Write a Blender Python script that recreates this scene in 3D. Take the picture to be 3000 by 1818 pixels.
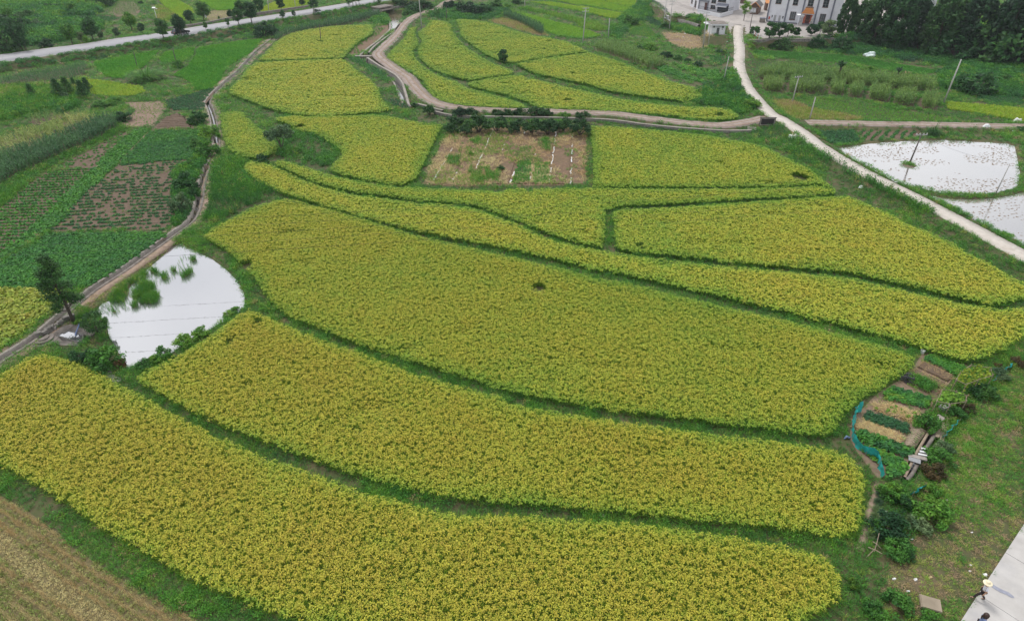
import bpy, bmesh, math, random
import numpy as np
from mathutils import Vector, Matrix

R = math.radians
for o in list(bpy.data.objects):
    bpy.data.objects.remove(o)
SC = bpy.context.scene
ROOT = SC.collection

# ------------------------------------------------------------------ camera
CAM_H, PITCH, FPX, CX, CY = 36.0, R(34.0), 1850.0, 1500.0, 909.0
cd = bpy.data.cameras.new('camera')
cd.sensor_fit = 'HORIZONTAL'
cd.sensor_width = 36.0
cd.lens = 36.0 * FPX / 3000.0
cd.clip_start = 0.5
cd.clip_end = 6000.0
cam = bpy.data.objects.new('camera', cd)
cam.location = (0, 0, CAM_H)
cam.rotation_euler = (R(90) - PITCH, 0, 0)
ROOT.objects.link(cam)
SC.camera = cam

# ------------------------------------------------------------------ sky, sun, exposure
SUN_EL, SUN_AZ = R(60), R(-35)          # azimuth measured from +Y towards +X
w = bpy.data.worlds.new('World')
SC.world = w
w.use_nodes = True
nt = w.node_tree
nt.nodes.clear()
out = nt.nodes.new('ShaderNodeOutputWorld')
bg = nt.nodes.new('ShaderNodeBackground')
sky = nt.nodes.new('ShaderNodeTexSky')
sky.sky_type = 'NISHITA'
sky.sun_disc = False
sky.sun_elevation = SUN_EL
sky.sun_rotation = SUN_AZ
sky.dust_density = 3.0
# overcast: an even sheet of bright cloud with soft billows in front of the blue
tc = nt.nodes.new('ShaderNodeTexCoord')
noi = nt.nodes.new('ShaderNodeTexNoise')
noi.inputs['Scale'].default_value = 2.2
noi.inputs['Detail'].default_value = 5
noi.inputs['Roughness'].default_value = 0.5
rmp = nt.nodes.new('ShaderNodeValToRGB')
rmp.color_ramp.elements[0].position = 0.30
rmp.color_ramp.elements[0].color = (5.6, 5.75, 6.1, 1)
rmp.color_ramp.elements[1].position = 0.68
rmp.color_ramp.elements[1].color = (10.6, 10.6, 10.6, 1)
mx = nt.nodes.new('ShaderNodeMix')
mx.data_type = 'RGBA'
mx.inputs['Factor'].default_value = 0.86
nt.links.new(tc.outputs['Generated'], noi.inputs['Vector'])
nt.links.new(noi.outputs['Fac'], rmp.inputs['Fac'])
nt.links.new(sky.outputs['Color'], mx.inputs['A'])
nt.links.new(rmp.outputs['Color'], mx.inputs['B'])
nt.links.new(mx.outputs['Result'], bg.inputs['Color'])
bg.inputs['Strength'].default_value = 0.10
nt.links.new(bg.outputs['Background'], out.inputs['Surface'])

sl = bpy.data.lights.new('sun', 'SUN')
sl.energy = 1.5
sl.angle = R(14)
sl.color = (1.0, 0.96, 0.9)
sun = bpy.data.objects.new('sun', sl)
d = Vector((math.sin(SUN_AZ) * math.cos(SUN_EL), math.cos(SUN_AZ) * math.cos(SUN_EL), math.sin(SUN_EL)))
sun.rotation_euler = d.to_track_quat('Z', 'Y').to_euler()
sun.location = (0, 60, 120)
ROOT.objects.link(sun)

SC.view_settings.view_transform = 'Standard'
SC.view_settings.look = 'None'
SC.view_settings.gamma = 1.0
SC.view_settings.use_curve_mapping = False
SC.view_settings.exposure = 0.38
SC.render.engine = 'CYCLES'
SC.cycles.max_bounces = 5
SC.cycles.diffuse_bounces = 2
SC.cycles.glossy_bounces = 3
SC.cycles.transmission_bounces = 4
SC.cycles.transparent_max_bounces = 8
SC.cycles.use_denoising = True
SC.cycles.use_adaptive_sampling = False

# ------------------------------------------------------------------ pixel frames -> ground
FR = {'D': (0, 0, .82133), 'Q1': (0, 909, 1.6427), 'Q2': (1500, 909, .9327), 'Q3': (0, 400, .9327), 'Q4': (1500, 400, .9327),
      'P': (0, 660, 3.3933), 'G': (2400, 1000, 3.7333), 'S': (2400, 1400, 3.5717), 'L': (0, 1300, 2.8817),
      'H1': (1700, 0, 6.16), 'H2': (2000, 0, 8.2133), 'H3': (2200, 0, 8.2133), 'V1': (850, 0, 6.16), 'V2': (450, 0, 6.16),
      'PB': (0, 900, 6.16), 'G2': (2750, 1000, 7.464), 'S2': (2780, 1650, 8.886)}
for i in range(5):
    FR['A%d' % (i + 1)] = (600 * i, 0, 4.1067)
    FR['B%d' % (i + 1)] = (600 * i, 300, 4.1067)

def PX(*a):
    """alternating frame name, list of points -> photo pixel array"""
    r = []
    for k in range(0, len(a), 2):
        x0, y0, s = FR[a[k]]
        p = np.array(a[k + 1], float).reshape(-1, 2)
        r.append(p / s + np.array([x0, y0]))
    return np.vstack(r)

CP, SP = math.cos(PITCH), math.sin(PITCH)
def unp(px, z=0.0):
    px = np.atleast_2d(np.asarray(px, float))
    u = (px[:, 0] - CX) / FPX
    v = (CY - px[:, 1]) / FPX
    dy = CP + v * SP
    dz = -SP + v * CP
    t = (np.asarray(z) - CAM_H) / dz
    return np.stack([u * t, dy * t, np.full(len(px), 0.0) + z], 1)

def proj(p):
    p = np.atleast_2d(np.asarray(p, float))
    dz = p[:, 2] - CAM_H
    dep = p[:, 1] * CP - dz * SP
    up = p[:, 1] * SP + dz * CP
    return np.stack([CX + FPX * p[:, 0] / dep, CY - FPX * up / dep], 1)

def G(*a, z=0.0):
    """photo pixels -> ground polygon (n,2)"""
    return unp(PX(*a), z)[:, :2]

# ------------------------------------------------------------------ numpy geometry helpers
def inside(pts, poly):
    x, y = pts[:, 0], pts[:, 1]
    res = np.zeros(len(pts), bool)
    bb = (x >= poly[:, 0].min()) & (x <= poly[:, 0].max()) & (y >= poly[:, 1].min()) & (y <= poly[:, 1].max())
    idx = np.nonzero(bb)[0]
    if len(idx) == 0:
        return res
    x, y = x[idx], y[idx]
    c = np.zeros(len(idx), bool)
    n = len(poly)
    for i in range(n):
        x1, y1 = poly[i]
        x2, y2 = poly[(i + 1) % n]
        if y1 == y2:
            continue
        m = (y1 > y) != (y2 > y)
        c ^= m & (x < (x2 - x1) * (y - y1) / (y2 - y1) + x1)
    res[idx] = c
    return res

def dline(pts, line, closed=False, width=None):
    """distance to polyline; optionally also index param"""
    best = np.full(len(pts), 1e9)
    n = len(line)
    for i in range(n if closed else n - 1):
        a = line[i]
        b = line[(i + 1) % n]
        ab = b - a
        L = max(ab @ ab, 1e-9)
        t = np.clip(((pts - a) @ ab) / L, 0, 1)
        dd = np.hypot(pts[:, 0] - a[0] - t * ab[0], pts[:, 1] - a[1] - t * ab[1])
        best = np.minimum(best, dd)
    return best

def sdist(pts, poly, cap=8.0):
    """signed distance (negative inside), only exact near the polygon"""
    out = np.full(len(pts), cap)
    lo, hi = poly.min(0) - cap, poly.max(0) + cap
    m = (pts[:, 0] > lo[0]) & (pts[:, 0] < hi[0]) & (pts[:, 1] > lo[1]) & (pts[:, 1] < hi[1])
    if m.any():
        q = pts[m]
        dd = dline(q, poly, True)
        s = np.where(inside(q, poly), -1, 1)
        out[m] = np.clip(dd * s, -1e9, cap)
    return out

_nz = np.random.RandomState(5).rand(64, 64)
def vnoise(x, y, scale, seed=0):
    x = np.asarray(x) / scale + seed * 7.31
    y = np.asarray(y) / scale + seed * 3.77
    xi, yi = np.floor(x).astype(int), np.floor(y).astype(int)
    fx, fy = x - xi, y - yi
    fx, fy = fx * fx * (3 - 2 * fx), fy * fy * (3 - 2 * fy)
    g = lambda a, b: _nz[a % 64, b % 64]
    return (g(xi, yi) * (1 - fx) + g(xi + 1, yi) * fx) * (1 - fy) + (g(xi, yi + 1) * (1 - fx) + g(xi + 1, yi + 1) * fx) * fy

def fbm(x, y, scale, seed=0):
    return .55 * vnoise(x, y, scale, seed) + .3 * vnoise(x, y, scale * .43, seed + 1) + .15 * vnoise(x, y, scale * .19, seed + 2)

def smooth_line(line, step):
    """Catmull-Rom resample"""
    line = np.asarray(line, float)
    P = np.vstack([2 * line[0] - line[1], line, 2 * line[-1] - line[-2]])
    r = []
    for i in range(1, len(P) - 2):
        L = np.linalg.norm(P[i + 1] - P[i])
        k = max(1, int(L / step))
        for t in np.arange(k) / k:
            r.append(.5 * ((2 * P[i]) + (-P[i - 1] + P[i + 1]) * t + (2 * P[i - 1] - 5 * P[i] + 4 * P[i + 1] - P[i + 2]) * t * t
                           + (-P[i - 1] + 3 * P[i] - 3 * P[i + 1] + P[i + 2]) * t ** 3))
    r.append(line[-1])
    return np.array(r)

# ------------------------------------------------------------------ mesh helpers
def np_mesh(name, V, F, attrs=None, smooth=False):
    V = np.ascontiguousarray(V, np.float32)
    F = np.ascontiguousarray(F, np.int32)
    me = bpy.data.meshes.new(name)
    k = F.shape[1]
    me.vertices.add(len(V))
    me.vertices.foreach_set('co', V.ravel())
    me.loops.add(F.size)
    me.loops.foreach_set('vertex_index', F.ravel())
    me.polygons.add(len(F))
    me.polygons.foreach_set('loop_start', np.arange(0, F.size, k, dtype=np.int32))
    me.polygons.foreach_set('loop_total', np.full(len(F), k, np.int32))
    if smooth:
        me.polygons.foreach_set('use_smooth', np.ones(len(F), bool))
    me.update(calc_edges=True)
    for n, a in (attrs or {}).items():
        at = me.attributes.new(n, 'FLOAT', 'POINT')
        at.data.foreach_set('value', np.ascontiguousarray(a, np.float32))
    return me

def link(name, me, mat=None, parent=None, loc=None):
    o = bpy.data.objects.new(name, me)
    ROOT.objects.link(o)
    if mat is not None and me is not None and len(me.materials) == 0:
        me.materials.append(mat)
    if parent is not None:
        o.parent = parent
    if loc is not None:
        o.location = loc
    return o

def tag(o, label=None, cat=None, group=None, kind=None):
    if label: o['label'] = label
    if cat: o['category'] = cat
    if group: o['group'] = group
    if kind: o['kind'] = kind
    return o

def thing(name, label, cat, loc=(0, 0, 0), rz=0.0, group=None, scale=None):
    o = bpy.data.objects.new(name, None)
    o.empty_display_size = 0.3
    ROOT.objects.link(o)
    o.location = loc
    o.rotation_euler = (0, 0, rz)
    if scale is not None:
        o.scale = scale
    return tag(o, label, cat, group)

ORD = ['first', 'second', 'third', 'fourth', 'fifth', 'sixth', 'seventh', 'eighth', 'ninth', 'tenth', 'eleventh', 'twelfth',
       'thirteenth', 'fourteenth', 'fifteenth', 'sixteenth', 'seventeenth', 'eighteenth', 'nineteenth', 'twentieth',
       'twenty-first', 'twenty-second', 'twenty-third', 'twenty-fourth']

class MB:
    """collects polygons, builds one mesh object"""
    def __init__(s):
        s.v, s.f = [], []
    def add(s, vs, fs):
        b = len(s.v)
        s.v += [tuple(map(float, q)) for q in vs]
        s.f += [tuple(b + i for i in f) for f in fs]
        return s
    def box(s, c, size, rz=0.0, rx=0.0, ry=0.0):
        hx, hy, hz = size[0] / 2, size[1] / 2, size[2] / 2
        m = Matrix.Translation(c) @ Matrix.Rotation(rz, 4, 'Z') @ Matrix.Rotation(ry, 4, 'Y') @ Matrix.Rotation(rx, 4, 'X')
        vs = [m @ Vector((x, y, z)) for z in (-hz, hz) for x, y in ((-hx, -hy), (hx, -hy), (hx, hy), (-hx, hy))]
        return s.add(vs, [(3, 2, 1, 0), (4, 5, 6, 7), (0, 1, 5, 4), (1, 2, 6, 5), (2, 3, 7, 6), (3, 0, 4, 7)])
    def bx(s, x0, x1, y0, y1, z0, z1):
        return s.box(((x0 + x1) / 2, (y0 + y1) / 2, (z0 + z1) / 2), (abs(x1 - x0), abs(y1 - y0), abs(z1 - z0)))
    def tube(s, pts, rad, n=6, caps=True):
        pts = [Vector(p) for p in pts]
        if not hasattr(rad, '__len__'):
            rad = [rad] * len(pts)
        vs, fs = [], []
        for i, p in enumerate(pts):
            t = (pts[min(i + 1, len(pts) - 1)] - pts[max(i - 1, 0)]).normalized()
            a = t.orthogonal().normalized()
            if i:
                a = (pa - t * pa.dot(t)).normalized()
            pa = a
            b = t.cross(a)
            for k in range(n):
                q = 2 * math.pi * k / n
                vs.append(p + (a * math.cos(q) + b * math.sin(q)) * rad[i])
        for i in range(len(pts) - 1):
            for k in range(n):
                fs.append((i * n + k, i * n + (k + 1) % n, (i + 1) * n + (k + 1) % n, (i + 1) * n + k))
        if caps:
            fs.append(tuple(range(n))[::-1])
            fs.append(tuple((len(pts) - 1) * n + k for k in range(n)))
        return s.add(vs, fs)
    def prism(s, poly, z0, z1):
        n = len(poly)
        a = sum(poly[i][0] * poly[(i + 1) % n][1] - poly[(i + 1) % n][0] * poly[i][1] for i in range(n))
        if a < 0:
            poly = list(poly)[::-1]
        z1s = z1 if hasattr(z1, '__len__') else [z1] * n
        vs = [(p[0], p[1], z0) for p in poly] + [(p[0], p[1], zz) for p, zz in zip(poly, z1s)]
        fs = [tuple(range(n))[::-1], tuple(range(n, 2 * n))] + [(i, (i + 1) % n, n + (i + 1) % n, n + i) for i in range(n)]
        return s.add(vs, fs)
    def lathe(s, c, prof, n=10):
        vs, fs = [], []
        for r, z in prof:
            for k in range(n):
                q = 2 * math.pi * k / n
                vs.append((c[0] + r * math.cos(q), c[1] + r * math.sin(q), c[2] + z))
        for i in range(len(prof) - 1):
            for k in range(n):
                fs.append((i * n + k, i * n + (k + 1) % n, (i + 1) * n + (k + 1) % n, (i + 1) * n + k))
        fs.append(tuple(range(n))[::-1])
        fs.append(tuple((len(prof) - 1) * n + k for k in range(n)))
        return s.add(vs, fs)
    def mesh(s, name, smooth=False):
        me = bpy.data.meshes.new(name)
        me.from_pydata(s.v, [], s.f)
        if smooth:
            me.polygons.foreach_set('use_smooth', [True] * len(me.polygons))
        me.update()
        return me
    def build(s, name, mat, parent=None, smooth=False, loc=None):
        return link(name, s.mesh(name, smooth), mat, parent, loc)

def copy_tree(o, parent=None):
    c = o.copy()
    ROOT.objects.link(c)
    c.parent = parent
    for ch in [q for q in o.children]:
        copy_tree(ch, c)
    return c

# ------------------------------------------------------------------ materials
def newmat(name):
    m = bpy.data.materials.new(name)
    m.use_nodes = True
    t = m.node_tree
    t.nodes.clear()
    o = t.nodes.new('ShaderNodeOutputMaterial')
    return m, t, o

def ramp(t, stops):
    r = t.nodes.new('ShaderNodeValToRGB')
    e = r.color_ramp.elements
    while len(e) < len(stops):
        e.new(0.5)
    for q, (p, c) in zip(e, stops):
        q.position = p
        q.color = (*c, 1)
    return r

def mat_surface(name, c1, c2, scale=3.0, rough=0.85, detail=6, bump=0.0, c3=None, scale3=0.3, spec=0.3, lo=.35, hi=.65, amt3=.6, lo3=.5, hi3=.7):
    """two noise-mixed colours plus optional stains of a third, in object (world) coordinates"""
    m, t, o = newmat(name)
    b = t.nodes.new('ShaderNodeBsdfPrincipled')
    b.inputs['Roughness'].default_value = rough
    b.inputs['Specular IOR Level'].default_value = spec
    g = t.nodes.new('ShaderNodeNewGeometry')
    n = t.nodes.new('ShaderNodeTexNoise')
    n.inputs['Scale'].default_value = scale
    n.inputs['Detail'].default_value = detail
    n.inputs['Roughness'].default_value = 0.65
    t.links.new(g.outputs['Position'], n.inputs['Vector'])
    r = ramp(t, [(lo, c1), (hi, c2)])
    t.links.new(n.outputs['Fac'], r.inputs['Fac'])
    colr = r.outputs['Color']
    if c3 is not None:
        n3 = t.nodes.new('ShaderNodeTexNoise')
        n3.inputs['Scale'].default_value = scale3
        n3.inputs['Detail'].default_value = 7
        n3.inputs['Roughness'].default_value = 0.6
        t.links.new(g.outputs['Position'], n3.inputs['Vector'])
        r3 = ramp(t, [(lo3, (0, 0, 0)), (hi3, (amt3,) * 3)])
        t.links.new(n3.outputs['Fac'], r3.inputs['Fac'])
        mm = t.nodes.new('ShaderNodeMix')
        mm.data_type = 'RGBA'
        t.links.new(r3.outputs['Color'], mm.inputs['Factor'])
        t.links.new(colr, mm.inputs['A'])
        mm.inputs['B'].default_value = (*c3, 1)
        colr = mm.outputs['Result']
    t.links.new(colr, b.inputs['Base Color'])
    if bump:
        bp = t.nodes.new('ShaderNodeBump')
        bp.inputs['Strength'].default_value = bump
        bp.inputs['Distance'].default_value = 0.05
        t.links.new(n.outputs['Fac'], bp.inputs['Height'])
        t.links.new(bp.outputs['Normal'], b.inputs['Normal'])
    t.links.new(b.outputs['BSDF'], o.inputs['Surface'])
    return m

def mat_plain(name, c, rough=0.6, metal=0.0, var=0.12, scale=6.0, spec=0.4):
    c1 = tuple(x * (1 - var) for x in c)
    c2 = tuple(min(1, x * (1 + var)) for x in c)
    m = mat_surface(name, c1, c2, scale=scale, rough=rough, spec=spec)
    for n in m.node_tree.nodes:
        if n.type == 'BSDF_PRINCIPLED':
            n.inputs['Metallic'].default_value = metal
    return m

def mat_foliage(name, stops, stops2=None, inst=True, transl=0.3, rough=0.6, vamp=0.5, noise=None):
    """leaf colour from an own-colour attribute 'tint' (age, species), per-leaf 'v' brightness, optional second ramp by 't'"""
    m, t, o = newmat(name)
    def attr(nm, ty='GEOMETRY'):
        a = t.nodes.new('ShaderNodeAttribute')
        a.attribute_name = nm
        a.attribute_type = ty
        return a.outputs['Fac']
    if inst:
        ti = attr('tint', 'INSTANCER')
    else:
        oi = t.nodes.new('ShaderNodeObjectInfo')
        g = t.nodes.new('ShaderNodeNewGeometry')
        n = t.nodes.new('ShaderNodeTexNoise')
        n.inputs['Scale'].default_value = noise or 0.9
        n.inputs['Detail'].default_value = 3
        t.links.new(g.outputs['Position'], n.inputs['Vector'])
        a1 = t.nodes.new('ShaderNodeMath'); a1.operation = 'MULTIPLY_ADD'
        t.links.new(oi.outputs['Random'], a1.inputs[0]); a1.inputs[1].default_value = 0.4; a1.inputs[2].default_value = -0.2
        a2 = t.nodes.new('ShaderNodeMath'); a2.operation = 'ADD'
        t.links.new(n.outputs['Fac'], a2.inputs[0]); t.links.new(a1.outputs[0], a2.inputs[1])
        ti = a2.outputs[0]
    r = ramp(t, stops)
    t.links.new(ti, r.inputs['Fac'])
    colr = r.outputs['Color']
    if stops2:
        r2 = ramp(t, stops2)
        t.links.new(ti, r2.inputs['Fac'])
        mm = t.nodes.new('ShaderNodeMix'); mm.data_type = 'RGBA'
        t.links.new(attr('t'), mm.inputs['Factor'])
        t.links.new(colr, mm.inputs['A']); t.links.new(r2.outputs['Color'], mm.inputs['B'])
        colr = mm.outputs['Result']
    ma = t.nodes.new('ShaderNodeMath'); ma.operation = 'MULTIPLY_ADD'
    t.links.new(attr('v'), ma.inputs[0]); ma.inputs[1].default_value = vamp * 2; ma.inputs[2].default_value = 1 - vamp
    vm = t.nodes.new('ShaderNodeVectorMath'); vm.operation = 'SCALE'
    t.links.new(colr, vm.inputs[0]); t.links.new(ma.outputs[0], vm.inputs['Scale'])
    b = t.nodes.new('ShaderNodeBsdfPrincipled')
    b.inputs['Roughness'].default_value = rough
    b.inputs['Specular IOR Level'].default_value = 0.25
    t.links.new(vm.outputs[0], b.inputs['Base Color'])
    if transl:
        tr = t.nodes.new('ShaderNodeBsdfTranslucent')
        t.links.new(vm.outputs[0], tr.inputs['Color'])
        ms = t.nodes.new('ShaderNodeMixShader')
        ms.inputs[0].default_value = transl
        t.links.new(b.outputs[0], ms.inputs[1]); t.links.new(tr.outputs[0], ms.inputs[2])
        t.links.new(ms.outputs[0], o.inputs['Surface'])
    else:
        t.links.new(b.outputs[0], o.inputs['Surface'])
    return m

def mat_water(name, c, mirror=0.3, rough=0.03, bump=0.02, bscale=2.0, mud=None, streak=None):
    """turbid water: pale murk below, sky mirrored on top"""
    m, t, o = newmat(name)
    g = t.nodes.new('ShaderNodeNewGeometry')
    dif = t.nodes.new('ShaderNodeBsdfDiffuse')
    n = t.nodes.new('ShaderNodeTexNoise')
    n.inputs['Scale'].default_value = 0.12
    n.inputs['Detail'].default_value = 3
    t.links.new(g.outputs['Position'], n.inputs['Vector'])
    r = ramp(t, [(.35, tuple(x * .9 for x in c)), (.65, tuple(min(1, x * 1.06) for x in c))])
    t.links.new(n.outputs['Fac'], r.inputs['Fac'])
    t.links.new(r.outputs['Color'], dif.inputs['Color'])
    gl = t.nodes.new('ShaderNodeBsdfGlossy')
    gl.inputs['Roughness'].default_value = rough
    gl.inputs['Color'].default_value = (.97, .98, 1, 1)
    lw = t.nodes.new('ShaderNodeFresnel')
    lw.inputs['IOR'].default_value = 1.33
    ma = t.nodes.new('ShaderNodeMath'); ma.operation = 'MULTIPLY_ADD'
    t.links.new(lw.outputs[0], ma.inputs[0]); ma.inputs[1].default_value = 1.6; ma.inputs[2].default_value = mirror
    ma.use_clamp = True
    ms = t.nodes.new('ShaderNodeMixShader')
    t.links.new(ma.outputs[0], ms.inputs[0])
    t.links.new(dif.outputs[0], ms.inputs[1]); t.links.new(gl.outputs[0], ms.inputs[2])
    nb = t.nodes.new('ShaderNodeTexNoise')
    nb.inputs['Scale'].default_value = bscale
    nb.inputs['Detail'].default_value = 3
    t.links.new(g.outputs['Position'], nb.inputs['Vector'])
    bp = t.nodes.new('ShaderNodeBump')
    bp.inputs['Strength'].default_value = bump
    bp.inputs['Distance'].default_value = 0.1
    t.links.new(nb.outputs['Fac'], bp.inputs['Height'])
    t.links.new(bp.outputs[0], gl.inputs['Normal'])
    t.links.new(ms.outputs[0], o.inputs['Surface'])
    return m

M = {}
M['ground'] = mat_surface('ground_soil', (.055, .085, .022), (.10, .082, .045), scale=.9, bump=.6, c3=(.16, .115, .07), scale3=.22, amt3=.75)
M['soil'] = mat_surface('tilled_soil', (.085, .058, .04), (.145, .10, .068), scale=3.5, bump=.8, c3=(.19, .14, .10), scale3=.7)
M['soil_red'] = mat_surface('reddish_soil', (.115, .078, .05), (.20, .128, .08), scale=2.5, bump=.8, c3=(.10, .095, .04), scale3=.5)
M['fallow'] = mat_surface('fallow_soil', (.17, .12, .083), (.25, .18, .13), scale=1.8, bump=.9, c3=(.11, .10, .045), scale3=.4)
M['paddy_mud'] = mat_surface('paddy_mud', (.05, .06, .02), (.085, .075, .035), scale=3, bump=.4)
M['straw_ground'] = mat_surface('straw_strewn_ground', (.10, .085, .04), (.19, .155, .075), scale=6, bump=.8, c3=(.13, .15, .05), scale3=.8)
M['mud'] = mat_surface('wet_mud', (.15, .11, .075), (.24, .19, .14), scale=4, rough=.6)
M['asphalt'] = mat_surface('worn_asphalt', (.30, .30, .325), (.37, .37, .39), scale=5, c3=(.27, .27, .28), scale3=.15, bump=.1)
M['roadpaint'] = mat_plain('road_paint', (.62, .60, .52), .7)
M['yard'] = mat_surface('yard_concrete', (.30, .275, .26), (.41, .38, .36), scale=.5, bump=.2, c3=(.46, .42, .39), scale3=.12, amt3=.8)
M['concrete'] = mat_surface('pale_concrete', (.46, .42, .375), (.57, .525, .48), scale=1.6, bump=.25, c3=(.36, .31, .26), scale3=.55, amt3=.55, lo3=.52, hi3=.72)
M['concrete_grey'] = mat_surface('grey_concrete', (.40, .385, .37), (.49, .475, .46), scale=.7, bump=.15, c3=(.33, .33, .35), scale3=.25, amt3=.6, lo3=.5)
M['concrete_old'] = mat_surface('old_concrete', (.15, .13, .115), (.26, .23, .205), scale=2.2, bump=.5, c3=(.075, .068, .06), scale3=.9, lo3=.45)
M['stone'] = mat_surface('rough_stone', (.13, .12, .11), (.27, .25, .235), scale=2.8, bump=1.0, c3=(.06, .065, .045), scale3=1.2, lo3=.45)
M['coping'] = mat_surface('coping_concrete', (.25, .225, .20), (.37, .335, .30), scale=4, bump=.4, c3=(.15, .14, .11), scale3=.8, lo3=.48)
M['track'] = mat_surface('dirt_track_gravel', (.245, .195, .17), (.37, .31, .28), scale=1.5, bump=.7, c3=(.19, .135, .105), scale3=.45, amt3=.7)
M['path'] = mat_surface('dirt_path', (.23, .165, .12), (.34, .255, .20), scale=2.2, bump=.6, c3=(.12, .12, .045), scale3=.7)
M['slab_tan'] = mat_surface('tan_slab', (.27, .225, .165), (.36, .30, .23), scale=2, bump=.4, c3=(.17, .14, .10), scale3=1.0)
M['wood'] = mat_surface('weathered_wood', (.22, .17, .12), (.36, .29, .22), scale=6)
M['pole'] = mat_plain('pole_concrete', (.42, .41, .40), .8)
M['pole_dark'] = mat_plain('old_pole', (.12, .105, .10), .85)
M['steel'] = mat_plain('galvanised_steel', (.35, .36, .37), .45, .6)
M['wire'] = mat_plain('wire_black', (.03, .03, .03), .6)
M['insul'] = mat_plain('insulator_porcelain', (.65, .65, .66), .3)
M['white'] = mat_surface('white_render', (.60, .61, .66), (.68, .69, .73), scale=.8, c3=(.48, .48, .53), scale3=.3, rough=.9)
M['whitetile'] = mat_plain('white_tile', (.66, .67, .71), .5, var=.04)
M['greywall'] = mat_plain('grey_paint', (.17, .18, .22), .8)
M['brick'] = mat_surface('brown_brick', (.12, .075, .058), (.19, .12, .09), scale=5)
M['glass'] = mat_plain('dark_glass', (.03, .04, .05), .12, spec=.6)
M['redwood'] = mat_plain('red_brown_door', (.09, .035, .028), .5)
M['red'] = mat_plain('red_paper', (.5, .075, .045), .8)
M['orange'] = mat_surface('orange_tile', (.50, .20, .06), (.62, .27, .09), scale=5, rough=.5)
M['rooftile'] = mat_surface('grey_roof_tile', (.09, .09, .095), (.15, .145, .145), scale=4)
M['gold'] = mat_plain('gold_lettering', (.45, .36, .18), .4)
M['darksign'] = mat_plain('dark_board', (.028, .022, .026), .5)
M['black'] = mat_plain('black_paint', (.015, .017, .022), .25, spec=.6)
M['tyre'] = mat_plain('tyre_rubber', (.02, .02, .02), .9)
M['net'] = mat_plain('teal_net', (.02, .34, .31), .7, var=.25, scale=3)
M['plastic'] = mat_plain('white_plastic', (.72, .73, .74), .5, var=.06)
M['tarp'] = mat_plain('pale_tarp', (.66, .75, .76), .6)
M['bark'] = mat_surface('bark', (.06, .05, .04), (.12, .10, .08), scale=8)
M['bark_pale'] = mat_surface('pale_bark', (.30, .28, .25), (.42, .40, .37), scale=5)
M['skin'] = mat_plain('skin', (.42, .25, .17), .6)
M['shirt'] = mat_plain('white_shirt', (.70, .70, .78), .85, var=.04)
M['trousers'] = mat_plain('dark_trousers', (.03, .022, .022), .9)
M['straw_hat'] = mat_plain('straw_hat', (.78, .70, .50), .85)
M['hair'] = mat_plain('dark_brown_hair', (.035, .017, .012), .5)
M['blue'] = mat_plain('blue_cloth', (.18, .24, .42), .85)
M['pond'] = mat_water('pond_water', (.19, .19, .20), mirror=.46, rough=.02, bump=.02, bscale=1.5)
M['flood'] = mat_water('flooded_paddy_water', (.27, .245, .215), mirror=.38, rough=.03, bump=.10, bscale=3.5)
M['streamwater'] = mat_water('stream_water', (.23, .19, .12), mirror=.06, rough=.05, bump=.15, bscale=3)
M['canalwater'] = mat_water('ditch_water', (.10, .095, .09), mirror=.12, rough=.05, bump=.1, bscale=3)

# rice: leaf ramp (green -> straw), panicle ramp (green gold -> deep gold)
M['rice'] = mat_foliage('ripe_rice', [(0, (.075, .23, .02)), (.35, (.16, .30, .02)), (.7, (.20, .30, .022)), (1, (.23, .27, .025))],
                        [(0, (.25, .40, .04)), (.3, (.45, .49, .055)), (.6, (.52, .47, .055)), (1, (.52, .40, .06))], vamp=.45, transl=.2)
M['rice_green'] = mat_foliage('young_rice', [(0, (.03, .14, .025)), (.4, (.085, .32, .03)), (.75, (.23, .45, .04)), (1, (.42, .50, .05))], vamp=.3)
M['grass'] = mat_foliage('grass_blades', [(0, (.03, .10, .035)), (.3, (.055, .195, .04)), (.55, (.105, .30, .035)), (.78, (.24, .38, .05)), (.9, (.38, .34, .12)), (1, (.40, .29, .17))], vamp=.4)
M['leafy'] = mat_foliage('crop_leaves', [(0, (.035, .11, .055)), (.3, (.05, .19, .05)), (.55, (.095, .29, .035)), (.8, (.29, .37, .05)), (1, (.45, .43, .08))], vamp=.4)
M['corn'] = mat_foliage('corn_leaves', [(0, (.045, .13, .06)), (.35, (.09, .22, .06)), (.65, (.22, .34, .08)), (1, (.50, .45, .18))], vamp=.4)
M['straw'] = mat_foliage('cut_straw', [(0, (.20, .30, .06)), (.35, (.38, .42, .14)), (.65, (.60, .52, .25)), (1, (.47, .32, .14))], vamp=.4, transl=.15)
M['tree'] = mat_foliage('tree_leaves', [(.25, (.02, .07, .028)), (.5, (.035, .12, .032)), (.75, (.08, .20, .035))], inst=False, vamp=.45)
M['tree_dark'] = mat_foliage('dark_tree_leaves', [(.25, (.014, .05, .024)), (.5, (.028, .09, .028)), (.78, (.065, .16, .036))], inst=False, vamp=.45)
M['tree_light'] = mat_foliage('light_tree_leaves', [(.25, (.045, .15, .03)), (.5, (.085, .24, .03)), (.78, (.20, .36, .045))], inst=False, vamp=.45)
M['tree_olive'] = mat_foliage('grey_green_leaves', [(.25, (.05, .105, .055)), (.5, (.09, .17, .075)), (.78, (.18, .26, .11))], inst=False, vamp=.45)
M['pine'] = mat_foliage('pine_needles', [(.25, (.02, .085, .03)), (.5, (.045, .15, .04)), (.78, (.11, .25, .05))], inst=False, vamp=.4)
M['vine'] = mat_foliage('vine_leaves', [(.25, (.06, .16, .02)), (.5, (.19, .29, .025)), (.78, (.42, .42, .05))], inst=False, vamp=.35)
M['purple'] = mat_foliage('purple_leaves', [(.25, (.05, .05, .06)), (.75, (.12, .12, .13))], inst=False, vamp=.4)
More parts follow.
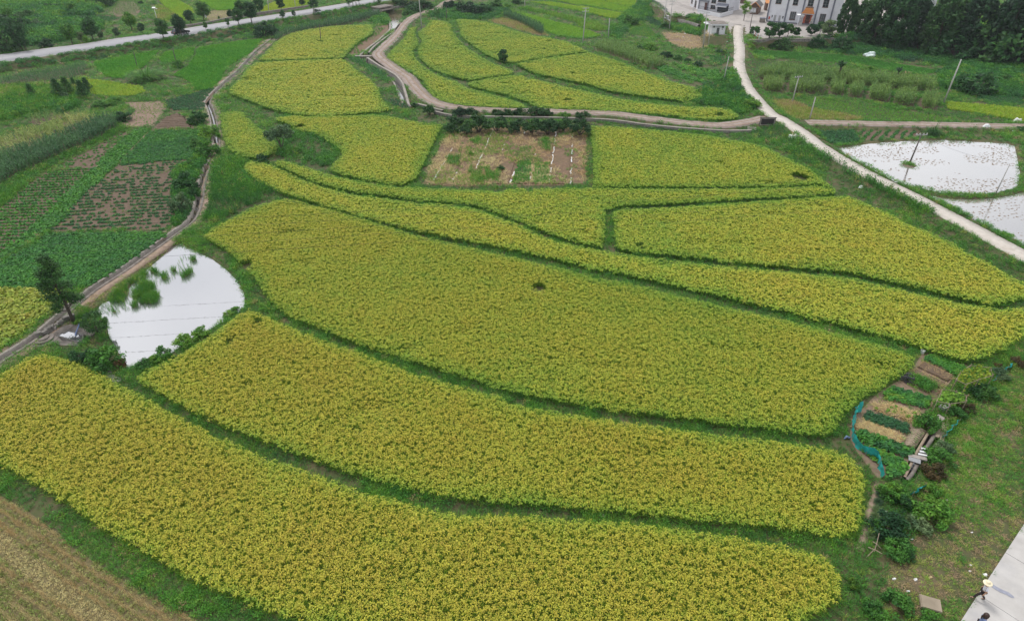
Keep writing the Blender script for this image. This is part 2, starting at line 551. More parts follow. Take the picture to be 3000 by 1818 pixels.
M['rust'] = mat_foliage('rusty_leaves', [(.25, (.05, .05, .02)), (.75, (.16, .10, .04))], inst=False, vamp=.4)
# ------------------------------------------------------------------ layout of the place (traced outlines, put down on the ground)
RICE = {}   # ripe fields: polygon at canopy height, ripeness, label
CZ = 0.8
def rice(key, ripe, label, *a):
    RICE[key] = (unp(PX(*a), CZ)[:, :2], ripe, label)

rice('f1', .80, 'deep golden rice field nearest the viewer, along the bottom edge',
 'Q1', [(-190,420),(0,300),(60,265),(120,220),(190,200),(260,212),(340,235),(430,270),(510,310),(570,350),(650,385),(720,425),(800,470),(880,515),(960,560),(1050,602),(1150,640),(1250,680),(1350,715),(1450,750),(1550,785),(1650,825),(1750,860),(1850,885),(1950,910),(2050,930),(2150,948),(2250,962),(2350,968)],
 'Q2', [(0,552),(150,562),(240,568),(350,578),(450,588),(550,602),(650,620),(750,635),(820,648),(850,665),(880,690),(902,725),(900,775),(880,800),(840,818),(800,840),(740,890),(400,960),(0,960)],
 'Q1', [(1800,1600),(1550,1493),(1400,1465),(1300,1440),(1200,1400),(1100,1360),(1000,1315),(900,1270),(800,1210),(700,1155),(600,1100),(500,1040),(400,975),(300,905),(200,850),(100,785),(0,735),(-190,650)])
rice('f2', .70, 'golden rice strip running right from the pond corner, second from bottom',
 'Q1', [(650,310),(680,290),(760,250),(850,210),(930,165),(1010,110),(1080,60),(1150,10),(1200,-8),(1260,10),(1330,45),(1400,70),(1480,105),(1560,140),(1640,165),(1720,190),(1800,225),(1900,260),(2000,300),(2100,325),(2200,352),(2300,378),(2400,402)],
 'Q2', [(0,250),(100,268),(200,285),(300,298),(400,312),(500,325),(600,338),(700,348),(800,360),(880,375),(930,395),(960,430),(972,470),(965,530),(955,580),(930,603),(890,610),(820,600),(740,590),(650,580),(550,570),(450,560),(350,550),(250,540),(150,530),(0,520)],
 'Q1', [(2350,903),(2200,888),(2100,870),(2000,850),(1900,825),(1800,800),(1700,770),(1600,735),(1500,700),(1400,665),(1300,630),(1200,595),(1100,555),(1000,510),(900,465),(800,410),(720,365),(670,335)])
rice('f3', .55, 'largest rice field in the middle, right of the pond, with a small bare hole',
 'Q3', [(552,265),(580,245),(640,215),(700,185),(760,167),(800,167),(850,180),(900,195),(960,211),(1020,229),(1080,249),(1140,266),(1200,280),(1280,297),(1340,312)],
 'Q4', [(0,325),(60,338),(130,354),(200,374),(230,382),(300,391),(400,415),(500,439),(600,463),(700,485),(800,509),(900,536),(1000,560),(1060,578),(1095,592),(1105,605),(1090,630),(1050,655),(990,690),(950,715),(920,740),(895,780),(870,805),(840,808),(760,800),(680,790),(600,780),(500,768),(400,755),(300,742),(200,728),(100,710),(0,692)],
 'Q3', [(1300,659),(1200,630),(1100,598),(1020,575),(960,555),(900,530),(850,510),(790,485),(755,460),(720,420),(690,375),(660,345),(620,305),(580,283)])
rice('f4', .50, 'long narrow rice strip tapering to a golden tip above the largest field',
 'B2', [(465,770),(470,735),(500,710),(560,690),(640,702),(780,735),(860,768),(1000,840),(1200,925),(1350,985),(1500,1025),(1800,1095),(2100,1125)],
 'B3', [(0,1180),(200,1190),(400,1210),(600,1230),(750,1255),(900,1302),(1050,1357),(1200,1412),(1350,1470)],
 'Q4', [(60,262),(130,284),(200,298),(260,308),(290,315),(340,322),(420,332),(520,342),(620,353),(700,360),(780,367),(860,373),(940,385),(1000,399),(1080,417),(1160,437),(1240,453),(1300,463),(1340,469),(1399,462),(1450,470),(1400,540),(1340,578),(1280,603),(1230,605),(1180,590),(1110,566),(1050,549),(960,524),(850,496),(700,460),(600,437),(500,413),(400,390),(300,366),(230,357),(150,337),(80,320),(0,303)],
 'Q3', [(1320,288),(1240,273),(1160,256),(1080,239),(1000,217),(920,194),(850,173),(800,158),(760,144),(730,130),(700,115),(680,100)])
rice('f5', .42, 'rice field wrapping below the orchard, ending at the notch of the bund',
 'B2', [(820,715),(870,690),(940,685),(1000,695),(1100,730),(1250,775),(1400,820),(1500,850),(1700,900),(1900,945),(2100,980),(2300,1003)],
 'B3', [(0,1005),(200,1012),(400,1022),(600,1028),(750,1035),(900,1045),(1050,1040),(1200,1025),(1400,1020),(1700,1018),(2000,1015),(2200,1012)],
 'B4', [(0,1018),(500,1018),(1000,1023),(1500,1018),(1900,1012),(2440,990)], 'Q4', [(884,140),(886,150)],
 'B4', [(2300,1105),(2000,1117),(1500,1145),(1000,1175),(500,1205),(0,1232)],
 'Q4', [(400,180),(320,182),(280,186),(260,196),(253,215),(254,250),(251,280),(244,296),(220,292),(170,281),(120,267),(60,243)],
 'B3', [(1400,1445),(1250,1383),(1100,1323),(950,1272),(800,1217),(650,1192),(450,1177),(200,1157),(0,1142)],
 'B2', [(2100,1087),(1800,1057),(1500,987),(1350,947),(1200,887),(1000,797),(900,750)])
rice('f6', .36, 'yellow-green rice field right of the bare orchard, under the dirt track',
 'B3', [(2170,270),(2190,400),(2210,700),(2215,1000)],
 'B4', [(0,994),(500,996),(1000,999),(1500,994),(1900,990),(2200,975),(2440,962)], 'B5', [(20,975),(170,1015),(90,945),(0,870)],
 'B4', [(2300,760),(2100,660),(1900,560),(1700,490),(1500,445),(1300,410),(1100,380),(900,357),(600,332),(300,302),(0,282)])
rice('f7', .48, 'wide rice field at right between the notch bund and the concrete lane',
 'Q4', [(275,205),(285,195),(350,192),(450,188),(550,182),(650,175),(750,168),(850,160),(920,158),(970,180),(1030,205),(1090,235),(1150,260),(1200,285),(1250,315),(1310,345),(1360,375),(1399,395),(1460,428),(1399,435),(1360,448),(1310,453),(1250,440),(1170,421),(1090,401),(1010,384),(940,368),(860,358),(780,351),(700,346),(620,338),(520,327),(420,317),(340,309),(290,302),(282,270),(278,240)])
rice('f8', .38, 'yellow rice field left of the bare orchard, notched by a weedy mound',
 'B2', [(850,170),(1060,150),(1300,160),(1700,150),(2000,135),(2200,150)],
 'B3', [(0,205),(200,235),(390,260),(370,310),(300,430),(230,580),(150,750),(80,890),(30,920),(0,925)],
 'B2', [(2400,965),(2200,955),(2000,925),(1800,885),(1600,835),(1520,805),(1500,780),(1530,730),(1600,680),(1650,620),(1650,570),(1580,510),(1500,460),(1400,390),(1250,340),(1120,325),(1060,280),(980,230),(870,210)])
rice('f9', .36, 'small tongue-shaped rice field beside the irrigation ditch and lone tree',
 'B2', [(185,115),(300,100),(440,98),(500,160),(570,230),(650,300),(740,350),(800,420),(880,500),(890,530),(840,580),(740,620),(600,640),(480,640),(380,610),(300,560),(250,490),(215,380),(195,230)])
rice('f10', .40, 'pale yellow rice field left of the stream, nearer of two stacked fields',
 'A2', [(620,742),(900,727),(1300,712),(1660,702),(1720,740),(1800,810),(1900,880),(2000,950),(2080,1050),(2110,1130),(2150,1220),(2250,1300),(2100,1328),(1900,1347),(1700,1367),(1400,1382),(1150,1366),(950,1331),(700,1266),(480,1178),(350,1128),(290,1090),(320,1030),(420,930),(530,800)])
rice('f11', .38, 'pale yellow rice field with a dark pole standing in it, below the highway',
 'A2', [(640,715),(760,590),(850,500),(950,430),(1050,390),(1250,345),(1500,310),(1750,295),(1950,290),(2010,300),(2030,340),(2010,400),(1900,460),(1800,530),(1720,620),(1670,685),(1300,698),(900,712)])
rice('f12', .34, 'narrow rice strip hugging the outer bend of the dirt track',
 'A3', [(95,315),(0,330)], 'A2', [(2420,420),(2330,520),(2200,640),(2190,680),(2300,760),(2420,825)],
 'A3', [(0,845),(100,920),(170,960),(210,1050),(260,1130),(350,1190),(500,1230),(700,1260),(900,1270),(1100,1285),(1300,1285),(1400,1270),(1350,1230),(1200,1180),(1000,1130),(850,1090),(700,1050),(600,1000),(560,970),(430,930),(330,890),(240,840),(150,780),(90,720),(50,660),(40,600),(90,540),(100,480),(70,420),(60,370)])
rice('f13', .30, 'rice field shaped like a leaf, inside the track bend, left of the dark tree',
 'A3', [(250,235),(340,240),(430,250),(500,290),(520,380),(560,440),(640,520),(720,590),(800,640),(900,700),(1000,750),(1080,780),(1200,820),(1260,860),(1230,880),(1000,910),(850,935),(720,950),(640,930),(500,900),(350,850),(250,800),(170,740),(110,670),(100,580),(140,520),(140,470),(110,420),(105,380),(200,310)])
rice('f14', .28, 'far yellow-green rice field above the dark lone tree',
 'A3', [(560,235),(590,220),(750,230),(930,255),(1100,305),(1300,370),(1500,420),(1700,450),(1880,490),(2000,540),(2150,608),(1900,638),(1600,683),(1280,743),(1150,740),(1000,680),(850,600),(740,520),(650,450),(610,400),(605,330)])
rice('f15', .30, 'rice field below the corn patch, right of the dark lone tree',
 'A3', [(1290,757),(1600,697),(2160,622)], 'A4', [(0,710),(200,790),(400,870),(600,950),(800,1000),(950,1030),(1000,1080),(1060,1130),(1060,1160),(950,1180),(800,1195),(600,1175),(400,1150),(200,1120),(0,1090)],
 'A3', [(2250,1030),(2000,970),(1750,920),(1550,880),(1440,840),(1340,790)])
rice('f16', .36, 'long rice strip along the far side of the straight dirt track',
 'A3', [(700,982),(900,942),(1150,903),(1350,898),(1500,943),(1700,993),(2000,1063),(2300,1123)],
 'A4', [(0,1165),(300,1215),(600,1248),(900,1273),(1200,1278),(1400,1310),(1500,1380),(1480,1400),(1380,1425),(1100,1420),(800,1390),(500,1360),(200,1340),(0,1320)],
 'A3', [(2200,1310),(1900,1300),(1700,1290),(1550,1280),(1480,1240),(1420,1210),(1300,1165),(1150,1120),(950,1075),(800,1040),(720,1010)])
GREEN = {}
def green(key, tint, z, label, *a):
    GREEN[key] = (unp(PX(*a), z)[:, :2], tint, label)
green('y1', .45, .5, 'vivid green paddy left of the pampas clump and two poles',
 'A1', [(1120,730),(1500,660),(1900,592),(1830,680),(1700,800),(1600,830),(1500,910),(1400,920),(1280,900),(1170,830)])
green('y2', .50, .5, 'small green paddy wedge between two grassy bunds under the highway bank',
 'A1', [(1910,690),(1990,610),(2340,555),(2320,640),(2200,715),(1950,735)])
green('y3', .45, .5, 'largest vivid green paddy below the highway and dry bank',
 'A1', [(2080,890),(2250,780),(2350,650),(2375,565)], 'A2', [(0,545),(400,480),(690,455),(600,560),(550,620),(400,700),(280,780),(210,870),(190,940),(80,1040),(0,1060)], 'A1', [(2330,1060),(2300,980),(2200,920)])
green('y4', .80, 1.4, 'bright lime paddy strip behind the car on the far roadside',
 'V2', [(100,0),(460,0),(560,60),(700,130),(720,230),(600,300),(560,360),(480,330),(400,250),(300,170),(200,100)])
green('y5', .65, 1.4, 'bright green far paddy behind the roadside trees',
 'V2', [(820,-60),(1600,-60),(1480,160),(1130,175),(960,80),(820,0)])
green('y6', .92, 1.4, 'yellowish far paddy behind the low roadside wall',
 'A2', [(680,130),(720,70),(880,0),(980,-40),(1300,-40),(1200,80),(1060,110),(880,140),(760,150)])
green('y7', .82, .5, 'lowest of the three pale green strips at the top',
 'A3', [(1440,10),(1700,15),(2050,70)], 'H1', [(0,90),(300,145),(600,192),(780,218),(700,315),(500,300),(200,225),(0,185)], 'A3', [(2000,112),(1600,40)])
green('y8', .76, .5, 'middle of the three pale green strips at the top',
 'A3', [(1760,-10),(2300,-40)], 'H1', [(420,0),(500,30),(750,95),(950,127),(975,150),(800,193),(600,163),(300,110),(0,62)], 'A3', [(2050,55)])
green('y9', .78, .5, 'topmost short green strip by the top edge',
 'H1', [(470,0),(520,20),(750,82),(960,115),(1010,0),(900,-60),(560,-60)])
green('y10', .72, .5, 'curved light green paddy below the flopped grass plot, edged by corn',
 'A3', [(1100,140),(1250,122),(1500,180),(1750,250),(2000,310),(2200,370),(2300,415),(2200,435),(2000,440),(1800,415),(1650,365),(1500,290),(1300,195)])
green('y11', .22, .4, 'deep green paddy in front of the walled villa terrace',
 'A5', [(0,628),(450,660),(800,730),(1200,790),(1430,830),(1380,860),(1200,880),(900,830),(600,770),(300,740),(0,722)], 'A4', [(2300,700),(1900,670),(1650,650),(1680,590),(2000,600),(2300,620)])
green('y12', .52, .3, 'striped green seedling plot above the track at right',
 'A4', [(2100,1195),(2420,1172)], 'A5', [(0,1180),(300,1222),(700,1283),(1200,1343),(1680,1412),(1600,1435),(700,1445),(500,1400),(200,1310),(0,1280)], 'A4', [(2300,1240)])
green('y13', .86, .5, 'lime yellow paddy beside the leaning pole at the right edge',
 'A5', [(1530,1205),(2000,1240),(2464,1290),(2700,1330),(2700,1480),(2464,1440),(2200,1390),(1800,1320),(1560,1290)])
green('y14', .86, .3, 'bright lime grassy mound beside the young pines',
 'A1', [(1000,945),(1200,955),(1500,1000),(1700,1030),(1750,1090),(1600,1140),(1300,1150),(1100,1115)])

# roads and water outlines -------------------------------------------------
ROADC = unp(PX('A1', [(-1200,880),(-500,790),(0,708),(600,625),(1100,560),(1500,493),(2000,430)], 'A2', [(0,345),(400,280),(850,210),(1300,137),(1775,57),(2100,0)]), 1.5)[:, :2]
dlast = ROADC[-1] - ROADC[-2]
dlast /= np.linalg.norm(dlast)
ROADC = np.vstack([ROADC, ROADC[-1] + dlast * 40, ROADC[-1] + dlast * 120])
ROADS = smooth_line(ROADC, 4.0)
ROADW = 4.6
ROADWA = np.interp(ROADS[:, 0], [-130, -100, -60], [5.0, 4.9, 3.9])
LANE_PX = PX('A4', [(1500,310),(1490,370),(1490,450),(1505,600),(1500,750),(1510,850),(1560,980),(1620,1090),(1700,1190),(1790,1290),(1900,1390)], 'B4', [(1995,200),(2150,295),(2300,400)], 'B5', [(0,528),(300,715),(700,930),(1100,1125),(1500,1335)], 'Q4', [(1340,295),(1399,328),(1480,375)])
LANEZ0 = np.interp(np.arange(len(LANE_PX)), [0, 2, 3, 4, 6, 10, 30], [2.02, 2.06, 1.7, 1.2, .75, .55, .5])
LANE3 = smooth_line(unp(LANE_PX, LANEZ0), 1.5)
LANE = LANE3[:, :2]
LANEW = 1.3
TRK_PX = PX('A3', [(700,-60),(460,20),(330,110)], 'V1', [(2464,205),(2250,300),(2080,420),(1950,600),(1800,760),(1640,910),(1590,990),(1700,1090),(1900,1240),(2150,1410)], 'A3', [(0,955),(100,1080),(230,1195),(420,1268),(700,1306),(1100,1330),(1500,1338),(2000,1352)], 'B4', [(0,140),(500,205),(1000,262),(1300,278),(1600,240),(1850,185)])
TZ = .45
TRK = smooth_line(unp(TRK_PX, TZ)[:, :2], 1.5)
TRKW = 1.6
TRK2 = smooth_line(G('B5', [(-150,245),(300,252),(800,262),(1500,272),(2464,292),(3200,300)], z=TZ), 1.5)
POND = G('Q3', [(495,293),(530,310),(580,335),(620,365),(650,395),(668,430),(670,465),(640,490),(600,510),(560,535),(510,560),(470,590),(420,610),(380,625),(345,635),(330,600),(310,565),(297,545),(292,505),(255,485),(280,455),(330,440),(350,420),(365,395),(400,365),(440,330),(470,300)], z=-.25)
W1 = G('B5', [(170,560),(520,505),(800,475),(1150,460),(1500,450),(1900,470),(2250,490),(2350,520),(2380,640),(2420,850),(2390,1000),(2300,1060),(2050,1100),(1800,1115),(1500,1095),(1250,1035),(950,1000),(700,850),(450,720),(300,620)])
W2 = G('B5', [(1060,1060),(1300,1110),(1500,1150),(1800,1165),(2100,1150),(2300,1120),(2464,1075),(2900,1000),(3600,1300)], 'Q4', [(1560,390),(1430,312),(1300,245),(1200,195)])
STREAM = G('V1', [(1640,250),(2030,260),(2010,380),(1890,570),(1700,715),(1500,870),(1395,1000),(1265,1012),(1570,765),(1690,665),(1795,560),(1805,470),(1785,400),(1740,330)], z=-1.2)
CANAL = G('V1', [(1290,1050),(1400,1050),(1620,1200),(1820,1310),(1940,1390),(1990,1470)], 'A2', [(2360,990),(2400,1150),(2450,1290)], 'A3', [(60,1290),(-10,1270)], 'A2', [(2430,1250),(2380,1240),(2290,1020),(2180,890),(2080,845),(1960,790)], z=-.8)
DITCH = smooth_line(G('A2', [(815,470),(700,560),(590,650),(400,860),(300,940),(120,1110),(30,1230)], 'B2', [(60,60),(100,200),(120,350),(135,520),(60,760)], 'Q3', [(570,70),(550,130),(540,185),(520,230),(470,268),(400,318),(330,368),(250,420),(180,478),(100,545),(0,610),(-80,665)]), 1.0)
TERR = G('H1', [(1250,-250),(1300,-60),(1300,55),(1575,250),(1640,300),(1900,310),(2300,420)], 'H2', [(540,600),(600,880),(1080,890),(1180,940),(1260,930),(1480,930),(1570,880)], 'H3', [(30,965),(450,950),(1150,935),(1450,935),(1900,925),(2300,900)], 'A5', [(900,420),(1500,540),(2464,620),(3200,640),(3200,-260)], z=2.0)
PAVE = G('S', [(2143,478),(1480,1493),(1350,1700),(2500,2100),(3600,1500),(3600,-200),(2500,-80)])
GDITCH = G('G', [(1205,958),(1275,1000),(1180,1150),(1100,1290),(1030,1430),(960,1510),(920,1490),(1000,1330),(1040,1240)])
BASIN = G('PB', [(1030,525),(1120,465),(1150,475),(1240,425),(1380,460),(1500,500),(1500,580),(1410,635)])

def road_signed(p):
    best = np.full(len(p), 1e9)
    sg = np.ones(len(p))
    for i in range(len(ROADC) - 1):
        a, b = ROADC[i], ROADC[i + 1]
        ab = b - a
        t = np.clip(((p - a) @ ab) / (ab @ ab), 0, 1)
        dx = p[:, 0] - a[0] - t * ab[0]
        dy = p[:, 1] - a[1] - t * ab[1]
        dd = np.hypot(dx, dy)
        s = np.sign(ab[0] * (p[:, 1] - a[1]) - ab[1] * (p[:, 0] - a[0]))
        m = dd < best
        best = np.where(m, dd, best)
        sg = np.where(m, s, sg)
    return best * sg

def sstep(a, b, x):
    t = np.clip((x - a) / (b - a), 0, 1)
    return t * t * (3 - 2 * t)

def Hgt(p):
    """height of the land"""
    p = np.atleast_2d(np.asarray(p, float))[:, :2]
    h = np.zeros(len(p))
    rs = road_signed(p)
    near = 1.5 * (1 - sstep(ROADW + 1.0, ROADW + 4.6, -rs))
    far = 1.0 + .5 * (1 - sstep(ROADW + .8, ROADW + 3.5, rs))
    h = np.where(rs < 0, near, far)
    st = sdist(p, TERR, 6.0)
    h = np.maximum(h, 2.0 * (1 - sstep(.15, 1.1, st)))
    m = (p[:, 0] > 30) & (p[:, 0] < 140)
    if m.any():
        best = np.full(m.sum(), 1e9)
        zz = np.zeros(m.sum())
        q = p[m]
        for i in range(0, len(LANE), 2):
            dd = np.hypot(q[:, 0] - LANE[i, 0], q[:, 1] - LANE[i, 1])
            k = dd < best
            best = np.where(k, dd, best)
            zz = np.where(k, LANE3[i, 2], zz)
        hl = zz * (1 - sstep(LANEW + .7, LANEW + 3.0, best))
        h[m] = np.maximum(h[m], hl)
    for ln, wd in ((TRK, TRKW), (TRK2, TRKW)):
        lo, hi = ln.min(0) - 5, ln.max(0) + 5
        m = (p[:, 0] > lo[0]) & (p[:, 0] < hi[0]) & (p[:, 1] > lo[1]) & (p[:, 1] < hi[1])
        if m.any():
            dd = dline(p[m], ln[::2])
            h[m] = np.maximum(h[m], TZ * (1 - sstep(wd + .1, wd + .9, dd)))
    for poly, dep, a, b in ((POND, 1.0, -1.2, .8), (STREAM, 1.9, .25, .5), (CANAL, 1.3, .1, .45), (GDITCH, .9, 0.0, .35), (BASIN, .5, 0, .25)):
        s = sdist(p, poly, 3.0)
        k = 1 - sstep(a, b, s)
        h = h * (1 - k) - dep * k
    for poly in (W1, W2):
        s = sdist(p, poly, 3.0)
        h = np.where(s < .1, -.2, h)
        ring = np.exp(-((s - .45) / .35) ** 2) * .18
        h = np.where((s >= .1) & (s < 1.6), np.maximum(h, ring), h)
    dd = dline(p[(p[:, 0] < 0) & (p[:, 1] < 175)], DITCH[::2])
    hh = h[(p[:, 0] < 0) & (p[:, 1] < 175)]
    h[(p[:, 0] < 0) & (p[:, 1] < 175)] = np.where(dd < .62, -.8, hh)
    return h

def ground_at(px):
    """photo pixel -> point on the land surface"""
    z = 0.0
    for _ in range(4):
        q = unp(px, z)[0]
        z = float(Hgt(q[None])[0])
    q = unp(px, max(z, -.3))[0]
    return Vector((q[0], q[1], max(z, -.3)))

def stand(frame, base, top=None):
    """base and top points in the picture -> (location, height in metres)"""
    bp = PX(frame, [base])[0]
    loc = ground_at(bp)
    if top is None:
        return loc
    tp = PX(frame, [top])[0]
    lo, hi = 0.0, 40.0
    for _ in range(40):
        mid = (lo + hi) / 2
        if proj(np.array([[loc.x, loc.y, loc.z + mid]]))[0, 1] > tp[1]:
            lo = mid
        else:
            hi = mid
    return loc, (lo + hi) / 2

# ------------------------------------------------------------------ the land
xs = np.unique(np.concatenate([[-3000, -1500, -800, -500, -350, -260, -210], np.arange(-180, 200, .62), [210, 260, 350, 500, 800, 1500, 3000]]))
ys = np.unique(np.concatenate([[-2000, -800, -300, -100, -30, 0, 8], np.arange(14, 120, .6), np.arange(120, 300, 1.1), [310, 340, 400, 500, 800, 1500, 3500]]))
XX, YY = np.meshgrid(xs, ys)
gp = np.stack([XX.ravel(), YY.ravel()], 1)
gz = Hgt(gp)
nx, ny = len(xs), len(ys)
ii = (np.arange(ny - 1)[:, None] * nx + np.arange(nx - 1)[None, :]).ravel()
gm = np_mesh('ground', np.column_stack([gp, gz]), np.stack([ii, ii + 1, ii + 1 + nx, ii + nx], 1), smooth=True)
tag(link('ground', gm, M['ground']), kind='structure')

def tri_poly(poly, z, name, mat, kind=None, thick=0.0, parent=None):
    """flat sheet from an outline; z a number or per-vertex heights"""
    bm = bmesh.new()
    zs = z if hasattr(z, '__len__') else [z] * len(poly)
    vs = [bm.verts.new((p[0], p[1], q)) for p, q in zip(poly, zs)]
    f = bm.faces.new(vs)
    f.normal_update()
    if f.normal.z < 0:
        f.normal_flip()
    if thick:
        r = bmesh.ops.extrude_face_region(bm, geom=[f])
        for v in r['geom']:
            if isinstance(v, bmesh.types.BMVert):
                v.co.z += thick
        bmesh.ops.recalc_face_normals(bm, faces=bm.faces)
    bmesh.ops.triangulate(bm, faces=bm.faces)
    me = bpy.data.meshes.new(name)
    bm.to_mesh(me)
    bm.free()
    o = link(name, me, mat, parent)
    if kind:
        o['kind'] = kind
    return o

tri_poly(POND, -.25, 'pond_water', M['pond'], 'structure')
tri_poly(W1, -.04, 'flooded_paddy_water', M['flood'], 'structure')
tri_poly(W2, -.04, 'flooded_paddy_water', M['flood'], 'structure')
tri_poly(STREAM, -1.2, 'stream_water', M['streamwater'], 'structure')
tri_poly(CANAL, -.85, 'canal_water', M['canalwater'], 'structure')
tri_poly(GDITCH, -.55, 'ditch_water', M['canalwater'], 'structure')

def strip(line, w, z, name, mat, kind='structure', skirt=.3, wl=None, jit=0.0, parent=None, off=0.0):
    """road-like strip with a thickness; z number or array; w half width"""
    n = len(line)
    t = np.gradient(line, axis=0)
    t /= np.linalg.norm(t, axis=1)[:, None]
    nrm = np.stack([-t[:, 1], t[:, 0]], 1)
    rs = np.random.RandomState(n)
    jl = 1 + jit * (rs.rand(n) - .5)
    jr = 1 + jit * (rs.rand(n) - .5)
    zz = np.full(n, 0.0) + z
    c = line + nrm * off
    L = c + nrm * (w * jl)[:, None]
    Rr = c - nrm * (w * jr)[:, None]
    V = np.vstack([np.column_stack([L, zz - skirt]), np.column_stack([L, zz]), np.column_stack([Rr, zz]), np.column_stack([Rr, zz - skirt])])
    F = []
    for k in range(3):
        i = np.arange(n - 1)
        F.append(np.stack([k * n + i, (k + 1) * n + i, (k + 1) * n + i + 1, k * n + i + 1], 1))
    me = np_mesh(name, V, np.vstack(F))
    o = link(name, me, mat, parent)
    if kind:
        o['kind'] = kind
    return o

strip(ROADS, ROADWA, 1.56, 'asphalt_road', M['asphalt'], skirt=.25)
for sg_ in (1, -1):
    strip(ROADS, .08, 1.568, 'road_edge_line', M['roadpaint'], skirt=.006, off=(sg_ * (ROADWA - .25))[:, None])
for i in range(4, len(ROADS) - 6, 3):                                # broken centre line
    strip(ROADS[i:i + 2], .06, 1.568, 'road_centre_dash', M['roadpaint'], skirt=.006)
strip(LANE, LANEW, LANE3[:, 2] + .10, 'concrete_lane', M['concrete'], skirt=.35, jit=.06)
strip(TRK, TRKW, TZ + .05, 'dirt_track', M['track'], skirt=.25, jit=.12)
strip(TRK2, TRKW, TZ + .05, 'dirt_track', M['track'], skirt=.25, jit=.15)
for ln in (TRK, TRK2):
    for off in (-.62, .62):
        strip(ln, .2, TZ + .058, 'wheel_rut', M['path'], skirt=.006, jit=.8, off=off)
# paths
PATH1 = smooth_line(G('Q3', [(583,20),(578,70),(556,130),(548,190),(528,236),(478,276),(408,326),(336,377),(256,430),(200,470)]), 1.0)
strip(PATH1, .5, .05, 'dirt_path', M['path'], skirt=.15, jit=.3, off=.35)
PATH2 = smooth_line(G('S', [(640,60),(560,260),(500,480),(470,640),(440,760)]), .6)
strip(PATH2, .28, .03, 'dirt_path', M['path'], skirt=.1, jit=.5)
# yard in front of the villas, on the terrace
YARD = G('H1', [(1320,10),(1400,45),(1590,235),(1640,285),(1900,295),(2200,320)], 'H2', [(450,470),(660,535),(1070,580),(1180,900),(1480,900),(1560,830),(1640,800)], 'H3', [(200,920),(450,925),(1150,905),(1450,905),(1900,890),(2300,870)], 'A5', [(700,380),(1300,380),(1300,-260)], 'H1', [(1400,-260)], z=2.0)
tri_poly(YARD, 2.02, 'concrete_yard', M['yard'], 'structure')

# pavement at the lower right: separate slabs with joints
pe = G('S', [(2143,478),(1480,1493)])
ax = pe[1] - pe[0]
ax /= np.linalg.norm(ax)
nrmv = np.array([-ax[1], ax[0]])
if nrmv[0] < 0: nrmv = -nrmv
pv = tag(link('concrete_pavement', None), kind='structure')
jt = G('S', [(1950,790)])[0]
s0 = (jt - pe[0]) @ ax
for k in range(-3, 4):
    a0, a1 = s0 + k * 4.6 + .015, s0 + (k + 1) * 4.6 - .015
    for r_ in range(2):
        b0, b1 = r_ * 5.0 + (.0 if r_ == 0 else .015), (r_ + 1) * 5.0 - .015
        q = [pe[0] + ax * a + nrmv * b for a, b in ((a0, b0), (a1, b0), (a1, b1), (a0, b1))]
        MB().prism(q, -.25, .10 + .004 * ((k + r_) % 2)).build('slab', M['concrete_grey'], pv)

# concrete-lined irrigation ditch: two long walls and a floor
t_ = thing('irrigation_ditch', 'narrow concrete irrigation ditch winding down past the ponds left bank', 'ditch', (0, 0, 0))
strip(DITCH, .16, .12, 'wall', M['concrete_old'], None, skirt=1.0, parent=t_, off=.55)
strip(DITCH, .16, .10, 'wall', M['coping'], None, skirt=1.0, parent=t_, off=-.55)
for s_ in (-1, 1):
    strip(DITCH, .5, .06, 'berm', M['path'], None, skirt=.9, parent=t_, off=s_ * 1.12)
strip(DITCH, .45, -.55, 'water', M['canalwater'], None, skirt=.1, parent=t_)

def wall_line(name, label, line, z0, z1, th, mat, cop=None, step=2.0, cat='wall', stones=0, seed=0):
    """masonry wall following a line; with coping; facing stones proud of the face"""
    ln = smooth_line(np.asarray(line), step)
    t0 = thing(name, label, cat, (0, 0, 0))
    n = len(ln)
    strip(ln, th / 2, z1, 'core', mat, None, skirt=z1 - z0, parent=t0)
    if cop is not None:
        strip(ln, th / 2 + .05, z1 + .08, 'coping', cop, None, skirt=.1, parent=t0, jit=.1)
    return t0, ln

wall_line('stream_wall', 'mossy stone wall with pale coping on the left bank of the stream', G('V1', [(1745,335),(1790,405),(1805,480),(1793,555),(1685,658),(1572,757),(1402,886),(1255,1015)]), -1.7, .15, .45, M['stone'], M['coping'])
wall_line('stream_wall', 'low pale kerb wall between the stream and the dirt track', G('V1', [(2025,380),(1905,570),(1715,715),(1520,868),(1420,985)]), -1.7, .42, .35, M['stone'], M['coping'])
wall_line('canal_wall', 'tall dark stone wall holding the dirt track above the canal bend', G('V1', [(1392,1042),(1600,1180),(1800,1290),(1925,1372),(1995,1455)], 'A2', [(2380,1000),(2425,1150),(2470,1280)], 'A3', [(100,1250),(330,1315),(400,1330)], z=TZ), -1.0, TZ + .02, .4, M['stone'], M['coping'])
wall_line('canal_wall', 'thin concrete edge of the canal beside the bean patch', G('V1', [(1600,1265),(1720,1350),(1790,1410)], 'A2', [(2280,1000),(2330,1140),(2390,1245)]), -1.0, .06, .25, M['coping'])
wall_line('track_wall', 'long dark retaining wall below the straight dirt track', G('B3', [(300,112),(420,140),(560,165),(900,172),(1400,178),(2000,192),(2464,215)], 'B4', [(300,258),(700,300),(1000,322),(1350,342),(1650,338)], z=TZ), -.15, TZ + .06, .3, M['stone'], M['coping'])
MB().box((0, 0, 0), (4.2, .8, .3)).build('sluice_slab', M['coping'], None, loc=tuple(G('V1', [(1325, 1030)])[0]) + (.18,))
tag(bpy.data.objects['sluice_slab'], 'pale concrete slab crossing the stream at the track corner', 'slab')
MB().box((0, 0, 0), (.35, .3, 1.6)).build('sluice_pier', M['coping'], None, loc=tuple(G('V1', [(1378, 1090)])[0]) + (-.5,))
tag(bpy.data.objects['sluice_pier'], 'pale concrete pier under the slab at the stream corner', 'pier')

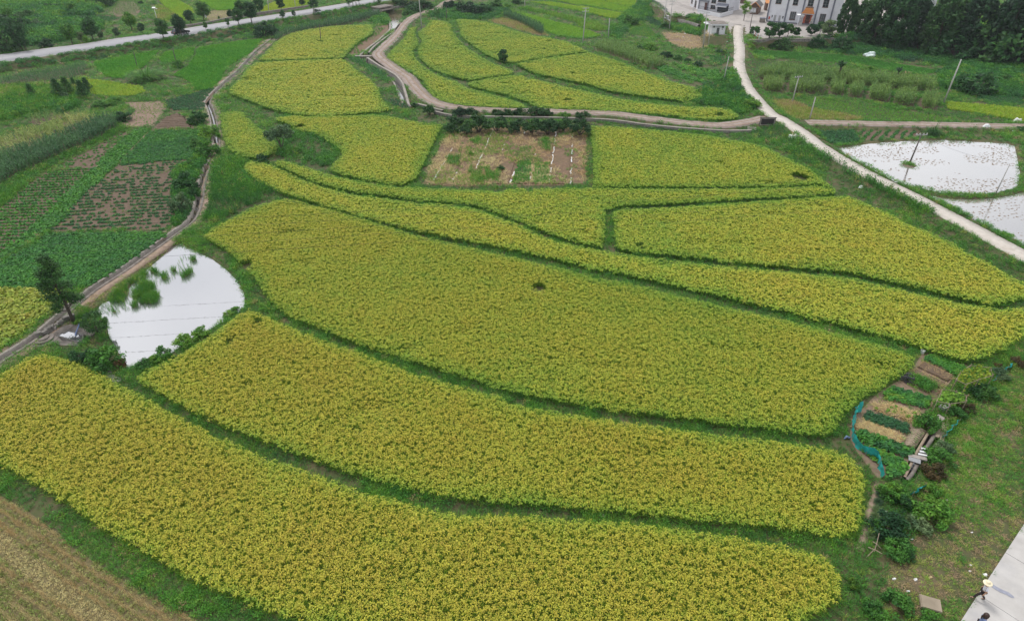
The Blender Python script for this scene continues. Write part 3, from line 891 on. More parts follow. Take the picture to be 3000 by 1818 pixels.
# culvert bridge where the stream passes under the road
cl = unp(PX('V1', [(1650, 185)]), .6)[0]; cr = unp(PX('V1', [(1830, 150)]), .6)[0]
t_ = thing('culvert_bridge', 'concrete culvert bridge carrying the highway over the stream', 'bridge', (0, 0, 0))
dv = (cr - cl)[:2]; L_ = np.linalg.norm(dv); dv /= L_; pz = np.array([-dv[1], dv[0]])
an = math.atan2(dv[1], dv[0])
mid = (cl + cr)[:2] / 2
MB().box((mid[0], mid[1], .55), (L_ + 1.2, .5, .5), an).build('beam', M['coping'], t_)
MB().box((mid[0] + pz[0] * 2, mid[1] + pz[1] * 2, 1.25), (L_ + 2, 4.0, .35), an).build('deck', M['concrete_old'], t_)
for s_, e_ in ((-1, cl), (1, cr)):
    MB().box((e_[0] + s_ * dv[0] * .9 + pz[0] * 1.5, e_[1] + s_ * dv[1] * .9 + pz[1] * 1.5, -.5), (1.2, 4.0, 2.6), an).build('abutment', M['stone'], t_)
    MB().box((e_[0] + s_ * dv[0] * 3.2 - pz[0] * .4, e_[1] + s_ * dv[1] * 3.2 - pz[1] * .4, -.4), (4.2, .5, 2.7), an - s_ * .25).build('wing_wall', M['stone'], t_)
for s_ in (.0, 1.0):
    pass
# low wall on the far roadside
LW = smooth_line(unp(PX('A1', [(2000,362),(2464,295)], 'A2', [(300,232),(600,183),(900,138),(1250,88)]), 1.5)[:, :2], 3)
t_ = thing('roadside_wall', 'low grey parapet wall along the far side of the highway', 'wall', (0, 0, 0))
strip(LW, .18, 2.05, 'parapet', M['concrete_old'], None, skirt=.8, parent=t_)
strip(LW, .22, 2.12, 'coping', M['coping'], None, skirt=.07, parent=t_)
GR = ROADS[[i for i in range(len(ROADS)) if -45 < ROADS[i, 0] < 20]]
t_ = thing('roadside_kerb', 'low pale kerb along the near side of the highway', 'kerb', (0, 0, 0))
strip(GR, .13, 1.74, 'kerb_top', M['coping'], None, skirt=.5, parent=t_, off=-(3.9 + .35))
# ------------------------------------------------------------------ plant building blocks
def blades(rs, n, r0, L, W, lean, droop, seg=3, tip=.15, face=None, z0=0.0):
    """n grass-like blades: returns V, F, per-vertex blade random"""
    V, F, A = [], [], []
    for i in range(n):
        a = rs.rand() * 2 * math.pi
        rr = r0 * math.sqrt(rs.rand())
        b = np.array([rr * math.cos(a), rr * math.sin(a), z0])
        az = a + rs.randn() * .7
        out_ = np.array([math.cos(az), math.sin(az), 0])
        side = np.array([-math.sin(az), math.cos(az), 0])
        if rs.rand() < .5:
            side = side * .6 + out_ * .4 * rs.choice([-1, 1])
        l = L * (.7 + .45 * rs.rand())
        le = lean * (.3 + rs.rand())
        dr = droop * (.5 + rs.rand())
        w_ = W * (.75 + .5 * rs.rand())
        base = len(V)
        for k in range(seg + 1):
            s = k / seg
            th = le + dr * s * s
            if k == 0:
                p = b.copy()
            else:
                p = p + (out_ * math.sin(th) + np.array([0, 0, 1]) * math.cos(th)) * (l / seg)
            ww = w_ * (1 if k < seg else tip) * (.75 if k == 0 else 1)
            V.append(p - side * ww / 2); V.append(p + side * ww / 2)
        rv = rs.rand()
        A += [rv] * (2 * (seg + 1))
        for k in range(seg):
            q = base + 2 * k
            F.append((q, q + 1, q + 3, q + 2))
    return np.array(V), np.array(F), np.array(A)

def leaves(rs, C, size, nrm=None, up=.3, fold=0.0, aspect=.55):
    """diamond-ish leaf quads at centres C (n,3); nrm preferred normals"""
    n = len(C)
    d = rs.randn(n, 3)
    if nrm is not None:
        d = d * .55 + nrm
    d[:, 2] += up
    d /= np.linalg.norm(d, axis=1)[:, None] + 1e-9
    a = np.cross(d, rs.randn(n, 3))
    a /= np.linalg.norm(a, axis=1)[:, None] + 1e-9
    b = np.cross(d, a)
    s = (size * (.65 + .7 * rs.rand(n)))[:, None]
    V = np.stack([C - a * s, C + b * s * aspect, C + a * s, C - b * s * aspect], 1).reshape(-1, 3)
    F = np.arange(4 * n).reshape(-1, 4)
    return V, F, np.repeat(rs.rand(n), 4)

def cat_(parts):
    V, F, A, b = [], [], [], 0
    for v, f, a in parts:
        V.append(v); F.append(f + b); A.append(a); b += len(v)
    return np.vstack(V), np.vstack(F), np.concatenate(A)

PROTO = {}
def proto(coll, name, V, F, attrs, mat):
    c = PROTO.get(coll)
    if c is None:
        c = PROTO[coll] = bpy.data.collections.new(coll)
    me = np_mesh(name, V, F, attrs)
    me.materials.append(mat)
    o = bpy.data.objects.new(name, me)
    c.objects.link(o)

# rice hill: upright leaves and nodding panicles
def rice_hill(k, nl, npan, wl, wp, r0):
    rs = np.random.RandomState(100 + k)
    a = blades(rs, nl, r0, .93, wl, .2, .75, seg=2)
    # panicles: arch over at the top
    V, F, A = [], [], []
    for i in range(npan):
        az = rs.rand() * 6.283
        o_ = np.array([math.cos(az), math.sin(az), 0]); s_ = np.array([-math.sin(az), math.cos(az), 0])
        p = o_ * r0 * .8 * rs.rand() + np.array([0, 0, .62 + .12 * rs.rand()])
        th = .25 + .3 * rs.rand()
        b = len(V)
        for q in range(5):
            ww = wp * (.5, 1.0, 1.15, .8, .25)[q] * (.8 + .4 * rs.rand())
            V += [p - s_ * ww / 2, p + s_ * ww / 2]
            th += .48 + .2 * rs.rand()
            p = p + (o_ * math.sin(th) + np.array([0, 0, 1.]) * math.cos(th)) * .056
        F += [(b + 2 * q, b + 2 * q + 1, b + 2 * q + 3, b + 2 * q + 2) for q in range(4)]
        A += [rs.rand()] * 10
    bp_ = (np.array(V), np.array(F), np.array(A))
    v, f, aa = cat_([a, bp_])
    t = np.concatenate([np.clip((a[0][:, 2] - .6) * .9, 0, .3), np.ones(len(bp_[0]))])
    return v, f, {'v': aa, 't': t}
for k in range(7):
    v, f, at = rice_hill(k, 13, 9, .02, .032, .085)
    proto('rice_near', 'rice_hill', v, f, at, M['rice'])
for k in range(5):
    v, f, at = rice_hill(20 + k, 13, 11, .026, .042, .10)
    proto('rice_far', 'rice_hill', v, f, at, M['rice'])
for k in range(5):
    rs = np.random.RandomState(300 + k)
    v, f, a = blades(rs, 18, .1, .5, .035, .25, .6)
    proto('rice_young', 'rice_seedling', v, f, {'v': a}, M['rice_green'])
for k in range(6):
    rs = np.random.RandomState(400 + k)
    v, f, a = blades(rs, 22, .16, .34, .022, .35, 1.0)
    proto('grass', 'grass_tuft', v, f, {'v': a}, M['grass'])
for k in range(5):        # weeds: blades and small leaves
    rs = np.random.RandomState(450 + k)
    b1 = blades(rs, 10, .14, .5, .03, .4, .9)
    C = rs.randn(40, 3) * np.array([.16, .16, .13]) + np.array([0, 0, .28])
    C[:, 2] = np.abs(C[:, 2])
    l1 = leaves(rs, C, .055, up=.8)
    v, f, a = cat_([b1, l1])
    proto('weed', 'weed_tuft', v, f, {'v': a}, M['grass'])
for k in range(4):        # broad clumps of shrub-like weeds
    rs = np.random.RandomState(470 + k)
    d = rs.randn(150, 3)
    d /= np.linalg.norm(d, axis=1)[:, None]
    d[:, 2] = np.abs(d[:, 2])
    C = d * (.35 + .15 * rs.rand(150, 1)) * np.array([1, 1, .9])
    l1 = leaves(rs, C, .075, nrm=d, up=.3)
    v, f, a = cat_([l1, blades(rs, 10, .3, .6, .03, .5, .8)])
    proto('shrub', 'shrub_clump', v, f, {'v': a}, M['leafy'])
for k in range(5):        # leafy crop hill (peanut, sweet potato, beans)
    rs = np.random.RandomState(500 + k)
    d = rs.randn(46, 3)
    d /= np.linalg.norm(d, axis=1)[:, None]
    d[:, 2] = np.abs(d[:, 2])
    C = d * np.array([.17, .17, .2]) * (.6 + .4 * rs.rand(46, 1))
    v, f, a = leaves(rs, C, .055, nrm=d, up=.9, aspect=.7)
    proto('leafy', 'leafy_crop_plant', v, f, {'v': a}, M['leafy'])
for k in range(4):        # broad-leaved plants (taro, cabbage, vines)
    rs = np.random.RandomState(540 + k)
    d = rs.randn(26, 3)
    d /= np.linalg.norm(d, axis=1)[:, None]
    d[:, 2] = np.abs(d[:, 2])
    C = d * np.array([.26, .26, .3]) * (.6 + .4 * rs.rand(26, 1))
    v, f, a = leaves(rs, C, .12, nrm=d, up=.9, aspect=.8)
    proto('broad', 'broad_leaf_plant', v, f, {'v': a}, M['leafy'])
for k in range(5):        # corn
    rs = np.random.RandomState(560 + k)
    parts = []
    for q in range(9):
        z = .25 + .17 * q
        b = blades(rs, 2, .02, .60, .085, .55, 1.6, z0=z)
        parts.append(b)
    st = blades(rs, 2, .01, 1.75, .03, .02, .03, seg=2, tip=.7)
    ta = blades(rs, 4, .01, .28, .025, .25, .5, z0=1.75)
    v, f, a = cat_(parts + [st, ta])
    proto('corn', 'corn_plant', v, f, {'v': a}, M['corn'])
for k in range(5):        # straw lying on the ground
    rs = np.random.RandomState(600 + k)
    v, f, a = blades(rs, 26, .22, .42, .018, 1.1, .55)
    v[:, 0] *= 1.6
    proto('straw', 'straw_wisp', v, f, {'v': a}, M['straw'])
for k in range(4):        # stubble
    rs = np.random.RandomState(620 + k)
    v, f, a = blades(rs, 16, .09, .24, .02, .3, .3)
    proto('stubble', 'stubble_hill', v, f, {'v': a}, M['straw'])
for k in range(3):        # reeds
    rs = np.random.RandomState(640 + k)
    v, f, a = blades(rs, 26, .18, .95, .02, .2, .55)
    proto('reed', 'reed_tuft', v, f, {'v': a}, M['grass'])

_ng = {}
def scatter_tree(coll):
    if coll in _ng:
        return _ng[coll]
    ng = bpy.data.node_groups.new('scatter_' + coll, 'GeometryNodeTree')
    ng.interface.new_socket('Geometry', in_out='INPUT', socket_type='NodeSocketGeometry')
    ng.interface.new_socket('Geometry', in_out='OUTPUT', socket_type='NodeSocketGeometry')
    N = ng.nodes
    gi, go = N.new('NodeGroupInput'), N.new('NodeGroupOutput')
    ci = N.new('GeometryNodeCollectionInfo')
    ci.inputs['Collection'].default_value = PROTO[coll]
    ci.inputs['Separate Children'].default_value = True
    ci.inputs['Reset Children'].default_value = True
    ip = N.new('GeometryNodeInstanceOnPoints')
    ip.inputs['Pick Instance'].default_value = True
    def na(nm, ty):
        a = N.new('GeometryNodeInputNamedAttribute')
        a.data_type = ty
        a.inputs['Name'].default_value = nm
        return a.outputs['Attribute']
    e2r = N.new('FunctionNodeEulerToRotation')
    L = ng.links
    L.new(gi.outputs[0], ip.inputs['Points'])
    L.new(ci.outputs[0], ip.inputs['Instance'])
    L.new(na('idx', 'INT'), ip.inputs['Instance Index'])
    L.new(na('rot', 'FLOAT_VECTOR'), e2r.inputs[0])
    L.new(e2r.outputs[0], ip.inputs['Rotation'])
    L.new(na('scl', 'FLOAT_VECTOR'), ip.inputs['Scale'])
    L.new(ip.outputs[0], go.inputs[0])
    _ng[coll] = ng
    return ng

NINST = [0]
def scatter(name, coll, P, tint, scl, rot=None, label=None, cat=None, parent=None, tilt=.08, kind='stuff', seed=1, group=None):
    P = np.asarray(P, float)
    n = len(P)
    NINST[0] += n
    rs = np.random.RandomState(seed + n)
    me = bpy.data.meshes.new(name)
    me.vertices.add(n)
    me.vertices.foreach_set('co', P.astype(np.float32).ravel())
    r = np.zeros((n, 3))
    r[:, :2] = rs.randn(n, 2) * tilt
    r[:, 2] = rs.rand(n) * 6.283 if rot is None else rot
    if np.ndim(scl) == 0:
        scl = np.full(n, float(scl))
    if np.ndim(scl) == 1:
        scl = np.repeat(np.asarray(scl)[:, None], 3, 1)
    a = me.attributes.new('rot', 'FLOAT_VECTOR', 'POINT'); a.data.foreach_set('vector', r.astype(np.float32).ravel())
    a = me.attributes.new('scl', 'FLOAT_VECTOR', 'POINT'); a.data.foreach_set('vector', np.ascontiguousarray(scl, np.float32).ravel())
    a = me.attributes.new('idx', 'INT', 'POINT'); a.data.foreach_set('value', rs.randint(0, len(PROTO[coll].objects), n).astype(np.int32))
    a = me.attributes.new('tint', 'FLOAT', 'POINT'); a.data.foreach_set('value', np.broadcast_to(np.clip(tint, 0, 1), (n,)).astype(np.float32).copy())
    me.update()
    o = link(name, me, None, parent)
    md = o.modifiers.new('scatter', 'NODES')
    md.node_group = scatter_tree(coll)
    return tag(o, label, cat, group, kind)

def grid_in(poly, sp, ang=0.0, jit=.25, seed=0, sp2=None, inset=0.0):
    """jittered planting grid inside a polygon"""
    rs = np.random.RandomState(seed)
    sp2 = sp2 or sp
    c, s = math.cos(ang), math.sin(ang)
    Rm = np.array([[c, -s], [s, c]])
    q = poly @ Rm
    lo, hi = q.min(0), q.max(0)
    gx, gy = np.meshgrid(np.arange(lo[0], hi[0], sp), np.arange(lo[1], hi[1], sp2))
    g = np.stack([gx.ravel(), gy.ravel()], 1) + (rs.rand(gx.size, 2) - .5) * np.array([sp, sp2]) * 2 * jit
    p = g @ Rm.T
    p = p[inside(p, poly)]
    if inset:
        p = p[dline(p, poly, True) > inset]
    return p

def z3(p, z=None):
    return np.column_stack([p, Hgt(p) if z is None else np.full(len(p), z)])

# ------------------------------------------------------------------ ripe rice fields
HOLES = [(PX('D', [(1297, 692)])[0], .75), (PX('D', [(620, 775)])[0], .5), (PX('B4', [(2230, 900)])[0], 1.2), (PX('B4', [(1265, 150)])[0], .9), (PX('B3', [(1440, 1062)])[0], .5),
         (PX('A2', [(1395, 500)])[0], .9), (PX('A2', [(640, 845)])[0], .5), (PX('A3', [(1900, 1205)])[0], .9), (PX('Q3', [(675, 350)])[0], .8),
         (PX('A3', [(1680, 495)])[0], .8), (PX('B2', [(1150, 290)])[0], .9), (PX('A2', [(860, 1080)])[0], .4), (PX('Q1', [(1110, 150)])[0], .45), (PX('Q1', [(1710, 568)])[0], .35), (PX('D', [(1540, 590)])[0], .5)]
HOLES = [(unp(p, .5)[0][:2], r) for p, r in HOLES]
for key, (poly, ripe, label) in RICE.items():
    cy = poly[:, 1].mean()
    near = cy < 60
    midd = cy < 110
    # rows run along the longest edge direction of each field
    ang = {'f1': .62, 'f2': .55, 'f3': .35, 'f4': .3, 'f5': .1, 'f6': 1.6, 'f7': .1, 'f8': 1.2, 'f9': 1.4, 'f10': 1.75, 'f11': .6}.get(key, .4)
    sp = .215 if near else (.26 if midd else .36)
    p = grid_in(poly, sp, -ang, .33, seed=len(key) + int(cy), sp2=sp * 1.12)
    e = dline(p, poly, True)
    rs = np.random.RandomState(7)
    keep = e > .10 * rs.rand(len(p))
    for hc, hr in HOLES:
        dd = np.hypot(p[:, 0] - hc[0], (p[:, 1] - hc[1]) * .8) + .35 * (vnoise(p[:, 0], p[:, 1], .7, 9) - .5)
        keep &= dd > hr
    p, e = p[keep], e[keep]
    ns = fbm(p[:, 0], p[:, 1], 9, 3) - .5
    fine = vnoise(p[:, 0], p[:, 1], 1.3, 8) - .5
    streak = vnoise(p[:, 0] * math.cos(ang) + p[:, 1] * -math.sin(ang), (p[:, 0] * math.sin(ang) + p[:, 1] * math.cos(ang)) * 6, 5.0, 4) - .5
    tint = ripe - (.19 if near else .12) + .42 * ns + .16 * fine + .12 * streak + .09 * rs.randn(len(p)) - .45 * np.exp(-e / .8)
    big = 1.0 if near else (1.18 if midd else 1.55)
    hgt = (.98 + .22 * ns + .10 * rs.randn(len(p)) - .12 * np.exp(-e / .5)) * (1 if midd else 1.02)
    # lodged dips
    dip = np.clip((vnoise(p[:, 0], p[:, 1], 2.6, 12) - .78) * 2.2, 0, .4)
    hgt -= dip
    scl = np.stack([np.full(len(p), big), np.full(len(p), big), hgt], 1)
    scatter('rice_field', 'rice_near' if near else 'rice_far', z3(p, 0.0), tint, scl, label=label, cat='rice field', tilt=.12, group=None)
    tri_poly(poly, .012, 'paddy_soil', M['paddy_mud'], 'structure')

for key, (poly, tn, label) in GREEN.items():
    z0 = Hgt(poly.mean(0)[None])[0]
    ang = {'y12': .15, 'y3': .3}.get(key, .3)
    p = grid_in(poly, .36, -ang, .22, seed=len(label), sp2=.36 if key != 'y12' else .62)
    rs = np.random.RandomState(9)
    tint = tn + .22 * (fbm(p[:, 0], p[:, 1], 8, 6) - .5) + .06 * rs.randn(len(p))
    hs = .55 if key in ('y12', 'y11') else (.75 if key == 'y14' else 1.0)
    bw_ = 1.3 if key != 'y12' else 1.0
    scl = np.stack([np.full(len(p), bw_), np.full(len(p), bw_), hs * (.95 + .2 * rs.rand(len(p)))], 1)
    scatter('green_paddy', 'rice_young', z3(p), tint, scl, label=label, cat='rice paddy', tilt=.1)
    tri_poly(poly, .012, 'paddy_soil', M['paddy_mud'], 'structure') if abs(z0) < .02 else None
# ------------------------------------------------------------------ vegetable and field-crop plots
OCC = []                          # outlines where no wild grass grows
def soil_sheet(poly, mat='soil', z=.02, name='soil_plot'):
    tri_poly(poly, Hgt(poly.mean(0)[None])[0] + z, name, M[mat], 'structure')

def dirang(frame, a, b):
    g = G(frame, [a, b])
    v = g[1] - g[0]
    return math.atan2(v[1], v[0])

def plot(name, coll, poly, ang, row, pl, tint, size, label, cat, soil=None, jit=.18, tvar=.12, hgt=None, seed=1, occ=True, drop=0.0, tilt=.1, z=None, inset=0.0):
    """rows of a crop: row spacing across ang, plant spacing along ang"""
    if soil:
        soil_sheet(poly, soil)
    p = grid_in(poly, pl, ang, jit, seed, sp2=row, inset=inset)
    rs = np.random.RandomState(seed + 3)
    if drop:
        k = rs.rand(len(p)) > drop * 2 * vnoise(p[:, 0], p[:, 1], 4, seed)
        p = p[k]
    t = tint + tvar * 2 * (fbm(p[:, 0], p[:, 1], 5, seed) - .5) + .05 * rs.randn(len(p))
    s = size * (.8 + .4 * rs.rand(len(p)))
    scl = np.stack([s, s, s * (hgt or 1.0)], 1)
    scatter(name, coll, z3(p) if z is None else z3(p, z), t, scl, label=label, cat=cat, tilt=tilt, seed=seed)
    if occ:
        OCC.append(poly)

aC3 = dirang('B1', (1000, 1180), (2080, 1120))
C1 = G('P', [(-60,390),(280,215),(450,80),(1000,62),(1640,62),(1650,100),(1500,190),(1200,390),(1000,540),(800,600),(550,615),(-60,612)], z=.3)
plot('peanut_crop', 'leafy', C1, aC3, .42, .34, .40, 2.1, 'dense dark green crop plot left of the pond', 'crop plot', 'soil', hgt=1.0, tvar=.16)
C2 = G('P', [(-60,612),(350,607),(600,640),(575,790),(400,905),(150,1100),(0,1195),(-60,1230)], z=.4)
plot('bean_crop', 'broad', C2, .6, .5, .45, .80, 1.5, 'yellow-green bean plot at the left edge beside the ditch', 'crop plot', 'soil', tvar=.16)
C3 = G('B1', [(1430,745),(2330,672),(2120,830),(2090,1000),(2100,1240),(2110,1400),(2050,1478)], 'P', [(1630,45),(1000,50),(450,65)], 'B1', [(700,1470),(1000,1110),(1220,950)])
plot('sweet_potato_rows', 'leafy', C3, aC3, 1.05, .36, .22, 1.5, 'brown plot of widely spaced leafy rows, left of the ditch', 'crop rows', 'soil', jit=.16, tvar=.1, drop=.3)
plot('row_grass', 'grass', C3, aC3, 1.05, .5, .62, .8, 'thin light green weeds growing between the leafy rows', 'weeds', None, jit=.3, seed=5, drop=.5)
C4 = G('B1', [(1830,340),(2340,322),(2420,430),(2350,660),(1430,742),(1520,620)], z=.2)
plot('vegetable_crop', 'leafy', C4, aC3, .62, .36, .40, 1.9, 'dense green vegetable plot below the dark ploughed patch', 'crop plot', 'soil', tvar=.14, seed=2)
C5 = G('B1', [(1680,312),(1780,310),(1800,350),(1500,650),(1250,900),(1000,1120),(700,1470)], 'P', [(330,160),(0,345),(-60,380),(-60,330),(0,300)], 'B1', [(420,1478),(900,1000),(1150,790),(1300,600),(1500,430)])
aC5 = dirang('B1', (560, 1478), (1700, 330))
plot('ridge_crop', 'broad', C5, aC5, .5, .42, .46, 1.15, 'long diagonal ridge of pale green seedlings across the vegetable land', 'crop rows', 'path', jit=.1, tvar=.08, seed=3)
C6 = G('B1', [(590,835),(1150,792),(900,1000),(420,1470)], 'P', [(0,285),(-60,320)], 'B1', [(-100,1400),(0,1285),(200,1120),(400,960)])
plot('seedling_rows', 'broad', C6, dirang('B1', (200, 1230), (640, 1215)), .95, .5, .42, 1.0, 'brown plot of neat double seedling rows at the left edge', 'crop rows', 'soil', jit=.12, tvar=.08, seed=4)
C7 = G('B1', [(1000,620),(1350,420),(1600,330),(1500,430),(1300,600),(1150,790),(680,792),(850,690)])
plot('patchy_crop', 'leafy', C7, .2, .5, .45, .45, 1.3, 'patchy vegetable bed with dry straw beside the diagonal ridge', 'crop plot', 'soil', drop=.45, seed=5)
C8 = G('B1', [(-100,640),(0,605),(400,505),(800,355),(1200,185),(1400,175),(1400,260),(1100,410),(800,540),(500,680),(200,810),(0,930),(-100,990)], z=.9)
plot('corn_stand', 'corn', C8, dirang('B1', (200, 720), (1200, 280)), .6, .42, .16, .95, 'dense dark blue-green corn row at the left', 'corn', 'soil', tvar=.12, seed=6)
C9 = G('B1', [(-100,430),(0,420),(400,330),(850,150),(1100,125),(1150,200),(800,340),(400,490),(0,590),(-100,610)], z=.8)
plot('withered_corn', 'corn', C9, dirang('B1', (0, 500), (900, 220)), .6, .4, .75, .9, 'yellowing thin corn above the dark corn row', 'corn', 'fallow', tvar=.2, seed=7, drop=.25, tilt=.2)
C9b = G('B1', [(320,200),(360,150),(720,100),(730,140),(450,230)], z=.8)
plot('withered_corn', 'corn', C9b, .4, .9, .6, .5, .8, 'sparse pale corn cluster under the leafy hedge at far left', 'corn', 'soil', seed=8, tilt=.2)
C10 = G('B1', [(1480,0),(1950,-10),(2000,80),(1850,285),(1500,300),(1430,235),(1640,100)])
plot('sprout_rows', 'leafy', C10, aC3, .7, .45, .55, .8, 'tan plot with faint sprouting rows near the young pines', 'crop rows', 'fallow', seed=9, drop=.35, tvar=.2)
C11 = G('B1', [(1990,185),(2130,132),(2230,180),(2335,312),(1830,332),(1900,255)])
soil_sheet(C11, 'soil', .02)
OCC.append(C11)
C12 = G('A1', [(1985,1215),(2330,1130)], 'A2', [(0,1075),(130,1065),(90,1160),(20,1240),(-20,1330)], 'A1', [(2100,1335),(2010,1290)])
plot('taro_patch', 'leafy', C12, .1, .7, .45, .15, 1.7, 'blue-green leafy patch below the largest green paddy', 'crop plot', 'soil', seed=10)
C13 = G('A1', [(0,960),(400,880),(1030,765),(1030,880),(900,945),(400,985),(0,1020)], z=.5)
plot('corn_stand', 'corn', C13, .2, .8, .55, .22, .72, 'low blue-green corn plot beneath the highway bank at far left', 'corn', 'soil', seed=11)
C14 = G('A2', [(840,452),(960,375),(1400,280),(2090,140),(2120,175),(1700,275),(1300,335),(1000,395),(850,472)], z=.8)
plot('corn_stand', 'corn', C14, dirang('A2', (1000, 380), (2000, 200)), .75, .5, .12, .95, 'dark tall corn band between the highway bank and yellow rice', 'corn', 'soil', seed=12)
C16 = G('H1', [(270,800),(430,745),(700,805),(1100,955),(1500,1090),(1500,1140),(1300,1190),(900,1050),(500,920),(290,870)], z=.9)
plot('corn_stand', 'corn', C16, dirang('H1', (400, 800), (1400, 1120)), .7, .45, .55, 1.05, 'pale green corn stand above the rice near the small pump hut', 'corn', 'fallow', seed=13, tvar=.15)
for k, (q, lb) in enumerate(((('A4', [(1750,840),(2000,805),(2420,850)], 'A5', [(0,855),(500,892),(1000,952),(1390,992),(1375,1070),(1000,1040),(500,990),(0,950)], 'A4', [(1710,900)]), 'rear long band of green corn behind the block corn'),
                             (('A4', [(1770,965),(2060,945),(2040,1075),(1775,1058)]), 'leftmost block of green corn beside the concrete lane'),
                             (('A4', [(2085,945),(2440,955)], 'A5', [(90,985),(85,1080),(0,1080)], 'A4', [(2080,1078)]), 'second block of green corn from the lane'),
                             (('A5', [(120,990),(320,1005),(315,1110),(115,1085)]), 'third block of green corn from the lane'),
                             (('A5', [(355,1010),(560,1035),(535,1140),(350,1115)]), 'fourth block of green corn from the lane'),
                             (('A5', [(600,1040),(880,1075),(860,1195),(570,1150)]), 'fifth block of green corn from the lane'),
                             (('A5', [(915,1080),(1190,1120),(1150,1240),(890,1205)]), 'sixth block of green corn from the lane'),
                             (('A5', [(1220,1125),(1460,1160),(1450,1290),(1190,1250)]), 'seventh block of green corn, next to the leaning pole'))):
    plot('corn_stand', 'corn', G(*q, z=.9), dirang('A5', (100, 1000), (1300, 1150)), .6, .40, .54, 1.12, lb, 'corn', 'soil', seed=14 + k, tvar=.12, inset=.45 if k else .2)
C18 = G('H1', [(1460,600),(1900,600),(2300,700),(2400,800),(2250,860),(1900,900),(1650,800)])
plot('dry_weeds', 'straw', C18, .3, .8, .8, .85, 1.2, 'dry brown weeds on the fallow patch by the pump hut', 'weeds', 'fallow', seed=30, drop=.3, tvar=.2)
C19 = G('A4', [(1880,1215),(2130,1212),(2330,1300)], 'A5', [(0,1325),(250,1365),(540,1435),(500,1455),(0,1465)], 'A4', [(2250,1455),(2070,1420)])
plot('dry_grass', 'grass', C19, .3, .4, .4, .88, 1.7, 'orange dry grass wedge between lane, track and seedling plot', 'grass', 'fallow', seed=31, tvar=.16, tilt=.3)
C20 = G('B5', [(0,355),(420,342),(490,462),(480,480),(130,515),(0,450)])
plot('taro_patch', 'leafy', C20, .1, .55, .45, .2, 1.9, 'dark leafy plot in the corner of lane and track', 'crop plot', 'soil', seed=32)
C21 = G('B5', [(440,340),(1200,342),(1195,425),(560,468),(500,430)])
plot('sweet_potato_rows', 'leafy', C21, dirang('B5', (600, 450), (700, 345)), 1.2, .4, .33, 1.5, 'slanting leafy ridges above the flooded paddy', 'crop rows', 'soil', seed=33)
C22 = G('H1', [(1360,1195),(1560,1175),(1850,1320),(2280,1450),(2230,1478),(1800,1385),(1450,1255)], z=.3)
plot('bean_crop', 'broad', C22, .5, .55, .5, .48, 1.6, 'lower bright green bean row by the reddish path', 'crop plot', 'soil', seed=34)
C23 = G('H1', [(1700,1145),(2000,1185),(2400,1265)], 'A4', [(1240,830),(1300,920),(1200,940),(1000,890),(850,830)], 'H1', [(1850,1240)], z=.3)
plot('bean_crop', 'broad', C23, .5, .55, .5, .50, 1.6, 'upper bright green bean row above the reddish path', 'crop plot', 'soil', seed=35)
C24 = G('V1', [(1030,1040),(1240,1030),(1330,1120),(1420,1160),(1600,1250),(1750,1360),(1830,1470),(1700,1478),(1500,1330),(1300,1190),(1080,1090)])
plot('bean_crop', 'leafy', C24, .3, .5, .45, .35, 1.6, 'green creeping bean patch between yellow rice and canal', 'crop plot', 'soil', seed=36)
C25 = G('A2', [(2150,1215),(2300,1190),(2464,1290),(2464,1330),(2380,1330)])
plot('taro_patch', 'leafy', C25, .3, .6, .5, .12, 1.5, 'dark leafy triangle at the canal bend beside the track', 'crop plot', 'soil', seed=37)
C26 = G('V1', [(1550,480),(1770,450),(1780,550),(1560,740),(1240,1000),(1060,1000),(1050,930),(1200,800),(1450,640)])
soil_sheet(C26, 'soil_red')
plot('sparse_weeds', 'weed', C26, .3, .9, .9, .5, 1.2, 'sparse weeds on the reddish bank left of the stream', 'weeds', None, seed=38, drop=.6)
C27 = G('H1', [(0,330),(200,380),(470,490),(500,520),(380,545),(150,520),(0,490)], 'A3', [(2000,260),(1700,180),(1300,95),(1420,85),(1900,190),(2300,290)], z=.3)
plot('flopped_grass', 'grass', C27, .3, .55, .55, .70, 2.6, 'flopped pale grass plot above the curved light green paddy', 'grass', None, seed=39, tvar=.2, tilt=.4)
C28 = G('A3', [(940,255),(1120,220),(1350,270),(1600,390),(1680,440),(1500,415),(1300,365),(1100,300)])
plot('dry_grass', 'grass', C28, .3, .5, .5, .90, 1.5, 'rusty dry grass slope below the curved corn hedge', 'grass', 'fallow', seed=40, tvar=.12, tilt=.35)
C29 = G('A3', [(1110,165),(1170,145),(1330,195),(1600,320),(1610,385),(1550,380),(1350,260),(1180,195)], z=.8)
plot('corn_stand', 'corn', C29, -.35, .7, .5, .12, .95, 'curved dark corn hedge along the light green paddy', 'corn', None, seed=41)
C30 = G('H1', [(1100,300),(1300,310),(1480,440),(1580,510),(1480,530),(1250,430)])
plot('sweet_potato_rows', 'leafy', C30, -.3, .7, .5, .12, 1.7, 'blue-green leafy patch below the stone yard wall', 'crop rows', 'soil', seed=42)
C31 = G('H1', [(900,400),(1100,380),(1250,500),(1420,680),(1250,690),(1050,640),(880,600)])
plot('vegetable_crop', 'leafy', C31, -.3, .6, .5, .58, 1.4, 'light green vegetable plot in the middle of the far gardens', 'crop plot', None, seed=43)
C32 = G('A4', [(1130,660),(1250,650),(1370,700),(1430,780),(1300,780),(1190,740)], z=.3)
plot('bean_crop', 'leafy', C32, -.2, .6, .5, .38, 1.7, 'small green bean plot left of the concrete lane', 'crop plot', 'soil', seed=44)
C33 = G('A4', [(1640,700),(1950,720),(2464,760)], 'A5', [(0,770),(300,790),(0,840)], 'A4', [(2300,800),(1950,790),(1700,830),(1640,800)], z=.3)
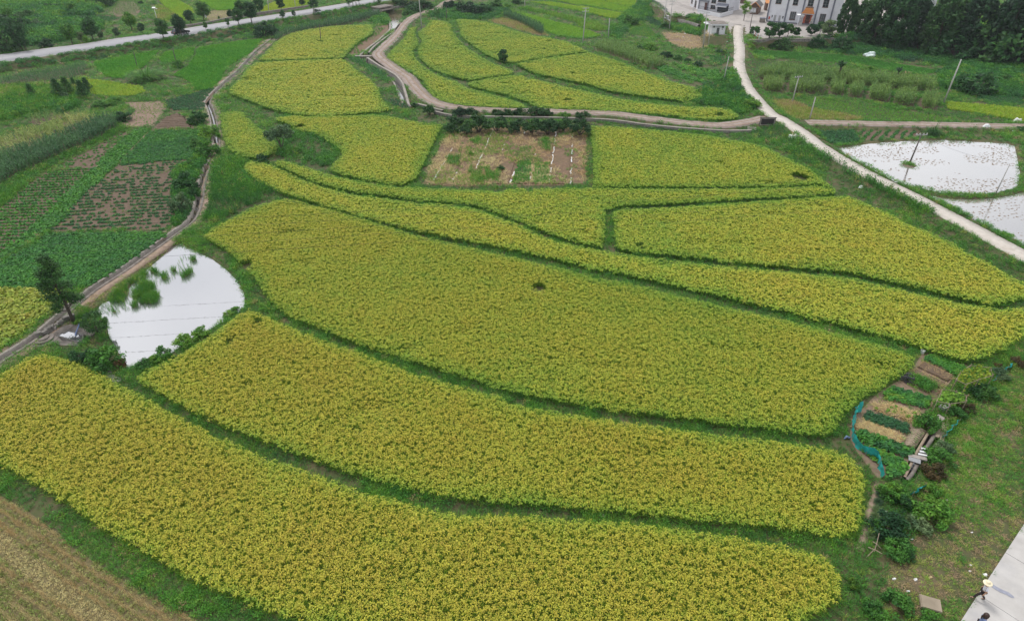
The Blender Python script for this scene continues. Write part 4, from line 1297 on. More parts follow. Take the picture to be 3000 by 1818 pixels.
plot('sweet_potato_rows', 'leafy', C33, -.1, .7, .5, .45, 1.0, 'leafy green strip behind the rear corn band', 'crop rows', None, seed=45)
C34 = G('A5', [(1480,1090),(1900,1110),(1900,1200),(2464,1260),(2464,1180),(2100,1130),(1950,1050),(1500,1060)], z=.2)
plot('vegetable_crop', 'leafy', C34, -.1, .6, .5, .25, 1.5, 'dark leafy strip above the lime paddy at the right', 'crop plot', None, seed=46)
C35 = G('A1', [(1290,170),(1350,120),(1450,20),(1600,20),(1700,110),(1640,190),(1500,215)], z=1.0)
plot('silver_crop', 'corn', C35, .3, .9, .7, .45, .6, 'grey-green leafy plot on the slope above the highway', 'crop plot', 'fallow', seed=47)
C36 = G('A1', [(700,230),(830,180),(1300,200),(1440,220),(1300,265),(750,260)], z=1.0)
plot('vegetable_crop', 'leafy', C36, .15, 1.1, .5, .3, 1.7, 'layered green bean rows on the slope above the highway', 'crop rows', None, seed=48)
C37 = G('V2', [(960,240),(1080,190),(1480,180),(1330,330),(1100,390),(960,390)], z=1.0)
plot('dry_rows', 'straw', C37, .2, 1.0, .6, .25, 1.0, 'brown striped plot behind the roadside wall', 'crop rows', 'fallow', seed=49, tvar=.2)
C38 = G('V2', [(20,160),(80,80),(200,120),(400,260),(240,440),(120,420),(60,330)], z=1.0)
plot('silver_crop', 'grass', C38, .2, .7, .7, .8, 2.0, 'pale dry grass plot beside the white street lamp', 'grass', None, seed=50, tvar=.2, tilt=.4)

# ploughed and mounded ridges, geometry
def ridges(name, label, poly, ang, sp, wd, hg, mat, cat='ridges', seed=0, parent=None, kind=None, zb=.02):
    rs = np.random.RandomState(seed)
    c, s = math.cos(ang), math.sin(ang)
    Rm = np.array([[c, -s], [s, c]])
    q = poly @ Rm
    lo, hi = q.min(0), q.max(0)
    root = thing(name, label, cat, (0, 0, 0)) if parent is None else parent
    for y in np.arange(lo[1] + sp / 2, hi[1], sp):
        xs_ = np.arange(lo[0], hi[0], .5)
        ok = inside(np.stack([xs_, np.full(len(xs_), y)], 1) @ Rm.T, poly)
        xs_ = xs_[ok]
        if len(xs_) < 3:
            continue
        V = []
        for x in xs_:
            j = rs.randn() * .03
            h_ = hg * (.8 + .4 * rs.rand())
            for dy, zz in ((-wd / 2, -.05), (-wd * .22, h_), (wd * .22, h_ * .95), (wd / 2, -.05)):
                V.append((x, y + dy + j + rs.randn() * .02, zz + zb))
        V = np.array(V)
        V[:, :2] = V[:, :2] @ Rm.T
        n = len(xs_)
        F = [np.stack([np.arange(n - 1) * 4 + k, np.arange(1, n) * 4 + k, np.arange(1, n) * 4 + k + 1, np.arange(n - 1) * 4 + k + 1], 1) for k in range(3)]
        link('ridge', np_mesh('ridge', V, np.vstack(F), smooth=True), mat, root)
    return root
ridges('ploughed_patch', 'dark brown ploughed patch with straight furrows near the ditch', C11, aC3, 1.1, .95, .22, M['soil'], 'soil patch')

# bare orchard -----------------------------------------------------------
C15 = G('B3', [(440,400),(560,300),(2130,300),(2120,1000),(1400,1003),(700,1018),(150,990),(300,650)])
soil_sheet(C15, 'soil_red')
OCC.append(C15)
orch_up = dirang('B3', (1690, 980), (1760, 330))
rows_px = [((280, 940), (615, 370)), ((520, 960), (850, 300)), ((700, 1000), (1005, 330)), ((960, 980), (1200, 320)), ((1205, 990), (1390, 330)), ((1440, 980), (1560, 320)), ((1680, 980), (1760, 330)), ((1935, 990), (1960, 330)), ((2110, 990), (2110, 330))]
for i in range(len(rows_px) - 1):       # raised planting beds between furrows
    (a, b), (c, d_) = rows_px[i], rows_px[i + 1]
    q = G('B3', [(a[0] + 22, a[1]), (b[0] + 14, b[1]), (d_[0] - 14, d_[1]), (c[0] - 22, c[1])])
    tag(MB().prism([tuple(x) for x in q], -.05, .14).build('orchard_bed', M['soil_red']), '%s soil bed from the left in the bare orchard' % ORD[i], 'soil bed', 'raised beds of the bare orchard')
plot('orchard_weeds', 'weed', C15, .2, .5, .5, .62, .85, 'patchy dry and green weeds over the bare orchard beds', 'weeds', None, seed=60, drop=.75, tvar=.35, occ=False, z=.13)
plot('orchard_dry_grass', 'straw', C15, .2, .42, .42, .78, 1.0, 'dry grass litter lying over the bare orchard beds', 'dry grass', None, seed=61, drop=.6, tvar=.35, occ=False, z=.14)
for q, lb, sd in (([(1310,715),(1480,715),(1440,960),(1225,990)], 'bright green leafy bed at the orchard front, left of two', 62), ([(1510,735),(1680,735),(1650,975),(1470,980)], 'bright green leafy bed at the orchard front, right of two', 63)):
    plot('green_bed', 'leafy', G('B3', q), 0, .36, .36, .55, 1.2, lb, 'crop plot', None, seed=sd, occ=False, z=.13, tvar=.2)
for q, lb, sd in (([(700,800),(900,790),(1100,840),(1080,960),(760,990)], 'weedy green patch low in the orchard, left of centre', 64), ([(740,470),(860,420),(880,480),(800,550)], 'small green weed clump high in the orchard', 65), ([(440,670),(590,660),(600,780),(450,760)], 'weedy green patch at the left of the orchard', 66), ([(1560,440),(1700,430),(1700,600),(1590,580)], 'dark weedy patch beside the plastic row in the orchard', 67)):
    plot('weed_patch', 'weed', G('B3', q), 0, .5, .5, .5, 1.3, lb, 'weeds', None, seed=sd, occ=False, z=.12, drop=.3)
# white plastic mulch strips lying in the furrows
for i, (a, b, segs) in enumerate((((280,945),(520,560),[(0,.3),(.33,.62),(.72,.86),(.9,1)]), ((800,800),(1005,335),[(0,.2),(.22,.45),(.48,1)]), ((1205,990),(1275,800),[(.1,.3),(.5,.8)]), ((1440,955),(1490,800),[(0,.4),(.6,.7)]),
                              ((1680,975),(1760,355),[(0,.16),(.2,.3),(.36,.55),(.58,.7),(.74,.86),(.9,1)]), ((1935,985),(1960,395),[(0,.12),(.2,.32),(.44,.54),(.6,.7),(.75,.82),(.94,1)]), ((980,950),(1000,900),[(0,1)]), ((1380,378),(1385,350),[(0,1)]), ((520,935),(570,845),[(0,.4),(.8,1)]), ((1120,580),(1135,510),[(0,.3),(.7,1)]))):
    t_ = thing('plastic_strip', '%s torn white plastic mulch strip from the left in the bare orchard' % ORD[[0,3,5,6,7,8,4,9,1,2][i]], 'plastic strip', (0, 0, 0), group='plastic strips in the orchard')
    rs = np.random.RandomState(i)
    for s0, s1 in segs:
        n = max(6, int((s1 - s0) * 34))
        pp = np.array([[a[0] + (b[0] - a[0]) * s + rs.randn() * 4, a[1] + (b[1] - a[1]) * s] for s in np.linspace(s0, s1, n)])
        strip(G('B3', pp), .085, .08 + .06 * rs.rand(n), 'sheet', M['plastic'], None, skirt=.05, jit=1.5, parent=t_)

# harvested field, bottom left ------------------------------------------
HARV = G('L', [(-300,250),(0,430),(250,575),(600,860),(900,1060),(1380,1355),(1729,1520),(1600,1700),(200,1800),(-500,1400)])
soil_sheet(HARV, 'straw_ground')
OCC.append(HARV)
aH = dirang('L', (0, 480), (1100, 1180))
rs = np.random.RandomState(70)
cH, sH = math.cos(aH), math.sin(aH)
HEDGE = G('L', [(0,430),(250,575),(600,860),(900,1060),(1380,1355),(1729,1520)])
def harv(sp, sd):
    p = grid_in(HARV, sp, aH, .4, sd)
    wv = -p[:, 0] * sH + p[:, 1] * cH + .3 * (vnoise(p[:, 0], p[:, 1], 7, 2) - .5)
    return p, wv, dline(p, HEDGE)
p, wv, edge = harv(.2, 71)
ph = (wv / .60) % 1.0
lane_ = (edge > 1.75) & (edge < 2.75)                       # smooth band of pressed pale straw
rowm = (ph < .40) & ~lane_ & (vnoise(p[:, 0] * cH + p[:, 1] * sH, wv, 1.6, 15) > .22)
deep = sstep(2.5, 6.0, edge)
t_row = .93 - .5 * deep * vnoise(p[:, 0], p[:, 1], 2.5, 4) + .10 * rs.randn(len(p))
k = rowm
scatter('straw_windrows', 'straw', z3(p[k], .04), t_row[k], np.stack([np.full(k.sum(), .62), np.full(k.sum(), .26), .9 + .5 * rs.rand(k.sum())], 1), rot=aH + rs.randn(k.sum()) * .15, label='brownish rows of cut rice straw in the bottom left field', cat='straw', seed=72)
k = ~rowm & ((rs.rand(len(p)) < .9) | lane_) & ((edge > 1.6) | (rs.rand(len(p)) < .6))
t_st = np.where(lane_, .66 + .06 * rs.randn(len(p)), .30 - .18 * deep + .16 * rs.randn(len(p)))
scatter('stubble', 'stubble', z3(p[k], .015), t_st[k], np.stack([np.full(k.sum(), 1.25)] * 2 + [np.where(lane_[k], .45, .55 + .4 * rs.rand(k.sum()))], 1), label='pale and yellow-green stubble between the straw rows', cat='stubble', seed=73, tilt=.35)

# ------------------------------------------------------------------ grassy ground everywhere else
OCCALL = [RICE[k][0] for k in RICE] + [GREEN[k][0] for k in GREEN] + OCC + [POND, W1, W2, STREAM, PAVE, GDITCH, BASIN, YARD]
PLAT = G('PB', [(760,560),(940,420),(1150,330),(1400,290),(1560,290),(1720,480),(1560,560),(1420,650),(1100,690),(960,620)])
OCCALL.append(PLAT)
CANALM = CANAL
def free(p, margin=0.0):
    k = np.ones(len(p), bool)
    for q in OCCALL:
        k &= ~inside(p, q)
    k &= ~inside(p, CANALM)
    for ln, wd in ((LANE, LANEW + .1), (TRK, TRKW - .1), (TRK2, TRKW - .1), (DITCH, .72), (PATH1, .35), (PATH2, .3)):
        k &= dline(p, ln[::2]) > wd
    k &= np.abs(road_signed(p)) > ROADW + .15
    return k
# dry / bare zones, lush zones (centre pixel, radius m, density factor, tint shift, height factor)
ZONES = []
def zone(frame, pts, dens, tint, hgt, kind='grass'):
    ZONES.append((G(frame, pts), dens, tint, hgt, kind))
zone('S', [(1000,0),(2143,0),(2143,470),(1480,1493),(600,1493),(700,1000),(760,700),(1000,600)], .8, .06, .6)
zone('G', [(1500,1000),(1900,500),(2240,200),(2240,1493),(1100,1493)], .8, .05, .6)
zone('G', [(1160,90),(1650,260),(1400,520),(1000,1000),(900,1493),(640,1493),(300,1080),(330,800),(640,500)], .10, .1, .5)
zone('B4', [(2300,1050),(2464,900),(2464,1200),(2380,1090)], .3, .3, .6)
zone('P', [(760,800),(1300,430),(1640,190),(1720,150),(1700,220),(1480,390),(1100,700),(900,830)], .35, .25, .5)
zone('L', [(-200,60),(0,190),(600,640),(1150,1030),(1729,1350),(1729,1530),(1380,1330),(900,1040),(600,830),(250,560),(0,420),(-200,300)], 1.0, .02, .9)
zone('B2', [(80,680),(460,700),(480,850),(760,1050),(900,1080),(300,1370),(100,1478),(0,1400),(80,1100)], 1.0, -.02, 2.3, 'weed')
zone('B2', [(900,430),(1100,380),(1300,380),(1640,580),(1500,800),(1000,690),(840,660)], 1.0, -.02, 1.7, 'weed')
zone('A4', [(1000,1080),(1430,850),(1560,1060),(1700,1250),(1740,1320),(1500,1390),(1350,1280),(950,1260)], 1.0, .0, 2.2, 'shrub')
zone('B4', [(1500,350),(1900,300),(2464,560),(2464,830),(2000,560)], 1.0, -.04, 1.6, 'weed')
zone('B5', [(0,600),(500,880),(1060,1130),(1060,1180),(1500,1380),(1300,1400),(800,1150),(0,740)], 1.0, -.06, 2.2, 'weed')
zone('A1', [(0,160),(600,90),(1200,150),(1250,420),(700,560),(0,660)], 1.0, -.05, 3.2, 'shrub')
zone('A1', [(0,0),(1500,0),(1250,150),(600,90),(0,160)], 1.0, .05, 3.0, 'shrub')
zone('A1', [(0,760),(1100,620),(1900,500),(2464,400),(2464,530),(2000,590),(1100,730),(0,880)], 1.0, -.08, 1.2, 'shrub')
zone('A2', [(0,370),(800,250),(1400,170),(2100,50),(2130,140),(1400,270),(950,370),(700,450),(0,530)], 1.0, -.03, 1.2, 'shrub')
zone('A1', [(0,1220),(400,1170),(900,1200),(950,1290),(700,1380),(300,1390),(0,1478)], 1.0, .03, 2.6, 'shrub')
zone('A1', [(0,1010),(700,990),(1050,950),(1100,1200),(400,1180),(0,1200)], 1.0, .14, 1.6, 'weed')
zone('B1', [(0,860),(500,700),(900,560),(1500,290),(1500,340),(900,620),(500,850),(200,1100),(0,1250)], 1.0, .0, 1.6, 'weed')
zone('B1', [(2120,800),(2464,300),(2464,900),(2300,1478),(2080,1478),(2100,1100)], 1.0, -.02, 2.2, 'shrub')
zone('H1', [(700,330),(1080,20),(1290,60),(1300,300),(900,500),(700,700),(450,650),(560,480)], 1.0, -.02, 1.8, 'shrub')
zone('H1', [(1590,300),(1900,320),(2300,430),(2340,600),(2280,680),(1900,600),(1650,540)], 1.0, .05, 2.0, 'shrub')
zone('A5', [(0,450),(700,540),(1500,680),(2464,800),(2464,900),(1500,800),(800,700),(0,620)], 1.0, -.16, 2.0, 'shrub')
zone('A5', [(1400,850),(1950,800),(2464,830),(2464,1180),(1500,1100),(1420,1000)], 1.0, -.08, 2.4, 'shrub')
zone('A3', [(200,160),(450,60),(1000,90),(1200,110),(950,250),(500,240),(300,230)], 1.0, -.12, 2.0, 'shrub')
zone('A2', [(2000,200),(2200,180),(2230,280),(2100,300),(2020,290)], 1.0, .0, 2.2, 'shrub')

rs = np.random.RandomState(80)
lay = {'grass': [[], [], []], 'weed': [[], [], []], 'shrub': [[], [], []]}
bands = [((-48, 50), (16, 46), .24, 1.0), ((-80, 100), (46, 85), .33, 1.25), ((-125, 150), (85, 140), .52, 1.8), ((-190, 215), (140, 262), .95, 3.0)]
for (xa, xb), (ya, yb), sp, big in bands:
    rect = np.array([(xa, ya), (xb, ya), (xb, yb), (xa, yb)], float)
    p = grid_in(rect, sp, .3, .5, seed=int(ya))
    pr = proj(np.column_stack([p, np.zeros(len(p))]))
    p = p[(pr[:, 0] > -250) & (pr[:, 0] < 3250) & (pr[:, 1] > -60) & (pr[:, 1] < 1960)]
    p = p[free(p)]
    dens = np.full(len(p), .95)
    ts = np.zeros(len(p))
    hf = np.ones(len(p))
    kd = np.zeros(len(p), int)
    for poly, d0, t0, h0, kind in ZONES:
        m = inside(p, poly)
        dens[m] = d0; ts[m] = t0; hf[m] = h0
        kd[m] = {'grass': 0, 'weed': 1, 'shrub': 2}[kind]
    n1 = fbm(p[:, 0], p[:, 1], 6, 31)
    n2 = fbm(p[:, 0], p[:, 1], 2.2, 33)
    patch = np.where(dens < .9, np.clip((n1 - .43) * 7, .10, 1.4), np.clip(.55 + (n1 - .35) * 2.2, .3, 1))
    slope = (dens < .9) & (dens > .2)
    bare = slope & (rs.rand(len(p)) > dens * patch)
    ts = np.where(bare, .42 + .06 * n2, ts)
    hf = np.where(bare, .33, hf)
    k = np.where(bare, rs.rand(len(p)) < .55, rs.rand(len(p)) < dens * patch)
    p, ts, hf, kd, n1, n2 = p[k], ts[k], hf[k], kd[k], n1[k], n2[k]
    kd = np.where((kd == 2) & (rs.rand(len(p)) < .45), 1, kd)
    kd = np.where((kd == 0) & (n2 > .56) & (hf > .4), 1, kd)
    tint = .45 + ts + .38 * (n1 - .5) + .25 * (n2 - .5) + .09 * rs.randn(len(p))
    tint = np.where((rs.rand(len(p)) < np.where(hf < .8, .22, .05)) & (kd < 2), tint + .36, tint)
    tint = np.where(kd == 2, np.minimum(tint, .62), tint)
    hh = hf * (.7 + .7 * n2) * (.8 + .4 * rs.rand(len(p)))
    for ki, nm in enumerate(('grass', 'weed', 'shrub')):
        m = kd == ki
        if not m.any(): continue
        q = z3(p[m])
        q = q[:, :3]
        b = big * (.9 if nm != 'shrub' else .75)
        s = np.stack([np.full(m.sum(), b) * (.8 + .4 * rs.rand(m.sum()))] * 2 + [hh[m] * (1.0 if nm == 'grass' else (.75 if nm == 'weed' else .55)) * (big ** .25)], 1)
        if nm == 'shrub':
            s[:, :2] *= np.clip(hf[m] / 2.0, .8, 1.6)[:, None] * .9
            s[:, 2] *= 1.5
        lay[nm][0].append(q); lay[nm][1].append(tint[m]); lay[nm][2].append(s)
for nm, lb, ct in (('grass', 'short green grass covering the bunds, banks and verges', 'grass'), ('weed', 'mixed leafy weeds growing along the bunds and banks', 'weeds'), ('shrub', 'rank scrub covering the roadside banks and slopes', 'scrub')):
    scatter('wild_' + nm, nm, np.vstack(lay[nm][0]), np.concatenate(lay[nm][1]), np.vstack(lay[nm][2]), label=lb, cat=ct, seed=90, tilt=.15)
# ------------------------------------------------------------------ trees and bushes
def crown_leaves(rs, clumps, n_per, leaf, up=.35, aspect=.6):
    """leaf quads clustered on the outside of several clumps: (centre, radius xyz)"""
    C, Nn = [], []
    for c, r in clumps:
        n = int(n_per)
        d = rs.randn(n, 3)
        d /= np.linalg.norm(d, axis=1)[:, None]
        rad = (.35 + .65 * rs.rand(n, 1) ** .45) * (1 + .18 * rs.randn(n, 1))
        C.append(np.array(c) + d * rad * np.array(r))
        Nn.append(d)
    C, Nn = np.vstack(C), np.vstack(Nn)
    return leaves(rs, C, leaf, nrm=Nn, up=up, aspect=aspect)

def limb_mesh(rs, segs, name):
    mb = MB()
    for pts, rad in segs:
        mb.tube(pts, rad, 6)
    return mb.mesh(name, True)

TREES = {}
def make_tree(kind, seed, leafmat, bark='bark'):
    """unit-height tree: returns (trunk mesh, crown mesh)"""
    key = (kind, seed, leafmat)
    if key in TREES:
        return TREES[key]
    rs = np.random.RandomState(seed * 13 + len(kind))
    segs, clumps = [], []
    n_per, leaf, up, asp = 70, .035, .35, .6
    if kind in ('round', 'street'):
        th = .30 if kind == 'street' else .22
        w_ = .27 if kind == 'street' else .38
        segs.append(([(0, 0, 0), (.01 * rs.randn(), .01, th * .6), (.015 * rs.randn(), 0, th + .2), (0, .01, .8)], [.024, .02, .015, .005]))
        for i in range(30):
            z = th + .02 + (.94 - th) * rs.rand() ** .85
            s = (z - th) / (1 - th)
            wr = w_ * (math.sin(math.pi * min(1, .16 + .80 * s)) ** .75)
            a = rs.rand() * 6.283
            r = wr * (.45 + .5 * rs.rand())
            cr = .085 + .055 * rs.rand()
            clumps.append(((r * math.cos(a), r * math.sin(a), z), (cr * 1.15, cr * 1.15, cr * .85)))
            if i % 3 == 0:
                segs.append(([(0, 0, max(th * .8, z - .22)), (r * .5 * math.cos(a), r * .5 * math.sin(a), z - .08), (r * .9 * math.cos(a), r * .9 * math.sin(a), z)], [.011, .007, .003]))
        n_per, leaf = (95, .03) if kind == 'street' else (105, .042)
    elif kind == 'open':           # lone broad tree with leaning stems
        segs.append(([(0, 0, 0), (-.03, 0, .2), (-.1, .02, .42), (-.16, .03, .62)], [.03, .026, .018, .008]))
        segs.append(([(-.01, 0, .12), (.08, 0, .32), (.2, .03, .55)], [.022, .016, .007]))
        segs.append(([(-.04, 0, .25), (.0, .08, .5), (.02, .1, .75)], [.018, .012, .005]))
        for i in range(34):
            a = rs.rand() * 6.283
            r = .42 * math.sqrt(rs.rand())
            z = .45 + .45 * rs.rand() * (1 - (r / .55) ** 2) + .08 * rs.rand()
            cr = .075 + .05 * rs.rand()
            clumps.append(((r * math.cos(a) - .02, r * math.sin(a), z), (cr * 1.2, cr * 1.2, cr * .7)))
        n_per, leaf = 85, .028
    elif kind == 'orchard':
        for i in range(5):
            a = i * 1.256 + rs.rand()
            segs.append(([(0, 0, 0), (.1 * math.cos(a), .1 * math.sin(a), .2), (.3 * math.cos(a), .3 * math.sin(a), .5)], [.03, .022, .008]))
        for i in range(26):
            a = rs.rand() * 6.283
            ph = rs.rand()
            r = .46 * math.sqrt(rs.rand()) 
            z = .28 + .56 * ph * (1 - .5 * (r / .5) ** 2)
            cr = .12 + .07 * rs.rand()
            clumps.append(((r * math.cos(a), r * math.sin(a), z), (cr, cr, cr * .85)))
        n_per, leaf = 80, .042
    elif kind == 'pine':
        segs.append(([(0, 0, 0), (.01, 0, .5), (0, 0, .97)], [.022, .014, .003]))
        for lv in range(8):
            z = .2 + .75 * lv / 7.6
            R_ = .27 * (1 - lv / 8.4) + .03
            for j in range(6):
                a = j * 1.047 + lv * .5 + rs.rand() * .5
                rr = R_ * (.75 + .4 * rs.rand())
                segs.append(([(0, 0, z - .02), (rr * .6 * math.cos(a), rr * .6 * math.sin(a), z + .01), (rr * math.cos(a), rr * math.sin(a), z + .06)], [.006, .004, .002]))
                for s in (.45, .75, 1.0):
                    clumps.append(((rr * s * math.cos(a), rr * s * math.sin(a), z + .055 * s), (.05, .05, .045)))
        clumps.append(((0, 0, .97), (.03, .03, .05)))
        n_per, leaf, up, asp = 12, .055, .9, .15
    elif kind == 'cypress':        # big dark evergreen with upswept sprays
        segs.append(([(0, 0, 0), (.01, 0, .4), (0, 0, .95)], [.03, .02, .004]))
        for i in range(150):
            z = .05 + .92 * rs.rand()
            R_ = .30 * (1 - ((z - .34) / .68) ** 2) ** .6 if z > .34 else .30 * (.6 + .4 * z / .34)
            a = rs.rand() * 6.283
            r = R_ * (.72 + .35 * rs.rand())
            cr = .040 + .03 * rs.rand()
            clumps.append(((r * math.cos(a), r * math.sin(a), z), (cr, cr, cr * 1.5)))
        n_per, leaf, up, asp = 70, .027, .5, .55
    elif kind == 'conifer':        # tall ragged tree by the pond, tufted horizontal boughs
        segs.append(([(0, 0, 0), (.012, .01, .35), (-.01, 0, .7), (0, 0, .97)], [.022, .017, .01, .003]))
        for i in range(34):
            z = .24 + .73 * (i / 33.0)
            R_ = .24 * (1 - max(0, (z - .45)) / .62) if z > .45 else .25 * (.8 + .2 * rs.rand())
            a = rs.rand() * 6.283
            r = R_ * (.55 + .6 * rs.rand())
            segs.append(([(0, 0, z - .05), (r * .5 * math.cos(a), r * .5 * math.sin(a), z - .01), (r * math.cos(a), r * math.sin(a), z + .01)], [.007, .005, .002]))
            for s in (.5, .85):
                cr = .05 + .025 * rs.rand()
                clumps.append(((r * s * math.cos(a), r * s * math.sin(a), z + .015), (cr * 1.15, cr * 1.15, cr * .75)))
        n_per, leaf, up, asp = 95, .014, .6, .4
    elif kind == 'tall':           # slim tree, bare lower stem
        segs.append(([(0, 0, 0), (.01, 0, .3), (-.01, .01, .6), (0, 0, .95)], [.016, .013, .009, .003]))
        segs.append(([(.03, .01, 0), (.05, .01, .35), (.08, .02, .75)], [.012, .009, .003]))
        for i in range(24):
            z = .42 + .55 * rs.rand()
            r = .2 * math.sqrt(rs.rand()) * (1.15 - .5 * abs(z - .68) / .3)
            a = rs.rand() * 6.283
            cr = .06 + .05 * rs.rand()
            clumps.append(((r * math.cos(a), r * math.sin(a), z), (cr, cr, cr * .8)))
        n_per, leaf = 75, .024
    elif kind == 'bamboo':         # feathery arching clump
        for i in range(12):
            a = rs.rand() * 6.283
            r = .12 * rs.rand()
            R_ = .25 + .28 * rs.rand()
            h_ = .7 + .3 * rs.rand()
            segs.append(([(r * math.cos(a), r * math.sin(a), 0), (R_ * .35 * math.cos(a), R_ * .35 * math.sin(a), h_ * .6), (R_ * .8 * math.cos(a), R_ * .8 * math.sin(a), h_)], [.007, .005, .002]))
            for s in (.35, .55, .75, .95, 1.1):
                cr = .075 + .05 * rs.rand()
                clumps.append(((R_ * .85 * s * math.cos(a), R_ * .85 * s * math.sin(a), h_ * min(s, 1.0) * (1 if s < 1 else .92)), (cr, cr, cr * .9)))
        n_per, leaf, asp = 48, .04, .3
    elif kind == 'bush':
        for i in range(4):
            a = i * 1.57 + rs.rand()
            segs.append(([(0, 0, 0), (.2 * math.cos(a), .2 * math.sin(a), .5)], [.03, .01]))
        for i in range(22):
            a = rs.rand() * 6.283
            r = .52 * math.sqrt(rs.rand())
            z = .12 + .72 * rs.rand() * (1 - .75 * (r / .6) ** 2)
            cr = .14 + .09 * rs.rand()
            clumps.append(((r * math.cos(a), r * math.sin(a), z), (cr, cr, cr * .8)))
        n_per, leaf = 80, .05
    elif kind == 'dome':           # clipped round shrub
        segs.append(([(0, 0, 0), (0, 0, .4)], [.05, .03]))
        for i in range(40):
            d_ = rs.randn(3)
            d_ /= np.linalg.norm(d_)
            c = np.array([0, 0, .56]) + d_ * np.array([.38, .38, .36])
            clumps.append((tuple(c), (.12, .12, .10)))
        n_per, leaf = 75, .028
    elif kind == 'plume':          # fountain of long grass leaves with plumes
        V, F, A = blades(rs, 520, .2, .8, .016, .35, 1.7, seg=4)
        V2, F2, A2 = blades(rs, 12, .1, 1.15, .03, .12, .35, seg=3, tip=.6)
        v, f, a = cat_([(V, F, A), (V2, F2, A2)])
        tm = MB().tube([(0, 0, 0), (0, 0, .12)], .1, 6).mesh('stem')
        cm = np_mesh('leaves', v, f, {'v': a})
        TREES[key] = (tm, cm)
        return TREES[key]
    elif kind == 'palm':
        segs.append(([(0, 0, 0), (.03, 0, .4), (.02, 0, .72)], [.06, .055, .05]))
        V, F, A = [], [], []
        parts = [blades(rs, 44, .04, .42, .1, .5, 1.2, seg=3, tip=.4, z0=.72)]
        v, f, a = cat_(parts)
        TREES[key] = (limb_mesh(rs, segs, 'trunk'), np_mesh('crown', v, f, {'v': a}))
        return TREES[key]
    v, f, a = crown_leaves(rs, clumps, n_per, leaf, up, asp)
    TREES[key] = (limb_mesh(rs, segs, 'trunk'), np_mesh('crown', v, f, {'v': a}))
    return TREES[key]

_ti = [0]
def tree(kind, frame, base, top, label, width=1.0, mat='tree', bark='bark', name=None, cat='tree', group=None, seed=None, h=None, hmul=1.0):
    _ti[0] += 1
    loc, hh = stand(frame, base, top)
    hh = (h or max(hh, .5)) * hmul
    sd = (seed if seed is not None else _ti[0] % 3)
    tm, cm = make_tree(kind, sd, mat)
    nm = name or {'pine': 'pine_tree', 'orchard': 'orchard_tree', 'bush': 'bush', 'dome': 'round_shrub', 'cypress': 'evergreen_tree', 'bamboo': 'bamboo_clump', 'plume': 'pampas_clump', 'palm': 'palm_tree'}.get(kind, 'broadleaf_tree')
    rz = random.Random(_ti[0]).random() * 6.28
    t0 = thing(nm, label, cat, loc, rz, group, scale=(hh * width, hh * width, hh))
    for n_, me, mt in (('trunk' if kind not in ('bush', 'plume') else 'stem', tm, M[bark]), ('crown', cm, M[mat])):
        if len(me.materials) == 0:
            me.materials.append(mt)
        link(n_, me, None, t0)
    return t0

g = 'trees along the highway'
A_ = [((195,730),(120,345)), ((505,650),(440,265)), ((1545,462),(1500,150)), ((1780,430),(1735,40)), ((2335,352),(2310,180))]
for i, (b, t) in enumerate(sorted(A_)):
    tree('street', 'V2', b, t, '%s leafy street tree from the left on the near highway verge' % ORD[i], 1.1, group=g)
for i, (b, t, lb) in enumerate((((680,450),(640,185),'cone-shaped street tree just right of the car, far verge'), ((920,392),(900,40),'big dark street tree beside the white flag, far verge'), ((1600,310),(1560,10),'taller of two touching street trees on the far verge'), ((1925,255),(1905,-30),'street tree at the top edge, far verge, left of a white pole'), ((2315,205),(2330,-30),'wide street tree at the top edge behind the low wall'), ((1395,345),(1390,175),'dark bushy street tree behind the low wall, far verge'))):
    tree('street', 'V2', b, t, lb, 1.2, mat='tree' if i != 1 else 'tree', group=g)
for i, (b, t, lb) in enumerate((((1350,492),(1345,335),'tiny conical sapling on the near highway verge'), ((950,545),(935,400),'thin bare sapling leaning over the highway edge'), ((1190,370),(1190,290),'low dark sapling on the far verge beside the striped plot'))):
    tree('street', 'V2', b, t, lb, .9, group='saplings along the highway', name='sapling')
for i, (b, t, m_, lb) in enumerate((((880,540),(840,290),'tree_light','pale green thin tree on the far verge at left'), ((1000,525),(960,385),'tree_olive','small grey-green tree between two taller ones at left'), ((1130,500),(1085,205),'tree','dark slender tree at the left of the highway'), ((1230,482),(1225,375),'tree_olive','squat grey-green roadside tree near the yellow crop'), ((1425,462),(1425,335),'tree_olive','narrow upright grey-green roadside tree'), ((1592,372),(1550,150),'tree_light','full light green tree behind the yellow roadside crop'), ((1720,412),(1700,280),'tree','dark narrow shrub tree right of the light green tree'), ((1045,525),(1040,430),'tree_light','bright small sapling on the far verge at left'))):
    tree('street', 'A1', b, t, lb, 1.15, mat=m_, group='trees on the far verge')
tree('tall', 'V1', (430,278), (400,-120), 'tall pale-trunked tree on the near highway verge', 1.5, bark='bark_pale')
tree('street', 'V1', (75,322), (72,188), 'small dark tree left of the tall pale-trunked tree', 1.0)
tree('street', 'V1', (222,132), (215,-40), 'far verge tree behind the tall pale-trunked tree', 1.2)
tree('bush', 'V1', (490,290), (480,130), 'dark bush at the foot of the tall pale-trunked tree', 1.0, mat='tree_dark')
for i, (b, t) in enumerate((((1080,185),(1070,-120)), ((1135,135),(1130,-130)), ((1200,115),(1195,-140)), ((1255,105),(1250,-120)), ((1515,55),(1515,-200)), ((1600,150),(1605,-140)))):
    tree('tall', 'V1', b, t, '%s slim pale-stemmed tree from the left beside the culvert' % ORD[i], 1.1, bark='bark_pale', group='slim trees by the culvert')
tree('bush', 'A2', (730,445), (735,235), 'big round bush on the bank above the green paddy', 1.25)
